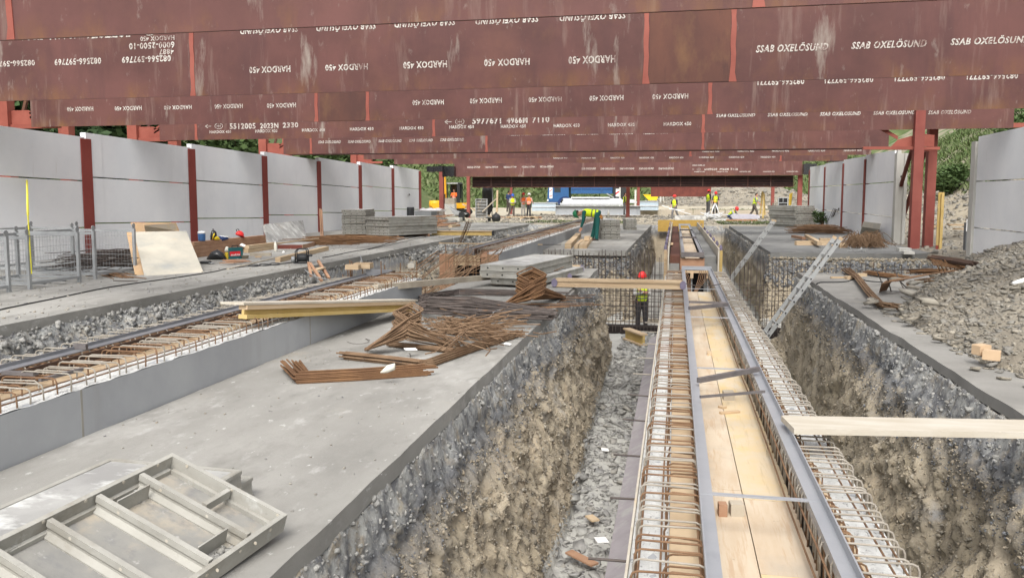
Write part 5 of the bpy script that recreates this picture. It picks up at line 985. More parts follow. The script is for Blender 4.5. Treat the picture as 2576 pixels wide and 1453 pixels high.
c = A + dirv * 1.22 + Vector((-.06, .03, .43)); t = thing('jacket', 'dark blue and white jacket spread beside the backpack on the timber pile', 'jacket', c, ang(A, B))
part('cloth', MB().loft([((-.22, 0, .0), (0, .1, 0), (0, 0, .09)), ((-.08, 0, 0), (0, .11, 0), (0, 0, .07)), ((.1, 0, 0), (0, .1, 0), (0, 0, .045)), ((.2, 0, 0), (0, .05, 0), (0, 0, .01))], 12), 'cloth_blue', t, True); part('lining', MB().loft([((-.15, .02, .07), (0, .05, 0), (0, 0, .02)), ((.05, .0, .05), (0, .1, 0), (0, 0, .02)), ((.3, 0, .025), (0, .06, 0), (0, 0, .015))], 10), 'paper', t, True)
def helmet(mat_, t, c=(0, 0, 0), s=1., rot=None):
    mb = MB(); prof = [(.135, 0), (.13, .03), (.118, .08), (.085, .125), (.04, .148), (.005, .152)]; mb.loft([((0, 0, h_), (r * 1.12, 0, 0), (0, r * .92, 0)) for r, h_ in prof], 16)
    o = part('helmet', mb, mat_, t, True, loc=c, rot=rot); o.scale = (s, s, s)
    mb2 = MB().loft([((.02, 0, -.004), (.175, 0, 0), (0, .138, 0)), ((.02, 0, .006), (.17, 0, 0), (0, .134, 0))], 16); b = part('brim', mb2, mat_, o, True)
    return o
c = A + dirv * 2.1 + Vector((-.06, .03, .43)); t = thing('hard_hat', 'red hard hat lying tipped on the right end of the timber pile', 'hard hat', c); helmet('helmet_red', t, (0, 0, .05), .9, (0, R_(25), 1.2)); part('ear_defender', MB().tube([(-.08, .0, .15), (-.1, 0, .22), (-.04, 0, .24), (0, 0, .18)], .012, 6), 'machine_black', t, True)
c = Q(15, 400, 830); t = MB(); t.loft([((-.22, 0, .02), (0, .04, 0), (0, 0, .02)), ((-.1, .02, .1), (0, .13, 0), (0, 0, .1)), ((.05, 0, .13), (0, .16, 0), (0, 0, .13)), ((.2, -.02, .09), (0, .12, 0), (0, 0, .09)), ((.28, 0, .02), (0, .03, 0), (0, 0, .02))], 12)
o = part('plastic_bag', t, 'bag_black', None, True); o.location = c + Vector((0, .1, 0)); o.rotation_euler = (0, 0, .2); tag(o, 'shiny black plastic bag lying in front of the timber pile', 'bag')
c = Q(15, 632, 820); t = thing('oil_bottle', 'yellow oil bottle with a clear top beside the green tool case', 'bottle', c); part('body', MB().lathe([(.055, 0), (.058, .02), (.058, .15), (.05, .19)], n=14), 'oil_yellow', t, True); part('top', MB().lathe([(.057, .19), (.06, .25), (.045, .3), (.02, .33)], n=14), 'clear_plastic', t, True)
c = Q(15, 765, 815); rzc = ang(Q(15, 655, 825), Q(15, 885, 812)); t = thing('tool_case', 'dark green tool case with a red label, standing upright', 'tool case', c, rzc)
part('shell', MB().prism([(-.19, .01), (-.17, 0), (.17, 0), (.19, .01), (.195, .27), (.18, .3), (-.18, .3), (-.19, .27)], .1, (0, -.05, 0)), 'case_green', t); part('label', MB().box(-.17, .12, -.056, -.051, .08, .2), 'label_red', t)
part('handle', MB().tube([(-.08, 0, .3), (-.08, 0, .345), (.08, 0, .345), (.08, 0, .3)], .012, 6), 'machine_black', t)
l = bpy.data.objects.new('lettering', text_mesh('makita', .2).copy()); l.data.materials[0] = MATS['white_paint']; COL.objects.link(l); l.parent = t; l.location = (-.02, -.058, .115); l.scale = (.25, 1, .055)
c = Q(15, 925, 640, .12); sheet('white paper sheets lying by the green tool case', [c + Vector((-.14, -.05, .1)), c + Vector((.16, -.04, 0)), c + Vector((.12, .12, .02)), c + Vector((-.16, .12, .14))], .01, 'paper', 'paper_sheets', 'paper')
o = part('mortar_tub', MB().lathe([(.07, 0), (.1, .09), (.105, .09), (.09, .085)], n=14), 'timber_grey', None, True); o.location = Q(15, 930, 812); tag(o, 'small grey tub right of the tool case', 'tub')
A2, B2 = Q(15, 910, 720), Q(15, 1385, 655)
for i in range(2): plank(['lower', 'upper'][i] + ' pale squared timber right of the tool case', A2 + Vector((0, .12 + .05 * i, .05 + .11 * i)), B2 + Vector((0, .12 + .02 * i, .05 + .11 * i)), .14, .1, 'timber', 'squared timber')
plank('short grey squared timber in front of the pale squared timbers', Q(15, 1010, 742, .04), Q(15, 1365, 740, .04), .1, .08, 'timber_grey')
mb = MB()
for i in range(16): p = Q(15, rnd.uniform(500, 860), rnd.uniform(830, 885), .01 + .006 * i); a_ = rnd.uniform(-.4, .5); mb.bar(p, p + Vector((math.cos(a_) * .35, math.sin(a_) * .35, .005)), .04, .015)
single('timber_scraps', mb, 'timber_brown', 'little heap of brown wood strips in front of the tool case', 'wood scraps', kind='stuff')
c = Q(15, 280, 905); t = thing('angle_grinder', 'grey hand grinder lying by the plywood sheet', 'grinder', c, .3); part('body', MB().lathe([(.02, -.15), (.035, -.1), (.035, .05), (.045, .08), (.03, .12)], (0, 0, .045), 10, 'x'), 'machine_black', t, True); part('guard', MB().lathe([(.07, 0), (.075, .01), (.02, .02)], (.12, 0, .02), 12), 'galv', t, True)
c = Q(15, 1437, 690); t = thing('water_bottle', 'clear plastic bottle standing by the brown steel form', 'bottle', c); part('body', MB().lathe([(.04, 0), (.045, .02), (.045, .2), (.015, .27)], n=12), 'clear_plastic', t, True); part('cap', MB().lathe([(.018, .27), (.018, .3)], n=10), 'white_paint', t)
a, b = Q(15, 1470, 650), Q(15, 1880, 650); t = thing('steel_form', 'brown steel form lying flat between the timber pile and the panel stacks', 'steel form', a, ang(a, b)); L = (b - a).length; part('side', MB().box(0, L, 0, .02, 0, .13), 'dark_red', t); part('side', MB().box(0, L, 1.6, 1.62, 0, .13), 'dark_red', t); part('side', MB().box(L, L + .02, 0, 1.62, 0, .13), 'timber_brown', t); part('top_board', MB().box(0, L, .021, 1.6, .115, .13), 'form_face', t)
plank('long batten lying over the brown steel form', Q(15, 1280, 580, .15), Q(15, 2150, 475, .18), .07, .03, 'timber'); plank('thick pale squared timber lying on the left slab near the trench', Q(15, 1475, 830, .06), Q(15, 2290, 640, .06), .13, .12, 'timber', 'squared timber')
plank('thin board edge lying behind the thick squared timber', Q(15, 1580, 835, .01), Q(15, 1900, 790, .01), .08, .02, 'timber'); plank('long thin strip of wood on the left slab before the timber pile', Q(15, 640, 985, .01), Q(15, 1600, 760, .01), .06, .02, 'timber_grey')
for i, (x, y) in enumerate([(1150, 790), (1100, 760)]): block(['little tan brick', 'smaller tan brick'][i] + ' on the slab right of the grey tub', Q(15, x, y), .16 - .06 * i, .08, .03, .3, 'brick_tan')
c = Q(15, 1570, 715); o = part('paper_scrap', MB().ball((0, 0, .02), .035, 8), 'paper'); o.location = c; tag(o, 'crumpled white paper on the left slab by the bottle', 'paper')
# vibrator motor
c = Q(15, 1880, 890); t = thing('vibrator_motor', 'black portable vibrator motor in a tube handle frame at the left slab edge', 'machine', c, .2)
part('motor', MB().lathe([(.04, -.15), (.09, -.13), (.1, -.05), (.1, .09), (.08, .12), (.04, .14)], (.02, 0, .14), 16, 'x'), 'machine_black', t, True); part('gearbox', MB().lathe([(.05, -.26), (.075, -.24), (.075, -.18), (.04, -.15)], (0, 0, .1), 14, 'x'), 'galv', t, True)
for y_ in (-.08, .08): part('handle_frame', MB().tube([(-.14, y_, 0), (-.14, y_, .3), (-.08, y_, .36), (.1, y_, .36), (.14, y_, .32), (.14, y_, 0)], .014, 8), 'machine_black', t, True)
part('foot', MB().box(-.18, .2, -.1, -.07, 0, .025), 'machine_black', t); part('foot', MB().box(-.18, .2, .07, .1, 0, .025), 'machine_black', t); part('plug', MB().lathe([(.03, .0), (.03, .1)], (.15, 0, .2), 8, 'x'), 'machine_black', t)
def cord(label, pts, r=.011, m='cord', name='cable', cat='cable', n=5, wob=.02):
    out = []
    pts = [Vector(p) for p in pts]
    for i in range(len(pts) - 1):
        p0 = pts[max(i - 1, 0)]; p1, p2 = pts[i], pts[i + 1]; p3 = pts[min(i + 2, len(pts) - 1)]
        for k in range(6):
            s = k / 6; out.append(.5 * ((2 * p1) + (p2 - p0) * s + (2 * p0 - 5 * p1 + 4 * p2 - p3) * s * s + (3 * p1 - p0 - 3 * p2 + p3) * s ** 3) + Vector((rnd.uniform(-wob, wob), 0, 0)) * .3)
    out.append(pts[-1]); return single(name, MB().tube(out, r, n), m, label, cat, smooth=True)
cord('long black cable running along the left slab to the motor', [Q(4, x, y, .012) for x, y in [(-60, 897), (0, 885), (400, 803), (850, 712), (1300, 648), (1600, 602), (1700, 580), (1850, 560), (1990, 552), (2090, 545), (2200, 530), (2260, 520)]])
cord('cable running on along the left slab past the panel stacks', [Q(16, x, y, .012) for x, y in [(-200, 1230), (0, 1195), (350, 1120), (700, 1062), (900, 1010), (1300, 890), (1700, 815), (1930, 780), (2300, 690)]])
cord('second thinner cable beside it past the shorter panel stack', [Q(16, x, y, .012) for x, y in [(700, 1075), (1000, 1010), (1300, 940), (1700, 850), (2100, 780)]], .008)
cord('thin grey hose drooping from the motor to the little wooden trestle', [Q(15, 1850, 905, .02), Q(15, 1900, 960, -.05), QY(15, 2000, 1060, 16.4), QY(15, 2180, 1135, 16), QY(15, 2330, 1158, 15.8)], .01, 'galv', 'hose', 'hose')
mb = MB()
for j in range(3): mb.tube([Q(15, 1075 + 110 * j * 1.6 + 90 * math.cos(a), 925 - 12 * j + 16 * math.sin(a), .012) for a in np.linspace(0, 6.28, 18)], .01, 5)
single('cable_coil', mb, 'cord', 'three loose loops of black cable on the left slab before the motor', 'cable')
# trestle hanging on the bank
a, b = QY(15, 2010, 890, 17.3), QY(15, 2210, 1185, 16.6); a2, b2 = QY(15, 2150, 850, 17.9), QY(15, 2330, 1140, 17.2)
t = thing('wooden_trestle', 'small wooden trestle leaning down the bank below the motor', 'trestle', b)
for p, q in ((a, b), (a + Vector((-.08, .1, 0)), b + Vector((-.3, .1, .1))), (a2, b2)): wpart('leg', MB().bar(p, q, .06, .05), 'timber_brown', t)
wpart('crosspiece', MB().bar(a.lerp(b, .4), a2.lerp(b2, .4), .16, .03), 'timber', t)
cord('thin pale pipe standing out of the gravel by the left slab edge', [QY(16, 540, 1190, 19.6), QY(16, 580, 1340, 19.3)], .012, 'galv', 'thin_pipe', 'pipe'); cord('curved pale pipe dangling under the far yellow beam', [QY(17, 600, 150, 30.5), QY(17, 625, 200, 30.2), QY(17, 632, 290, 30)], .014, 'galv', 'thin_pipe', 'pipe')
# ---- rebar bundles
def bundle(label, pts, n, r, rad, m='rebar', fray=.1, name='rebar_bundle', flat_=.5, tie=0, group=None, endfan=1., stf=False):
    mb = MB(); pts = [Vector(p) for p in pts]
    for i in range(n):
        a = rnd.uniform(0, 6.28); q = rnd.random() ** .5; o1 = Vector((math.cos(a) * q * rad, math.cos(a) * q * rad * .6, (math.sin(a) * q * flat_ + flat_) * rad)); out = []
        d0 = (pts[0] - pts[1]).normalized(); d1 = (pts[-1] - pts[-2]).normalized()
        for j, p in enumerate(pts):
            k = endfan if j in (0, len(pts) - 1) else 1.; v = p + Vector((o1[0] * k, o1[1] * k, o1[2] * (.6 + .4 * k))); out.append(v)
        out[0] += d0 * rnd.uniform(-fray, fray); out[-1] += d1 * rnd.uniform(-fray, fray); mb.tube(out, r, 5)
    o = single(name, mb, m, label, 'rebar', group); o['kind'] = 'stuff' if stf else o.get('kind', ''); 
    if not stf: del o['kind']
    return o
q21 = lambda x, y, z=0.: Q(21, x, y, z)
bundle('nearest rusty rebar bundle on the main slab, bent at its left end', [q21(75, 620, .0), q21(195, 745, .0), q21(760, 715, 0), q21(1340, 672, .0)], 26, .009, .075, 'rebar_orange', .05, flat_=.75)
bundle('short splayed bars beside the bent left end of the nearest bundle', [q21(130, 570, .03), q21(215, 690, .03)], 9, .009, .045, 'rebar_orange', .04)
bundle('long boomerang shaped rusty bundle with its bend pointing at the camera', [q21(565, 520), q21(960, 562), q21(1290, 602), q21(1345, 596), q21(1760, 448), q21(2175, 312)], 24, .008, .06, 'rebar_brown', .03, flat_=.7)
bundle('shorter boomerang bundle behind it, carrying a white tag', [q21(985, 408), q21(1290, 440), q21(1590, 470), q21(1640, 462), q21(2005, 335)], 18, .008, .045, 'rebar_brown', .03, flat_=.7)
for k, x, y, z, sx, sy, r_, lab in [(21, 1180, 430, .08, .14, .05, .9, 'white tag tied on the shorter boomerang bundle'), (21, 2068, 382, .02, .08, .04, -.3, 'small white tag on the slab near the right arm of the long bundle')]:
    o = part('paper_tag', MB().box(-sx / 2, sx / 2, -sy / 2, sy / 2, 0, .004), 'white_paint'); o.location = Q(k, x, y, z); o.rotation_euler = (.3, .1, r_); tag(o, lab, 'tag')
o = part('plastic_scrap', MB().loft([((-.06, 0, .01), (0, .02, 0), (0, 0, .01)), ((0, 0, .04), (0, .04, 0), (0, 0, .035)), ((.06, .02, .06), (0, .02, 0), (0, 0, .03))], 8), 'clear_plastic', None, True); o.location = q21(970, 650, .1); tag(o, 'scrap of pale plastic film caught on the nearest bundle', 'plastic scrap')
def wire(label, k, pts, z=.01): cord(label, [Q(k, x, y, z) for x, y in pts], .0025, 'rebar_dark', 'tie_wire', 'wire', 4)
wire('loose tie wire on the slab left of the pyramid of stirrup bars', 21, [(600, 360), (640, 375), (720, 380), (800, 360), (770, 335), (810, 345)])
wire('loose tie wire arching above the long boomerang bundle', 21, [(730, 530), (800, 505), (900, 508), (1000, 530), (1100, 550)], .05); wire('short hanging tie wire below the white tag', 21, [(1165, 465), (1180, 490), (1170, 520), (1188, 555)])
cord('long kinked grey wire rising over the tangle of bars', [Q(21, 1830, 180, .15), Q(21, 1920, 120, .2), Q(21, 1950, 85, .25), Q(21, 2080, 40, .15)], .005, 'galv', 'tie_wire', 'wire', 4)
def pyramid(label, k, apex, lf, rf, lw, n, m, za, r=.008, spread=(30, 90)):
    mb = MB(); ap0 = Q(k, *apex, za); lfp, rfp = Q(k, *lf, .03), Q(k, *rf, .03); base = Vector((ap0[0], ap0[1], 0))
    for i in range(n):
        f = i / (n - 1); z = za * (1 - .62 * f); ap = base + Vector((rnd.uniform(-.02, .02), rnd.uniform(-.02, .02), z))
        A_ = Q(k, lf[0] + rnd.uniform(-spread[0], spread[0]) * .5, lf[1] + rnd.uniform(-14, 10), .015 + .07 * rnd.random()); B_ = Q(k, rf[0] + rnd.uniform(-spread[1], spread[1]), rf[1] + rnd.uniform(-26, 12), .015 + .04 * rnd.random())
        u = Vector((1, rnd.uniform(-.15, .15), rnd.uniform(-.05, .1))).normalized(); v = Vector((-.15, .85, .38)); w_ = lw * rnd.uniform(.9, 1.1); c0 = ap + Vector((-.03 * f, .02, .01))
        def L(a, b): return c0 + u * a * w_ + v * b * w_
        pts = [A_, A_.lerp(ap, .93), L(.1, .05), L(.44, .38), L(.49, .47), L(.44, .56), L(.07, .93), L(0, .98), L(-.07, .93), L(-.44, .58), L(-.5, .48), L(-.44, .4), L(-.1, .05), B_.lerp(ap, .93), B_]
        mb.tube(pts, r, 5)
    return single('bent_stirrups', mb, m, label, 'rebar')
pyramid('pyramid of long bent stirrup bars with square loops at its peak, behind the boomerang bundles', 21, (1140, 150), (770, 430), (1560, 405), .30, 26, 'rebar_brown', .36)
pyramid('orange rusty stirrups stacked with loops up and legs spread, behind the dark bars', 17, (1740, 800), (1330, 1130), (2150, 1025), .42, 34, 'rebar_orange', .42, .010, (60, 70))
mb = MB()
for i in range(150):
    x, y = rnd.gauss(1640, 150), rnd.gauss(235, 50); z = max(.01, .32 * math.exp(-((x - 1640) / 200) ** 2) * rnd.random()); p = q21(x, y, z); a_ = rnd.gauss(0, 1.1); L = rnd.uniform(.3, .8)
    d = Vector((math.cos(a_) * L, math.sin(a_) * L, rnd.uniform(-.12, .14))); e = p + d + Vector((rnd.uniform(-.12, .12), rnd.uniform(-.12, .12), .0)); e[2] = max(.01, e[2]); q_ = p - d * .3; q_[2] = max(.01, q_[2])
    mb.tube([q_, p, p + d * .8, e], .0065, 5)
o = single('rebar_tangle', mb, 'rebar_brown', 'tangled heap of thin short bars on the main slab', 'rebar'); o['kind'] = 'stuff'
# dark bars
mb = MB()
for i in range(58):
    f = rnd.random(); xa, ya = 130 + 60 * rnd.random(), 1000 + 230 * f; xb, yb = 2040 + rnd.uniform(-120, 60), 1200 + 135 * f; z = .02 + .34 * rnd.random() ** 1.5 * (1 - abs(f - .5)); f = min(1.15, max(-.1, f + rnd.gauss(0, .12)))
    m1 = rnd.uniform(800, 1000); pts = [Q(17, xa + 90, ya - 35, z + .02), Q(17, xa, ya, z), Q(17, xa + 20, ya + 10, z), Q(17, m1, (1030 + 230 * f + rnd.uniform(-25, 25)) + 80 * (m1 - 800) / 400, z), Q(17, xb, yb, z * .5 + .01)]; mb.tube(pts, .011, 5)
o = single('rebar_bundle', mb, 'rebar_dark', 'broad pile of long dark bars lying across the main slab', 'rebar'); o['kind'] = 'stuff'
mb = MB()
for i in range(34):
    f = rnd.random(); pts = [Q(17, 430 + rnd.uniform(-200, 60), 960 + 40 * f, .05 + .08 * rnd.random()), Q(17, 700, 900 + 80 * f, .06), Q(17, 1300, 905 + 90 * f, .08 * rnd.random() + .02), Q(17, 2150 + rnd.uniform(-160, 120), 950 + 25 * f, .04)]; mb.tube(pts, .0085, 5)
single('rebar_bundle', mb, 'rebar_dark', 'second pile of dark bars lying behind the broad one', 'rebar')
for i, (pts, lab) in enumerate([([(900, 1165), (1100, 1400)], 'single thin bar sticking over the tangle near the dark bars'), ([(1340, 1140), (2370, 1120)], 'single dark rod pointing past the slab edge behind the broad pile'), ([(1700, 1000), (2543, 990)], 'farther dark rod pointing right past the slab edge'), ([(1800, 760), (2190, 590)], 'thin bars leaning up to the yellow timber beams'), ([(870, 1010), (1420, 1110)], 'thin rusty bar lying askew on the second dark pile')]):
    single('rebar_rod', MB().tube([Q(17, pts[0][0], pts[0][1], .03), Q(17, pts[1][0], pts[1][1], .05 if i != 3 else .3)], .008, 5), 'rebar_dark' if i in (1, 2) else 'rebar', lab, 'rebar')
mb = MB()
for i in range(46): x, y = rnd.uniform(1000, 2000), rnd.uniform(1000, 1190); p = Q(17, x, y, .015); a_ = rnd.gauss(.1, .5); mb.tube([p, p + Vector((math.cos(a_), math.sin(a_), 0)) * rnd.uniform(.3, .9)], .006, 4)
o = single('rebar_scraps', mb, 'rebar', 'scattered thin bars lying between the dark piles', 'rebar'); o['kind'] = 'stuff'
# bars on the left slab
def messy(label, k, xs_, ys_, n, m, L=(.8, 2.), dirs=.15, z=.25, r=.009, base=0., name='rebar_pile'):
    mb = MB()
    for i in range(n):
        x, y = rnd.uniform(*xs_), rnd.uniform(*ys_); p = Q(k, x, y, 0); zz = rnd.random() * z + .01; a_ = base + rnd.gauss(0, dirs); l_ = rnd.uniform(*L) / 2; d = Vector((math.cos(a_), math.sin(a_), 0)) * l_
        mb.tube([p - d + Vector((0, 0, max(.01, zz - .1 * rnd.random()))), p + Vector((0, 0, zz)), p + d + Vector((0, 0, max(.01, zz - .12 * rnd.random())))], r, 5)
    o = single(name, mb, m, label, 'rebar'); o['kind'] = 'stuff'; return o
messy('pile of dark bent mesh reinforcement behind the mesh container', 14, (1500, 2300), (900, 1020), 110, 'rebar_dark', (1.2, 2.4), .25, .42, .009, R_(80))
messy('thin bars splaying out of the dark pile onto the left slab', 14, (1900, 2250), (1040, 1110), 16, 'rebar', (.8, 1.3), .12, .05, .009, R_(-28))
messy('orange rusty bars spread on the slab before the taller panel stack', 16, (0, 800), (830, 960), 110, 'rebar_orange', (1.2, 2.6), .2, .14, .011, R_(25)); messy('orange rusty bars fanning out left of the taller panel stack over the steel form', 15, (1900, 2500), (490, 600), 50, 'rebar_orange', (1., 2.2), .2, .12, .01, R_(30))
single('rebar_rod', MB().tube([Q(14, 2010, 1160, .01), Q(14, 2440, 1172, .01)], .009, 5), 'rebar_dark', 'short dark rod alone on the left slab before the leaning plywood', 'rebar')
bundle('two rods leaning against the left wall beside its last bay', [Q(16, 1590, 340), QX(16, 1490, 0, -15.7)], 3, .02, .04, 'rebar_dark', .1); bundle('timbers leaning on the red post left of the taller panel stack', [Q(15, 2210, 460), QX(15, 2190, 10, -15.6)], 3, .035, .07, 'timber_brown', .2, name='leaning_timbers')
# right slab bars
bundle('long twisted rebar bundle lying on the near right slab towards the stone heap', [Q(19, 330, 640, .02), Q(19, 480, 745, .03), Q(19, 620, 930, .03), Q(19, 760, 1085, .02), Q(19, 960, 1130, .02)], 26, .011, .07, 'rebar_brown', .15, endfan=1.7)
bundle('orange bundle lying behind the twisted bundle on the near right slab', [Q(19, 640, 685, .02), Q(19, 850, 715, .02), Q(19, 1040, 735, .02)], 18, .012, .08, 'rebar_orange', .2); bundle('orange bundle half on the soil behind the long rods on the right slab', [Q(19, 1180, 665, .03), Q(19, 1500, 668, .05), Q(19, 1830, 650, .1)], 20, .012, .09, 'rebar_orange', .2)
mb = MB()
for i in range(7): mb.tube([Q(19, 760 + 14 * i, 900 - 4 * i, .01), Q(19, 790 + 18 * i, 800 - 4 * i, .22), Q(19, 840 + 20 * i, 765, .24), Q(19, 1350 + 30 * i, 680 - 4 * i, .25), Q(19, 1850, 620 - i * 4, .3)], .010, 5)
single('bent_bars', mb, 'rebar', 'long rods with bent down ends propped up on the near right slab', 'rebar')
mb = MB()
for xa, ya, xb, yb in [(730, 650, 790, 790), (860, 730, 905, 895), (950, 630, 1075, 890), (1010, 760, 1110, 860), (740, 640, 1430, 600)]: mb.tube([Q(19, xa, ya, .3), Q(19, xb, yb, .01)] if yb > ya else [Q(19, xa, ya, .3), Q(19, xb, yb, .4)], .010, 5)
single('bent_bars', mb, 'rebar_dark', 'dark spacer bars crossing the propped rods on the near right slab', 'rebar')
mb = MB()
for i in range(9): x = 1440 + i * 45; mb.tube([Q(19, x, 500, .45), Q(19, x + 60 + i * 4, 600, .3), Q(19, x + 110, 700, .12)], .010, 5)
for i in range(5): mb.tube([Q(19, 1400 + 10 * i, 490 + 18 * i, .45), Q(19, 1900, 580 + 10 * i, .3)], .010, 5)
single('rebar_mat', mb, 'rebar_orange', 'orange rusty bar mat leaning on the soil at the top of the stone heap', 'rebar mat')
bundle('dark brown heavy bars lying down the slope to the stone heap', [Q(19, 1400, 495, .4), Q(19, 1700, 540, .4), Q(19, 1940, 585, .4)], 8, .02, .09, 'rail_brown', .1); bundle('short dark bent bars at the foot of the stone heap', [Q(19, 1150, 835, .03), Q(19, 1250, 800, .06), Q(19, 1390, 795, .1)], 12, .012, .08, 'rebar_brown', .15, endfan=1.6)
cord('black cable trailing over the near right slab past the twisted bundle', [Q(19, -30, 800, .01), Q(19, 20, 780, .01), Q(19, 200, 778, .01), Q(19, 350, 768, .01), Q(19, 480, 730, .01), Q(19, 620, 765, .01), Q(19, 800, 778, .01)], .012); plank('pale batten under the start of the twisted bundle', Q(19, 145, 720, .02), Q(19, 380, 718, .02), .06, .03); block('round tan timber disc beside the twisted bundle, nearer one', Q(19, 395, 740), .2, .12, .06, .3, 'timber'); block('tan timber wedge beside the twisted bundle, farther one', Q(19, 520, 705), .22, .12, .06, .5, 'timber')
single('painted_line', MB().bar(Q(19, 385, 1021, .003), Q(19, 645, 1026, .003), .02, .002), 'board_white', 'thin pale lath lying straight on the near right slab', 'lath')
# blocks on the heap
block('tan timber block on the lower stone heap, left one of two', Q(6, 2252, 1225, .1), .14, .1, .1, .5, 'brick_tan'); block('tan timber block on the lower stone heap, right one of two', Q(6, 2330, 1262, .08), .15, .1, .09, -.4, 'brick_tan')
o = part('plastic_scrap', MB().loft([((-.1, 0, .0), (0, .04, 0), (0, 0, .02)), ((0, 0, .03), (0, .05, 0), (0, 0, .03)), ((.1, .04, .07), (0, .03, 0), (0, 0, .02))], 8), 'paper', None, True); o.location = (4.15, 10.9, float(heap_h(np.array(4.15), np.array(10.9))) + .1); tag(o, 'white plastic scrap high on the stone heap', 'plastic scrap')
# far right slab things
def tuftpile(label, k, xs_, y0, n, m, h):
    mb = MB()
    for i in range(n):
        x = rnd.uniform(*xs_); p = Q(k, x, y0 + rnd.uniform(-25, 25), .0); s = rnd.choice([-1, 1]); w_ = rnd.uniform(.15, .55); hh = rnd.uniform(.4, 1.) * h; d = Vector((s * rnd.uniform(.2, 1), rnd.uniform(-.5, .5), 0)) * w_
        mb.tube([p - d * .6 + Vector((0, 0, .02)), p + Vector((0, 0, hh * .75)), p + d * .25 + Vector((0, 0, hh)), p + d * .6 + Vector((0, 0, hh * .8)), p + d * 1.3 + Vector((0, 0, .05 * rnd.random() + .02))], .008, 4)
    o = single('rebar_pile', mb, m, label, 'rebar'); o['kind'] = 'stuff'; return o
tuftpile('bushy heap of thin bent bars on the far right slab behind the ladder top', 13, (870, 1280), 1335, 260, 'rebar_brown', .5)
messy('low flat pile of orange and dark bars before the right wall', 13, (370, 680), (1120, 1170), 90, 'rebar', (1.4, 2.6), .12, .28, .011, R_(-8))
sheet('pale board stack leaning on the right wall behind the bushy heap', [Q(13, 1015, 1180), Q(13, 1215, 1195), Q(13, 1275, 1110, .5), Q(13, 1050, 1075, .5)], .2, 'cast_ply')
for i, (a, b, w_, t_, z_, lab) in enumerate([((190, 1280), (640, 1275), .12, .12, .06, 'long tan squared timber lying before the orange bar pile'), ((330, 1195), (500, 1290), .14, .12, .14, 'squared timber lying slantwise on top of the long tan one'), ((160, 1200), (300, 1225), .14, .1, .1, 'brown timber left of the slanting one'), ((190, 1305), (780, 1308), .3, .03, .015, 'thin flat board under the ladder top on the far right slab'), ((500, 1240), (660, 1240), .12, .1, .12, 'short tan timber behind the slanting one')]):
    plank(lab, Q(13, a[0], a[1], z_), Q(13, b[0], b[1], z_), w_, t_, 'timber' if i != 2 else 'timber_brown')
block('pale timber block right of the ladder top', Q(13, 795, 1345), .2, .15, .15, .1, 'timber'); mb = MB()
for i in range(12): p = Q(13, rnd.uniform(910, 1060), rnd.uniform(1370, 1392), .03); mb.bar(p, p + Vector((rnd.uniform(-.15, .15), rnd.uniform(-.1, .1), rnd.uniform(0, .08))), .04, .02)
o = single('metal_scraps', mb, 'aluminium', 'small pale metal scraps in front of the bushy heap', 'scrap'); o['kind'] = 'stuff'
single('stone_kerb', MB().box(*sum(([Q(13, 1530, 1395)[i], Q(13, 1680, 1395)[i] + (.35 if i else 0)] for i in (0, 1)), []), 0, .1), 'precast_warm', 'pale concrete kerb stone at the corner of the far right slab, upper one', 'kerb stone'); single('stone_kerb', MB().box(*sum(([Q(13, 1590, 1430)[i], Q(13, 1720, 1430)[i] + (.3 if i else 0)] for i in (0, 1)), []), 0, .08), 'precast_warm', 'pale concrete kerb stone at the slab corner, lower one', 'kerb stone')
bundle('thin dark bars leaning on the right wall by the weedy bush', [Q(13, 610, 1085), QX(13, 715, 860, 7.3)], 9, .012, .09, 'rebar_dark', .1, endfan=2)
# ladders
def ladder(label, b0, b1, wv, n, m='aluminium'):
    b0, b1, wv = Vector(b0), Vector(b1), Vector(wv); t = thing('ladder', label, 'ladder', b0, 0, 'aluminium ladders'); up = wv.normalized()
    for o_ in (Vector((0, 0, 0)), wv): wpart('stringer', MB().bar(b0 + o_, b1 + o_, .07, .028, up), m, t)
    for i in range(n): p = b0.lerp(b1, (i + .5) / n); wpart('rung', MB().bar(p, p + wv, .028, .028), m, t); wpart('rung_end', MB().tube([p - up * .03, p - up * .018], .014, 8), 'hole', t)
    for o_ in (Vector((0, 0, 0)), wv): wpart('end_cap', MB().bar((b0.lerp(b1, .99)) + o_, b1.lerp(b0, -.006) + o_, .074, .032, up), 'timber', t)
def lad(label, k, top, bot, Yl, n, wv, zf=-1.95):
    T_, B_ = QY(k, *top, Yl), QY(k, *bot, Yl); d = B_ - T_; B_ = T_ + d * ((zf - T_[2]) / d[2]); ladder(label, B_, T_, wv, n)
lad('near aluminium ladder leaning out of the trench on the edge of the near right slab', 6, (1195, 350), (675, 1045), 15.9, 13, (-.03, .44, 0))
lad('far aluminium ladder leaning on the edge of the far right slab beside the boxed wall', 6, (700, 215), (400, 620), 27.4, 12, (-.03, .44, 0))
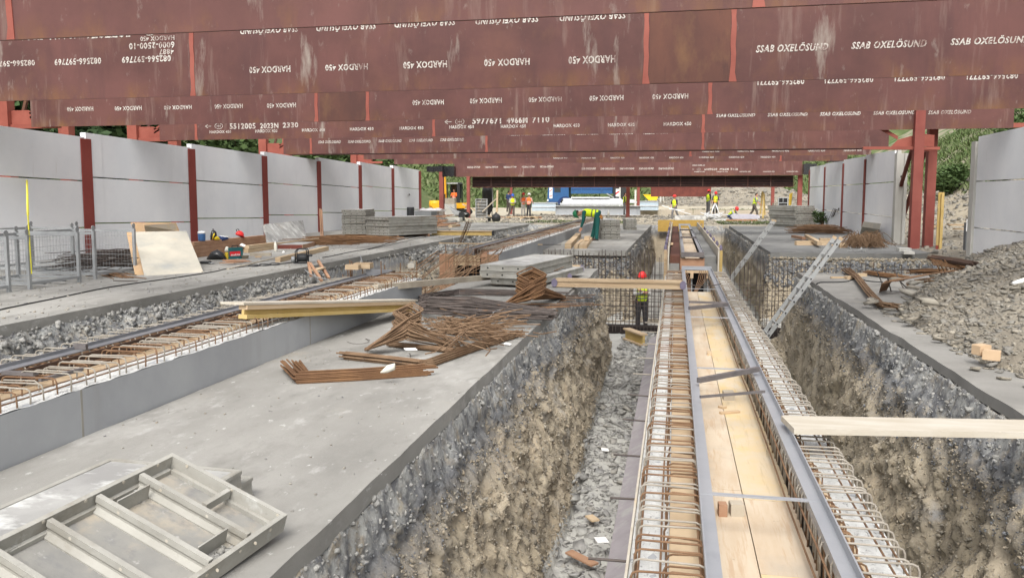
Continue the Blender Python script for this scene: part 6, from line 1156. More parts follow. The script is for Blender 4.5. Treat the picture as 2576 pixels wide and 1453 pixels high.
# wooden post and bits on the right slope foot
p = Q(20, 575, 1390, .0); t = thing('timber_post', 'tall stub of yellow timber I beam standing upright right of the red columns', 'timber post', p + Vector((0, .2, 0)))
part('flange', MB().box(-.13, .0, -.1, -.06, 0, 1.75), 'yellow_beam', t); part('flange', MB().box(-.02, .1, .1, .14, 0, 1.75), 'yellow_beam', t); part('web', MB().bar((-.04, -.08, 0), (-.04, -.08, 1.7), .04, .2), 'yellow_beam', t); part('painted_foot', MB().box(-.132, .002, -.104, -.058, .0, .12), 'wall_post', t)
for i, (k, xa, ya, xb, yb, lab) in enumerate([(20, 640, 1155, 800, 1158, 'plank lying on the slope foot right of the yellow post, middle one'), (20, 690, 1195, 870, 1198, 'thin plank low on the slope foot beside the near wall'), (20, 480, 1185, 550, 1160, 'plank end poking out left of the yellow post'), (20, 610, 1375, 700, 1372, 'short brown board at the foot of the yellow post'), (20, 800, 1145, 870, 1142, 'pale plank half hidden behind the near concrete wall')]):
    a, b = QY(k, xa, ya, 30 + i * .4), QY(k, xb, yb, 30.2 + i * .4); a[2] = max(a[2], 0); plank(lab, a, b, .12, .05, 'timber')
t = thing('meter_box', 'small grey box with a white card standing behind the near concrete wall end', 'box', QY(20, 842, 1400, 25.5)); part('body', MB().box(-.12, .12, 0, .2, 0, .8), 'crate_grey', t); part('card', MB().box(-.13, .14, -.02, -.005, .55, .9), 'paper', t)
# ============================================================ PEOPLE
def remeshed(mb, vox, name, m):
    me = mb.mesh(name, m); o = bpy.data.objects.new(name, me); COL.objects.link(o); md = o.modifiers.new('r', 'REMESH'); md.mode = 'VOXEL'; md.voxel_size = vox; sm = o.modifiers.new('s', 'SMOOTH'); sm.factor = .5; sm.iterations = 2
    bpy.context.view_layer.update(); r = bpy.data.meshes.new_from_object(o.evaluated_get(bpy.context.evaluated_depsgraph_get())); r.name = name
    bpy.data.objects.remove(o); r.materials.clear(); r.materials.append(MATS[m]); r.polygons.foreach_set('use_smooth', [True] * len(r.polygons)); return r
def limb(mb, pts, rs, n=10):
    for i in range(len(pts) - 1):
        mb.tube([pts[i], pts[i + 1]], rs[i], n, rs[i + 1])
    for p, r in zip(pts, rs): mb.ball(tuple(p), r, 10)
V = Vector
def person(label, loc, rz=0., lean=3, headlean=None, arms=None, legs=None, vest='hivis', shirt='cloth_dark', trousers='cloth_grey', hat='helmet_red', sleeves=True, scale=1., hip=.93, headyaw=0, vox=.016, open_vest=False, boots='boot'):
    t = thing('person', label, 'person', loc, R_(rz)); a = R_(lean); d = V((0, -math.sin(a), math.cos(a))); f = V((0, -math.cos(a), -math.sin(a)))
    Pv = V((0, 0, hip)); ch = Pv + d * .38; nk = Pv + d * .53; ha = R_(headlean if headlean is not None else lean); hd = V((0, -math.sin(ha), math.cos(ha))); hf = V((0, -math.cos(ha), -math.sin(ha))); hc = nk + hd * .15
    hy = Matrix.Rotation(R_(headyaw), 3, hd); hf = hy @ hf; hx = hy @ V((1, 0, 0))
    legs = legs or [((-.1, 0, .49), (-.12, .02, .08)), ((.1, 0, .49), (.13, .02, .08))]
    arms = arms or [((-.05, -.0, -.27), (-.04, -.08, -.5)), ((.05, -.0, -.27), (.04, -.08, -.5))]
    body, tr, sh, bt = MB(), MB(), MB(), MB()
    X_ = V((1, 0, 0))
    # torso sections
    secs = [(Pv - d * .06, .155, .11), (Pv + d * .04, .165, .12), (Pv + d * .18, .145, .105), (Pv + d * .32, .165, .115), (Pv + d * .44, .175, .105), (Pv + d * .50, .11, .08), (Pv + d * .53, .06, .06)]
    body.loft([(c, X_ * rx * .93, f * ry * .93) for c, rx, ry in secs], 14); sh.loft([(c, X_ * rx, f * ry) for c, rx, ry in secs[:-1]], 14)
    limb(body, [nk - d * .03, nk + hd * .05, hc - hd * .02], [.058, .055, .06])
    # head with face
    body.lathe_sc([(math.sin(math.pi * i / 8), -math.cos(math.pi * i / 8)) for i in range(9)], (0, 0, 0), 12, .001, (1, 1, 1)) if 0 else None
    hs_ = []
    for k, (h_, rx, ry, fo) in enumerate([(-.11, .03, .035, .045), (-.09, .052, .06, .03), (-.05, .065, .08, .015), (0, .073, .095, .0), (.05, .075, .098, -.005), (.09, .06, .08, -.01), (.115, .025, .035, -.01)]): hs_.append((hc + hd * h_ + hf * fo, hx * rx, hf * ry))
    body.loft(hs_, 14); body.tube([hc + hf * .085 + hd * .01, hc + hf * .115 - hd * .025], .012, 6, .017); body.ball(tuple(hc + hf * .088 - hd * .065), .022, 8, (1, .7, .4))
    for s in (-1, 1): body.ball(tuple(hc + hx * s * .077 - hf * .005 - hd * .005), .022, 8, (.5, .8, 1.3)); body.ball(tuple(hc + hx * s * .033 + hf * .082 + hd * .03), .018, 6, (1.3, .5, .5))
    for i, s in ((0, -1), (1, 1)):
        S = Pv + d * .455 + X_ * s * .185; E_ = S + V(arms[i][0]); Hn = S + V(arms[i][1]) if not isinstance(arms[i][1], Vector) else arms[i][1]
        limb(body, [Pv + d * .44 + X_ * s * .1, S, E_, Hn], [.055, .05, .037, .026]); limb(sh, [Pv + d * .43 + X_ * s * .1, S, E_] + ([E_.lerp(Hn, .85)] if sleeves else []), [.075, .066, .052] + ([.038] if sleeves else []))
        hdv = (Hn - E_).normalized(); side = hdv.cross(X_ if abs(hdv.x) < .8 else V((0, 1, 0))).normalized(); pl = side.cross(hdv).normalized()
        body.loft([(Hn, side * .027, pl * .018), (Hn + hdv * .045, side * .042, pl * .016), (Hn + hdv * .085, side * .04, pl * .013)], 8)
        for j in range(4):   # fingers, slightly curled
            b0 = Hn + hdv * .08 + side * (-.03 + .02 * j); L = [.06, .07, .066, .052][j]; limb(body, [b0, b0 + hdv * L * .5 + pl * .006, b0 + hdv * L * .85 + pl * .022], [.0095, .009, .008], 6)
        limb(body, [Hn + hdv * .02 - side * .025, Hn + hdv * .05 - side * .052 + pl * .01, Hn + hdv * .08 - side * .056 + pl * .02], [.012, .011, .009], 6)
        K = V(legs[i][0]); A_ = V(legs[i][1]); Hp = Pv + X_ * s * .09 - V((0, 0, .02)); limb(body, [Hp, K, A_], [.085, .055, .038]); limb(tr, [Hp, Hp.lerp(K, .5), K, K.lerp(A_, .5), A_ + V((0, 0, .02))], [.11, .095, .075, .07, .066]); 
        fd = V((s * .15, -1, 0)).normalized(); limb(body, [A_ - V((0, 0, .03)), A_ + fd * .12 - V((0, 0, .045))], [.035, .028]); bt.loft([(A_ + V((0, 0, .05)), X_ * .055, V((0, .06, 0))), (A_ - V((0, 0, .03)) + fd * .03, X_ * .052, fd * .1), (A_ - V((0, 0, .075)) + fd * .055, X_ * .056, fd * .15), (A_ - V((0, 0, .08)) + fd * .055, X_ * .056, fd * .15)], 10)
    tr.loft([(Pv + d * .08, X_ * .168, f * .125), (Pv - d * .03, X_ * .172, f * .13), (Pv - d * .1, X_ * .15, f * .115)], 14)
    part('body', remeshed(body, vox * .62, 'body', 'skin'), None, t); part('trousers', remeshed(tr, vox, 'trousers', trousers), None, t); part('shirt', remeshed(sh, vox, 'shirt', shirt), None, t)
    part('boots', bt, boots, t, True)
    if vest:
        vb = MB(); g = 1.13; vs_ = [(Pv + d * (-.02), .178, .14), (Pv + d * .1, .17, .135), (Pv + d * .22, .163, .128), (Pv + d * .34, .178, .135), (Pv + d * .43, .17, .125), (Pv + d * .5, .11, .085)]
        vb.loft([(c, X_ * rx, f * ry) for c, rx, ry in vs_], 18); v = part('vest', vb, vest, t, True)
        for q in ((.05, .09), (.17, .21)):
            def at(u):
                for k in range(len(vs_) - 1):
                    u0 = (vs_[k][0] - Pv).dot(d); u1 = (vs_[k + 1][0] - Pv).dot(d)
                    if u <= u1: w_ = (u - u0) / (u1 - u0); return vs_[k][1] + (vs_[k + 1][1] - vs_[k][1]) * w_, vs_[k][2] + (vs_[k + 1][2] - vs_[k][2]) * w_
            mbb = MB(); 
            mbb.loft([(Pv + d * u, X_ * (at(u)[0] + .004), f * (at(u)[1] + .004)) for u in q], 18); part('reflective_band', mbb, 'dark_tape' if vest == 'hivis' else 'reflective', v, True)
    for s in (-1, 1): part('eye', MB().ball(tuple(hc + hx * s * .033 + hf * .087 + hd * .018), .010, 8), 'eye', t, True)
    # hair and helmet
    hb = MB(); hb.loft([(hc + hd * h_ + hf * fo, hx * rx, hf * ry) for h_, rx, ry, fo in [(-.03, .076, .07, -.035), (.03, .081, .09, -.018), (.08, .074, .088, -.012), (.115, .045, .055, -.012), (.128, .01, .012, -.012)]], 14); part('hair', hb, 'hair', t, True)
    if hat:
        m3 = Matrix((hf, -hx, hd)).transposed() if False else Matrix(((hf.x, hd.cross(hf).x, hd.x), (hf.y, hd.cross(hf).y, hd.y), (hf.z, hd.cross(hf).z, hd.z)))
        o = helmet(hat, t, hc + hd * .045, .98); o.rotation_euler = m3.to_euler()
    t.scale = (scale,) * 3
    return t
G0 = lambda k, x, y, z=0.: Q(k, x, y, z)
wl = [((-.1, -.22, .52), (-.12, -.3, .08)), ((.1, -.1, .5), (.12, .32, .12))]   # walking
person('worker in dark green overalls, green helmet and yellow vest bending over on the far slab', QY(5, 1932, 368, 30.2), -90, lean=84, headlean=108, scale=1.08, hip=.93, arms=[((-.02, -.05, -.28), (.05, -.12, -.52)), ((.02, -.02, -.28), (-.02, -.1, -.53))], legs=[((-.12, -.10, .50), (-.16, -.20, .08)), ((.12, .0, .49), (.15, -.02, .08))], shirt='cloth_green', trousers='cloth_green', hat='helmet_green', vox=.013)
a = QY(5, 1950, 190, 30.2); t = thing('tool_pouch', 'brown leather tool pouch on the back of the bending worker', 'tool pouch', a); part('pouch', MB().loft([((-.1, 0, .06), (0, .16, 0), (0, 0, .03)), ((0, 0, .03), (0, .18, 0), (0, 0, .07)), ((.1, 0, -.03), (0, .16, 0), (0, 0, .08))], 10), 'leather', t, True); part('flap', MB().box(-.04, .08, -.15, .15, .09, .105), 'leather', t)
person('worker in a red helmet with crossed arms standing behind the rebar mat in the trench', (-.88, 22.9, -2.12), 8, lean=2, headlean=8, headyaw=-25, arms=[((-.05, -.08, -.26), (.22, -.22, -.2)), ((.05, -.08, -.26), (-.22, -.2, -.16))], shirt='cloth_light', trousers='cloth_dark', hat='helmet_red', scale=.93, vox=.013)
def far(label, k, x, y, Y, **kw):
    p = QY(k, x, y, Y); return person(label, p, **kw)
far('man without helmet in a dark blue shirt standing left of the blue helmeted worker', 10, 1650, 800, 66, rz=150, vest=None, shirt='cloth_blue', trousers='cloth_brown', hat=None, sleeves=False, scale=1.0)
far('worker in a blue helmet and yellow vest standing with legs apart', 10, 1715, 890, 61, rz=30, legs=[((-.17, -.02, .49), (-.34, .04, .08)), ((.1, -.05, .49), (.12, 0, .08))], arms=[((-.08, -.05, -.24), (.1, -.22, -.3)), ((.05, -.05, -.26), (-.12, -.22, -.28))], shirt='cloth_light', trousers='cloth_brown', hat='helmet_blue', headlean=15)
far('worker in a red helmet and orange vest facing the white helmeted man', 10, 1897, 870, 62, rz=30, vest='hivis_orange', shirt='cloth_pink', trousers='cloth_light', hat='helmet_red', arms=[((-.06, -.05, -.26), (.14, -.2, -.3)), ((.06, -.05, -.26), (-.1, -.22, -.26))])
far('man in a white helmet and orange vest with dark trousers seen from behind', 10, 1990, 880, 61, rz=160, vest='hivis_orange', shirt='cloth_pink', trousers='cloth_dark', hat='helmet_white', arms=[((-.12, .05, -.24), (-.1, -.15, -.35)), ((.1, -.02, -.26), (.05, -.2, -.32))])
far('worker in a yellow vest half hidden behind the brown red column', 11, 1235, 850, 64.5, rz=90, hat=None, trousers='cloth_grey', shirt='cloth_dark')
far('worker in a red helmet walking left while carrying thin poles', 11, 2070, 935, 59.5, rz=-35, legs=[((-.1, -.12, .5), (-.12, -.1, .1)), ((.12, .1, .5), (.16, .42, .12))], arms=[((-.05, -.05, -.26), (-.02, -.18, -.42)), ((.05, -.02, -.27), (.02, -.2, -.4))], trousers='cloth_grey', sleeves=False, headyaw=80)
for i, (xa, ya, xb, yb, lab) in enumerate([(1860, 695, 2350, 845, 'thin pale pole carried slantwise by the walking worker'), (1980, 752, 2240, 775, 'thin pale pole held level by the walking worker')]): single('pole', MB().tube([QY(11, xa, ya, 59.1), QY(11, xb, yb, 59.0)], .025, 6), 'white_metal', lab, 'pole', 'poles carried by the walking worker')
far('worker in a red helmet and yellow vest standing left of the tripod', 12, 922, 838, 64, rz=125, trousers='cloth_grey', hat='helmet_red', shirt='cloth_dark', sleeves=False, scale=1.05)
far('worker in a red helmet facing the camera behind the survey tripod', 12, 1040, 840, 66, rz=10, trousers='cloth_dark', shirt='cloth_brown', hat='helmet_red', sleeves=False, headlean=20)
far('worker in a red helmet and yellow vest crouching over the scrap metal', 12, 1275, 960, 57.5, rz=60, hip=.38, lean=42, headlean=60, legs=[((-.17, -.38, .46), (-.15, -.1, .08)), ((.17, -.38, .46), (.15, -.12, .08))], arms=[((-.05, -.15, -.22), (.0, -.4, -.25)), ((.05, -.15, -.22), (-.02, -.42, -.24))], shirt='cloth_light', trousers='cloth_blue', hat='helmet_red')
far('bareheaded worker in a yellow vest striding right past the timber posts', 12, 1690, 905, 58.5, rz=75, legs=[((-.1, -.18, .5), (-.12, -.28, .08)), ((.1, .12, .5), (.12, .38, .1))], lean=10, hat=None, shirt='cloth_grey', trousers='cloth_brown', sleeves=False, arms=[((-.06, -.1, -.26), (-.03, -.28, -.38)), ((.06, -.1, -.25), (.03, -.25, -.4))])
# ============================================================ FAR MACHINES AND STOCK
def at(k, x, y, Y): return QY(k, x, y, Y)
def rect(k, xa, ya, xb, yb, Y): a, b = at(k, xa, yb, Y), at(k, xb, ya, Y); return a[0], b[0], a[2], b[2]
# excavator
Ye = 66; x0, x1, zb, zt = rect(10, 665, 320, 870, 655, Ye); t = thing('excavator', 'small yellow tracked excavator with its boom raised beside the left wall end', 'excavator', ((x0 + x1) / 2, Ye, 0)); o_ = t.location; W_ = x1 - x0
zb -= 0; L0 = zb
part('track', MB().prism([(-1.1, .0), (1.0, 0), (1.25, .25), (1.1, .52), (-1.1, .52), (-1.3, .25)], .35, (0, -.9, 0)), 'tyre', t); part('track', MB().prism([(-1.1, .0), (1.0, 0), (1.25, .25), (1.1, .52), (-1.1, .52), (-1.3, .25)], .35, (0, .6, 0)), 'tyre', t)
part('undercarriage', MB().box(-.6, .6, -.55, .6, .25, .58), 'machine_black', t); part('upper_body', MB().prism([(-1.7, .6), (1.0, .6), (1.05, .85), (.9, L0 + .02), (-1.75, L0 + .02), (-1.95, .9)], 1.6, (0, -.75, 0)), 'digger_yellow', t)
part('counterweight', MB().lathe([(.0, 0), (.5, .0), (.55, .3), (.5, .62), (.0, .62)], (-1.75, 0, .62), 16), 'digger_yellow', t, True)
h_ = zt - L0; cab = part('cab_frame', MB().box(-W_ / 2, -W_ / 2 + .06, -.72, -.66, L0 + .02, zt - .06).box(W_ / 2 - .22, W_ / 2, -.72, -.5, L0 + .02, zt - .06).box(-W_ / 2, -W_ / 2 + .06, .3, .36, L0 + .02, zt - .06).box(W_ / 2 - .08, W_ / 2, .3, .36, L0 + .02, zt - .06), 'machine_black', t)
part('cab_roof', MB().prism([(-W_ / 2 - .02, 0), (W_ / 2 + .02, 0), (W_ / 2 - .1, .12), (-W_ / 2, .12)], 1.15, (0, -.76, zt - .07)), 'machine_black', t); part('roof_edge', MB().box(-W_ / 2, W_ / 2 - .12, -.775, -.762, zt - .06, zt), 'white_metal', t); part('cab_window', MB().box(-W_ / 2 + .07, W_ / 2 - .1, .31, .33, L0 + .4, zt - .1), 'glass', t); part('seat', MB().box(-.1, .3, -.35, .15, L0 + .05, L0 + .35).box(.25, .35, -.35, .15, L0 + .3, L0 + .9), 'machine_black', t)
bxw = [at(10, x, y, Ye) - o_ for x, y in ((640, 640), (620, 400), (645, 215), (665, 225), (672, 420), (680, 640))]
part('boom', MB().prism([(p[0], p[2]) for p in bxw], .22, (0, -1.25, 0)), 'digger_yellow', t); part('hydraulic_ram', MB().tube([at(10, 628, 380, Ye) - o_ + V((0, -1.3, 0)), at(10, 630, 510, Ye) - o_ + V((0, -1.3, 0))], .08, 8), 'white_metal', t, True); part('boom_base', MB().bar(at(10, 640, 500, Ye) - o_ + V((0, -1.2, 0)), at(10, 645, 700, Ye) - o_ + V((0, -1.0, 0)), .3, .4), 'machine_black', t)
p = V((o_[0] - .05, Ye - .3, L0 + .32)); person('excavator driver in an orange shirt sitting in the cab', p - V((0, 0, .38)), 0, hip=.42, lean=-5, headlean=5, legs=[((-.12, -.42, .42), (-.12, -.45, .08)), ((.12, -.42, .42), (.12, -.45, .08))], arms=[((-.05, -.12, -.24), (.05, -.35, -.2)), ((.05, -.12, -.24), (-.05, -.35, -.2))], vest='hivis_orange', shirt='hivis_orange', trousers='cloth_grey', hat=None)
def cube(name, label, cat, k, xa, ya, xb, yb, Y, dp, m, zmin=None):
    x0, x1, zb, zt = rect(k, xa, ya, xb, yb, Y); zb = zb if zmin is None else zmin; mb = MB(); e = .012
    mb.prism([(x0 + e, zb), (x1 - e, zb), (x1, zb + e), (x1, zt - e), (x1 - e, zt), (x0 + e, zt), (x0, zt - e), (x0, zb + e)], dp, (0, Y, 0)); return single(name, mb, m, label, cat)
cube('concrete_block', 'pale concrete block standing before the excavator, lower one', 'concrete block', 10, 583, 668, 750, 860, 63.5, .6, 'precast_warm', 0); cube('concrete_block', 'darker concrete block stacked on the pale one before the excavator', 'concrete block', 10, 590, 572, 748, 665, 63.6, .6, 'timber_grey')
# truck
Yt = 88; gz = .35; xa_ = at(10, 2300, 400, Yt)[0]; sc_ = 1.
t = thing('tipper_truck', 'blue tipper truck parked behind the white steel, with a red and white striped front', 'truck', (xa_, Yt, gz))
def TX(k, x): return at(k, x, 500, Yt)[0] - xa_
def TZ(k, y): return at(k, 300, y, Yt)[2] - gz
cabw = TX(11, 305); part('cab', MB().prism([(0, .75), (.1, .6), (cabw, .6), (cabw, 3.0), (.35, 3.0), (.05, 1.9)], 2.3), 'truck_blue', t); part('bumper', MB().box(-.12, cabw * .6, -.04, 2.3, .35, .62), 'truck_navy', t)
part('side_window', MB().prism([(.75, TZ(11, 475)), (1.45, TZ(11, 475)), (1.45, 2.7), (.75, 2.7)], .03, (0, -.03, 0)), 'glass', t); part('headlight', MB().box(-.02, .14, -.06, .1, .7, .9), 'white_metal', t)
for k in range(4): part('warning_stripe', MB().prism([(.28 + .0, 1.1 + k * .3), (.5, 1.28 + k * .3), (.5, 1.42 + k * .3), (.28, 1.24 + k * .3)], .02, (0, -.025, 0)), 'helmet_red' if k % 2 == 0 else 'white_paint', t)
part('warning_board', MB().box(.24, .55, -.02, -.001, 1.0, 2.2), 'white_paint', t)
arch = MB(); arch.prism([(1.95 + .85 * math.cos(a), .35 + .85 * math.sin(a)) for a in np.linspace(0, math.pi, 16)], .06, (0, -.05, 0)); part('wheel_arch', arch, 'truck_navy', t)
def wheel(x, r=.52):
    w_ = part('wheel', MB().lathe([(r * .6, -.02), (r * .95, -.01), (r, .04), (r, .26), (r * .95, .3)], (x, -.07, r), 22, 'y'), 'tyre', t, True); part('rim', MB().lathe([(.05, -.05), (.12, -.04), (r * .55, .0), (r * .6, .02)], (x, -.07, r), 18, 'y'), 'rim', w_, True)
bx0, bx1 = TX(11, 345), TX(11, 1030)
for x in (1.95, bx1 - 2.6, bx1 - 1.2): wheel(x)
bz0, bz1 = TZ(11, 498), 3.0
part('tipper_body', MB().prism([(bx0, bz0), (bx1, bz0), (bx1 + .05, bz1), (bx0, bz1)], 2.35, (0, -.06, 0)), 'truck_blue', t)
for j in range(3): z = bz0 + (bz1 - bz0) * (.3 + .25 * j); part('body_ridge', MB().box(bx0 + .05, bx1 - .05, -.085, -.062, z, z + .05), 'truck_navy', t)
for j in range(5): x = bx0 + (bx1 - bx0) * j / 4.; part('body_post', MB().box(x - .04 * (j > 0), x + .04, -.1, -.062, bz0, bz1), 'truck_blue', t)
part('chassis', MB().box(.8, bx1, .3, 2.0, .6, .95), 'machine_black', t); part('rear_lamp', MB().box(bx1 + .4, bx1 + .75, -.06, -.02, 1.2, 2.0), 'white_paint', t)
part('rear_box', MB().box(bx1 + .12, bx1 + 1.7, .0, 2.2, .5, 2.7), 'machine_black', t); part('rear_stripe', MB().prism([(bx1 + .4, 1.4), (bx1 + .75, 1.65), (bx1 + .75, 1.85), (bx1 + .4, 1.6)], .02, (0, -.085, 0)), 'helmet_red', t)
single('loading_arm', MB().bar(at(11, 940, 495, 84), at(11, 1060, 565, 84), .15, .1), 'galv', 'grey metal arm slanting down behind the white steel by the truck', 'metal arm')
# white steel stack
def beams(name, label, cat, k, xa, ya, xb, yb, Y, dp, m, group=None): x0, x1, zb, zt = rect(k, xa, ya, xb, yb, Y); return single(name, MB().box(x0, x1, Y, Y + dp, zb, zt), m, label, cat, group)
for i, (xa, xb, ya, yb) in enumerate([(160, 1250, 655, 688), (200, 1440, 625, 653), (215, 1400, 596, 623), (345, 985, 552, 574), (210, 1180, 576, 594)]):
    beams('steel_profile', ['lowest', 'second', 'third', 'topmost narrow', 'fourth'][i] + ' layer of bright white steel profiles stacked on the grey girder', 'steel profile', 11, xa, ya, xb, yb, 67.2 + .35 * i, .7, 'white_metal', 'white steel profiles')
x0, x1, zb, zt = rect(11, 80, 700, 1500, 850, 66.5); t = thing('steel_girder', 'big pale grey I girder lying on the ground under the white profiles', 'girder', (x0, 66.5, 0)); part('top_flange', MB().box(0, x1 - x0, 0, .4, zt - .04, zt), 'white_metal', t); part('bottom_flange', MB().box(0, x1 - x0, 0, .4, zb, zb + .04), 'white_metal', t); part('web', MB().box(0, x1 - x0, .19, .21, zb + .04, zt - .04), 'girder_grey', t)
for x in (.02, (x1 - x0) * .97): part('stiffener', MB().box(x, x + .02, .0, .4, zb + .04, zt - .04), 'girder_grey', t)
for i in range(4): part('stand', MB().box((i + .4) * (x1 - x0) / 4.4, (i + .4) * (x1 - x0) / 4.4 + .2, .05, .35, -.02, zb - .002), 'timber_brown', t)
def gcrate(label, k, xa, ya, xb, yb, Y):
    x0, x1, zb, zt = rect(k, xa, ya, xb, yb, Y); t = thing('steel_trough', label, 'steel trough', (x0, Y, zb)); w_, h_ = x1 - x0, zt - zb; part('side', MB().box(0, w_, 0, .05, 0, h_), 'pale_blue', t); part('floor', MB().box(0, w_, .05, 1.4, 0, .05), 'pale_blue', t); part('side', MB().box(0, w_, 1.4, 1.45, 0, h_), 'pale_blue', t); part('flange', MB().box(0, w_, -.06, 0, h_ * .48, h_ * .56), 'white_metal', t); part('flange', MB().box(0, w_, -.06, 1.45, h_, h_ + .04), 'white_metal', t)
gcrate('pale blue grey steel trough section left of the white steel', 10, 2040, 655, 2440, 785, 70); gcrate('pale blue grey steel trough section right of the white steel', 11, 1490, 630, 1800, 775, 70)
x0, x1, zb, zt = rect(11, 1555, 520, 1805, 608, 84); t = thing('skip', 'yellow skip standing before the dark girder by the soil heap', 'skip', (x0, 84, .3)); w_ = x1 - x0; part('tub', MB().prism([(w_ * .35, zb - .3), (w_ * .88, zb - .3), (w_, zt - .3), (0, zt - .3)], 1.4), 'skip_yellow', t); part('rim', MB().box(-.03, w_ + .03, -.05, 1.45, zt - .3, zt - .24), 'skip_yellow', t)
# kerb wall
for i in range(9):
    x0 = -9 + i * 2.62; single('kerb_block', MB().box(x0, x0 + 2.58, 70.5, 70.8, -.1, .46), 'kerb', desc2 if 0 else ['leftmost', 'second', 'third', 'fourth', 'fifth', 'sixth', 'seventh', 'eighth', 'rightmost'][i] + ' block from the left in the low tan kerb wall before the far soil heap', 'kerb', 'blocks of the low tan kerb wall')
# upright formwork panels
def upanel(label, k, xa, ya, xb, yb, Y, rows, m, fr, lean_=0., cols=1):
    x0, x1, zb, zt = rect(k, xa, ya, xb, yb, Y); w_, h_ = x1 - x0, zt - max(0, zb); t = thing('formwork_panel', label, 'formwork panel', (x0, Y, max(0, zb)));
    for x in (0, w_ - .06): part('rim', MB().box(x, x + .06, -.12, 0, 0, h_), fr, t)
    for j in range(rows + 1): z = (h_ - .05) * j / rows; part('rib', MB().box(.06, w_ - .06, -.115, -.003, z, z + .05), fr, t)
    part('face', MB().box(.02, w_ - .02, .002, .02, .0, h_), m, t); part('mullion', MB().box(w_ / 2 - .02, w_ / 2 + .02, -.1, -.005, h_ * (rows - 1) / rows + .05, h_ - .05), fr, t); return t, w_, h_
upanel('upright steel formwork panel with open ribs right of the slim red column', 10, 1105, 582, 1302, 925, 60, 6, 'form_inner', 'galv'); t, w_, h_ = upanel('upright black backed steel rack with four cells and a small yellow sign', 12, 2080, 562, 2258, 905, 60, 4, 'bag_black', 'galv')
part('sign', MB().box(w_ * .3, w_ * .72, -.14, -.12, h_ * .32, h_ * .43), 'skip_yellow', t)
sheet('dark board leaning behind the black backed rack', [at(12, 2262, 880, 60.5), at(12, 2290, 860, 61), at(12, 2335, 480, 61), at(12, 2290, 500, 60.5)], .03, 'oil_yellow')
x0, x1, zb, zt = rect(10, 1190, 395, 1370, 830, 62.5); t = thing('silo', 'dark upright tank behind the upright formwork panel', 'tank', ((x0 + x1) / 2, 63, 0)); r = (x1 - x0) / 2; part('shell', MB().lathe([(r, .7), (r, zt - .3), (r * .9, zt)], n=20), 'machine_black', t, True); part('hopper', MB().lathe([(r * .35, .1), (r, .7)], n=20), 'machine_black', t, True)
for x in (-r * .8, r * .8): part('leg', MB().bar((x, 0, 0), (x, 0, .8), .06, .06), 'machine_black', t)
single('galvanised_pole', MB().tube([at(10, 1392, 710, 61.5), at(10, 1380, 390, 61.5)], .04, 8), 'galv', 'thin galvanised pole right of the dark tank', 'pole')
for i, (k, xa, ya, xb, yb, w_, m, lab) in enumerate([(10, 1457, 805, 1467, 440, .12, 'timber', 'pale upright timber post left of the standing workers'), (10, 1215, 800, 1475, 555, .13, 'timber_grey', 'slanting grey timber prop from the post to the upright panel'), (10, 1145, 640, 1160, 930, .14, 'timber_grey', 'short timber upright in front of the ribbed panel'), (10, 1125, 925, 1180, 800, .12, 'timber_brown', 'timber prop leaning at the foot of the ribbed panel'), (10, 1200, 820, 1440, 905, .12, 'timber', 'long timber sloping down right of the ribbed panel'), (10, 1430, 855, 1680, 925, .1, 'timber_brown', 'brown timber on the soil left of the pallet'), (10, 880, 670, 1100, 775, .15, 'timber', 'timber plank behind the slim red column sloping right'),
        (12, 1840, 905, 1850, 480, .1, 'yellow_beam', 'nearer yellow timber post right of the striding worker'), (12, 1795, 830, 1830, 460, .1, 'yellow_beam', 'yellow timber post leaning towards the others'), (12, 1870, 860, 1858, 500, .09, 'yellow_beam', 'thin yellow timber post at the right of the group of posts'), (12, 1440, 890, 1965, 800, .08, 'timber', 'long pale batten sloping up to the thin rusty column'), (12, 2000, 890, 2010, 650, .12, 'timber_grey', 'short grey timber upright left of the black rack')]):
    single('timber_post' if abs(xa - xb) < 40 else 'timber_plank', MB().bar(at(k, xa, ya, 59.5 + .25 * i), at(k, xb, yb, 59.6 + .25 * i), w_, w_ * .6), m, lab, 'timber')
# pallet
def pallet(label, c, rz, m='timber', tilt=0.):
    t = thing('pallet', label, 'pallet', c, rz, rot=(tilt, 0, rz))
    for j in range(7): part('deck_board', MB().box(-.6, .6, -.4 + j * .118, -.31 + j * .118, .12, .142), m, t)
    for y in (-.38, 0, .32): part('runner', MB().box(-.6, .6, y, y + .08, .0, .02), m, t); [part('spacer', MB().box(x, x + .12, y, y + .08, .02, .12), m, t) for x in (-.6, -.06, .48)]
    return t
p = pallet('wooden pallet lying tilted on the soil in front of the standing workers', at(10, 1885, 930, 58), .1, 'timber'); p.scale = (1.9, 1.6, 1.6); p = pallet('second pallet poking out at the right of the tilted one', at(10, 2040, 925, 59), .3, 'timber_brown'); p.scale = (1.1, 1.3, 1.3)
c = at(10, 1330, 990, 52); t = thing('cable_reel', 'small black reel stand on the far end of the left slab', 'reel', c); part('drum', MB().lathe([(.25, 0), (.25, .05), (.1, .06), (.1, .3), (.25, .31), (.25, .36)], (0, 0, .02), 16), 'machine_black', t, True)
c = at(10, 1445, 980, 52); t = thing('rubber_buoy', 'round black drum on the far end of the left slab', 'drum', c); part('ball', MB().ball((0, 0, .3), .3, 18), 'machine_black', t, True); part('neck', MB().lathe([(.06, .58), (.06, .68)], n=10), 'machine_black', t)
c = at(10, 860, 960, 52); t = thing('dark_canister', 'dark canister standing on the left slab near the red column foot', 'canister', c); part('body', MB().prism([(-.18, 0), (.18, 0), (.18, .5), (.05, .62), (-.1, .62), (-.18, .45)], .3), 'machine_black', t)
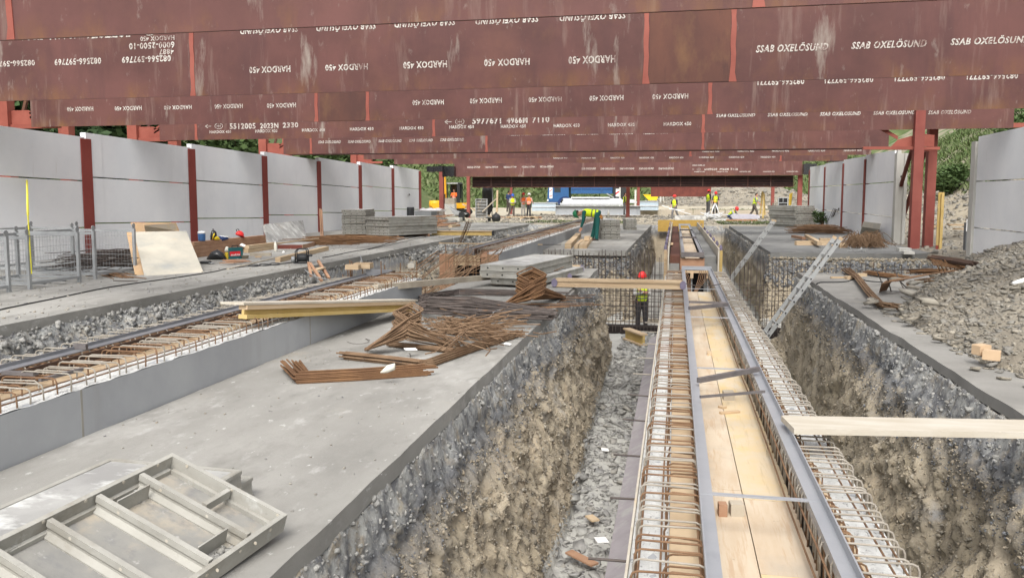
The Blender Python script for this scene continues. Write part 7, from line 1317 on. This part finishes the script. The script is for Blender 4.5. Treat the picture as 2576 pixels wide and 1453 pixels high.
t = thing('wheelbarrow', 'grey wheelbarrow tipped beside the dark canister', 'wheelbarrow', at(10, 800, 900, 55)); part('tray', MB().prism([(-.6, .75), (-.3, .25), (.35, .12), (.7, .3), (.3, .35), (-.2, .5)], .6), 'galv', t); part('wheel', MB().lathe([(.18, 0), (.2, .02), (.2, .08), (.18, .1)], (.6, .25, .2), 16, 'y'), 'tyre', t, True); part('handle', MB().tube([(.0, 0, .3), (-.9, 0, .9)], .02, 6), 'galv', t)
cube('slab_stone', 'pale concrete beam lying at the far end of the left slab', 'concrete beam', 10, 570, 900, 830, 958, 51, .8, 'precast_warm', 0)
# grey blocks with wrapped load near the left wall end
cube('crate', 'dark grey crate near the end of the left wall', 'crate', 10, 90, 795, 360, 880, 47, 1.2, 'crate_grey'); cube('crate', 'second grey crate beneath the first near the end of the left wall', 'crate', 10, 60, 882, 350, 985, 47.1, 1.2, 'crate_grey', 0)
x0, x1, zb, zt = rect(10, 110, 705, 500, 800, 49.5); mb = MB(); n_ = 9
mb.loft([((x0 + (x1 - x0) * i / n_, 50.3, (zb + zt) / 2 - .1), (0, .8, 0), (0, 0, (zt - zb) * (.35 + .12 * math.sin(i * 2.1)) * (.6 if i in (0, n_) else 1))) for i in range(n_ + 1)], 10); single('wrapped_load', mb, 'sheet_white', 'load wrapped in crumpled white plastic at the end of the left wall', 'wrapped load')
cube('crate', 'low stand under the white wrapped load', 'crate', 10, 300, 800, 495, 870, 50, 1, 'sheet_white', 0)
c = Q(16, 1500, 560); single('dark_barrel', MB().lathe([(.2, 0), (.21, .05), (.21, .85), (.19, .9)], tuple(at(16, 1525, 560, 44)), 16), 'machine_black', 'dark barrel between the shorter panel stack and the grey crates', 'barrel', smooth=True)
mb = MB()
for i in range(85):
    p = Q(16, rnd.gauss(1950, 170), rnd.uniform(520, 650), 0); p[2] = rnd.random() * .45 * math.exp(-((p[0] - Q(16, 1950, 580)[0]) / 1.7) ** 2) + .03; a_ = rnd.gauss(.2, .9); L = rnd.uniform(.5, 1.6); d = V((math.cos(a_), math.sin(a_), rnd.uniform(-.12, .12))) * L / 2; mb.bar(p - d, p + d, rnd.uniform(.04, .12), rnd.uniform(.025, .05))
o = single('timber_scraps', mb, 'timber_brown', 'big heap of scrap timber on the left slab before the red columns', 'wood scraps'); o['kind'] = 'stuff'
plank('tan squared timber lying right of the scrap timber heap', Q(16, 2300, 620, .06), Q(16, 2465, 600, .06), .2, .14, 'timber'); plank('pale board sticking out left under the scrap timber heap', Q(16, 1505, 620, .05), Q(16, 1800, 625, .05), .15, .04, 'timber'); plank('pale board lying in front of the scrap timber heap', Q(16, 1780, 630, .04), Q(16, 2290, 665, .03), .08, .03, 'timber'); plank('long board beneath the scrap heap towards the yellow beam', Q(16, 1680, 715, .04), Q(16, 1930, 715, .04), .35, .06, 'timber_brown')
mb = MB().tube([Q(16, 1505, 690, .03), Q(16, 1560, 680, .08), Q(16, 1600, 700, .03), Q(16, 1560, 740, .05), Q(16, 1640, 745, .03)], .03, 8); single('hose', mb, 'galv', 'grey corrugated hose lying right of the shorter panel stack', 'hose', smooth=True)
# scrap metal, tripod and stock behind the boxed wall
x0, x1, zb, zt = rect(12, 365, 872, 890, 940, 55.5); single('panel_slab', MB().box(x0, x1, 55.5, 57.5, .02, .3), 'form_face', 'pale flat panel lying on the soil behind the far formwork', 'formwork panel'); plank('thin pale board on the soil behind the pale flat panel', at(12, 510, 870, 58.5), at(12, 830, 872, 58.5), .2, .04, 'board_white')
mb = MB()
for i in range(26): p = at(12, rnd.gauss(980, 90), rnd.uniform(840, 945), 56 + rnd.random()); p[2] = max(.03, p[2]); a_ = rnd.gauss(0, .5); d = V((math.cos(a_), rnd.uniform(-.4, .4), math.sin(a_) * .6)) * rnd.uniform(.3, 1.0) * .6; e, q_ = p + d, p - d; e[2] = max(.03, e[2]); q_[2] = max(.03, q_[2]); mb.bar(q_, e, .07, .05)
o = single('metal_scraps', mb, 'white_metal', 'pile of pale scrap metal props beneath the survey tripod', 'scrap'); o['kind'] = 'stuff'
tp = at(12, 1040, 640, 58.5); t = thing('survey_tripod', 'survey tripod with white legs standing in the scrap metal', 'tripod', (tp[0], 58.5, 0))
for dx, dy, zf in ((-.36, -.3, .2), (.38, -.2, .35), (.0, .4, .3)): part('leg', MB().tube([(0, 0, tp[2]), (dx, dy, zf * .4)], .04, 6, .03), 'white_metal', t, True)
part('instrument', MB().lathe([(.1, -.02), (.1, .04), (.06, .06), (.07, .2), (.03, .26)], (0, 0, tp[2]), 12), 'digger_yellow', t, True)
x0, x1, zb, zt = rect(12, 1310, 892, 1790, 950, 55); mb = MB().prism([(x0 + .1, .14), (x1 - .15, .14), (x1, .2), (x1 - .05, .38), (x1 - .4, .42), (x0 + .15, .42), (x0, .3)], 1.5, (0, 55, 0)); single('wrapped_bundle', mb, 'lilac', 'flat bundle wrapped in pale lilac plastic before the crouching worker', 'wrapped load')
a = at(12, 1225, 990, 54.5); b = at(12, 1745, 990, 54.5); single('timber_board', MB().box(a[0], b[0], 54.4, 54.9, .0, .12), 'timber_brown', 'brown board under the lilac wrapped bundle', 'board')
mb = MB()
for i in range(24): p = at(12, rnd.uniform(2060, 2300), rnd.uniform(890, 960), 56); p[2] = .03 + .1 * rnd.random(); a_ = rnd.uniform(-.8, .8); d = V((math.cos(a_), math.sin(a_), 0)) * rnd.uniform(.2, .6); mb.bar(p - d, p + d, .08, .03)
o = single('timber_scraps', mb, 'timber', 'wood scraps on the soil in front of the black backed rack', 'wood scraps'); o['kind'] = 'stuff'
c = at(11, 968, 905, 31); t = thing('water_bottle', 'clear bottle standing on the panel stack behind the bending worker', 'bottle', c); part('body', MB().lathe([(.045, 0), (.045, .2), (.015, .27)], n=12), 'clear_plastic', t, True); part('cap', MB().lathe([(.018, .27), (.018, .3)], n=8), 'white_paint', t)
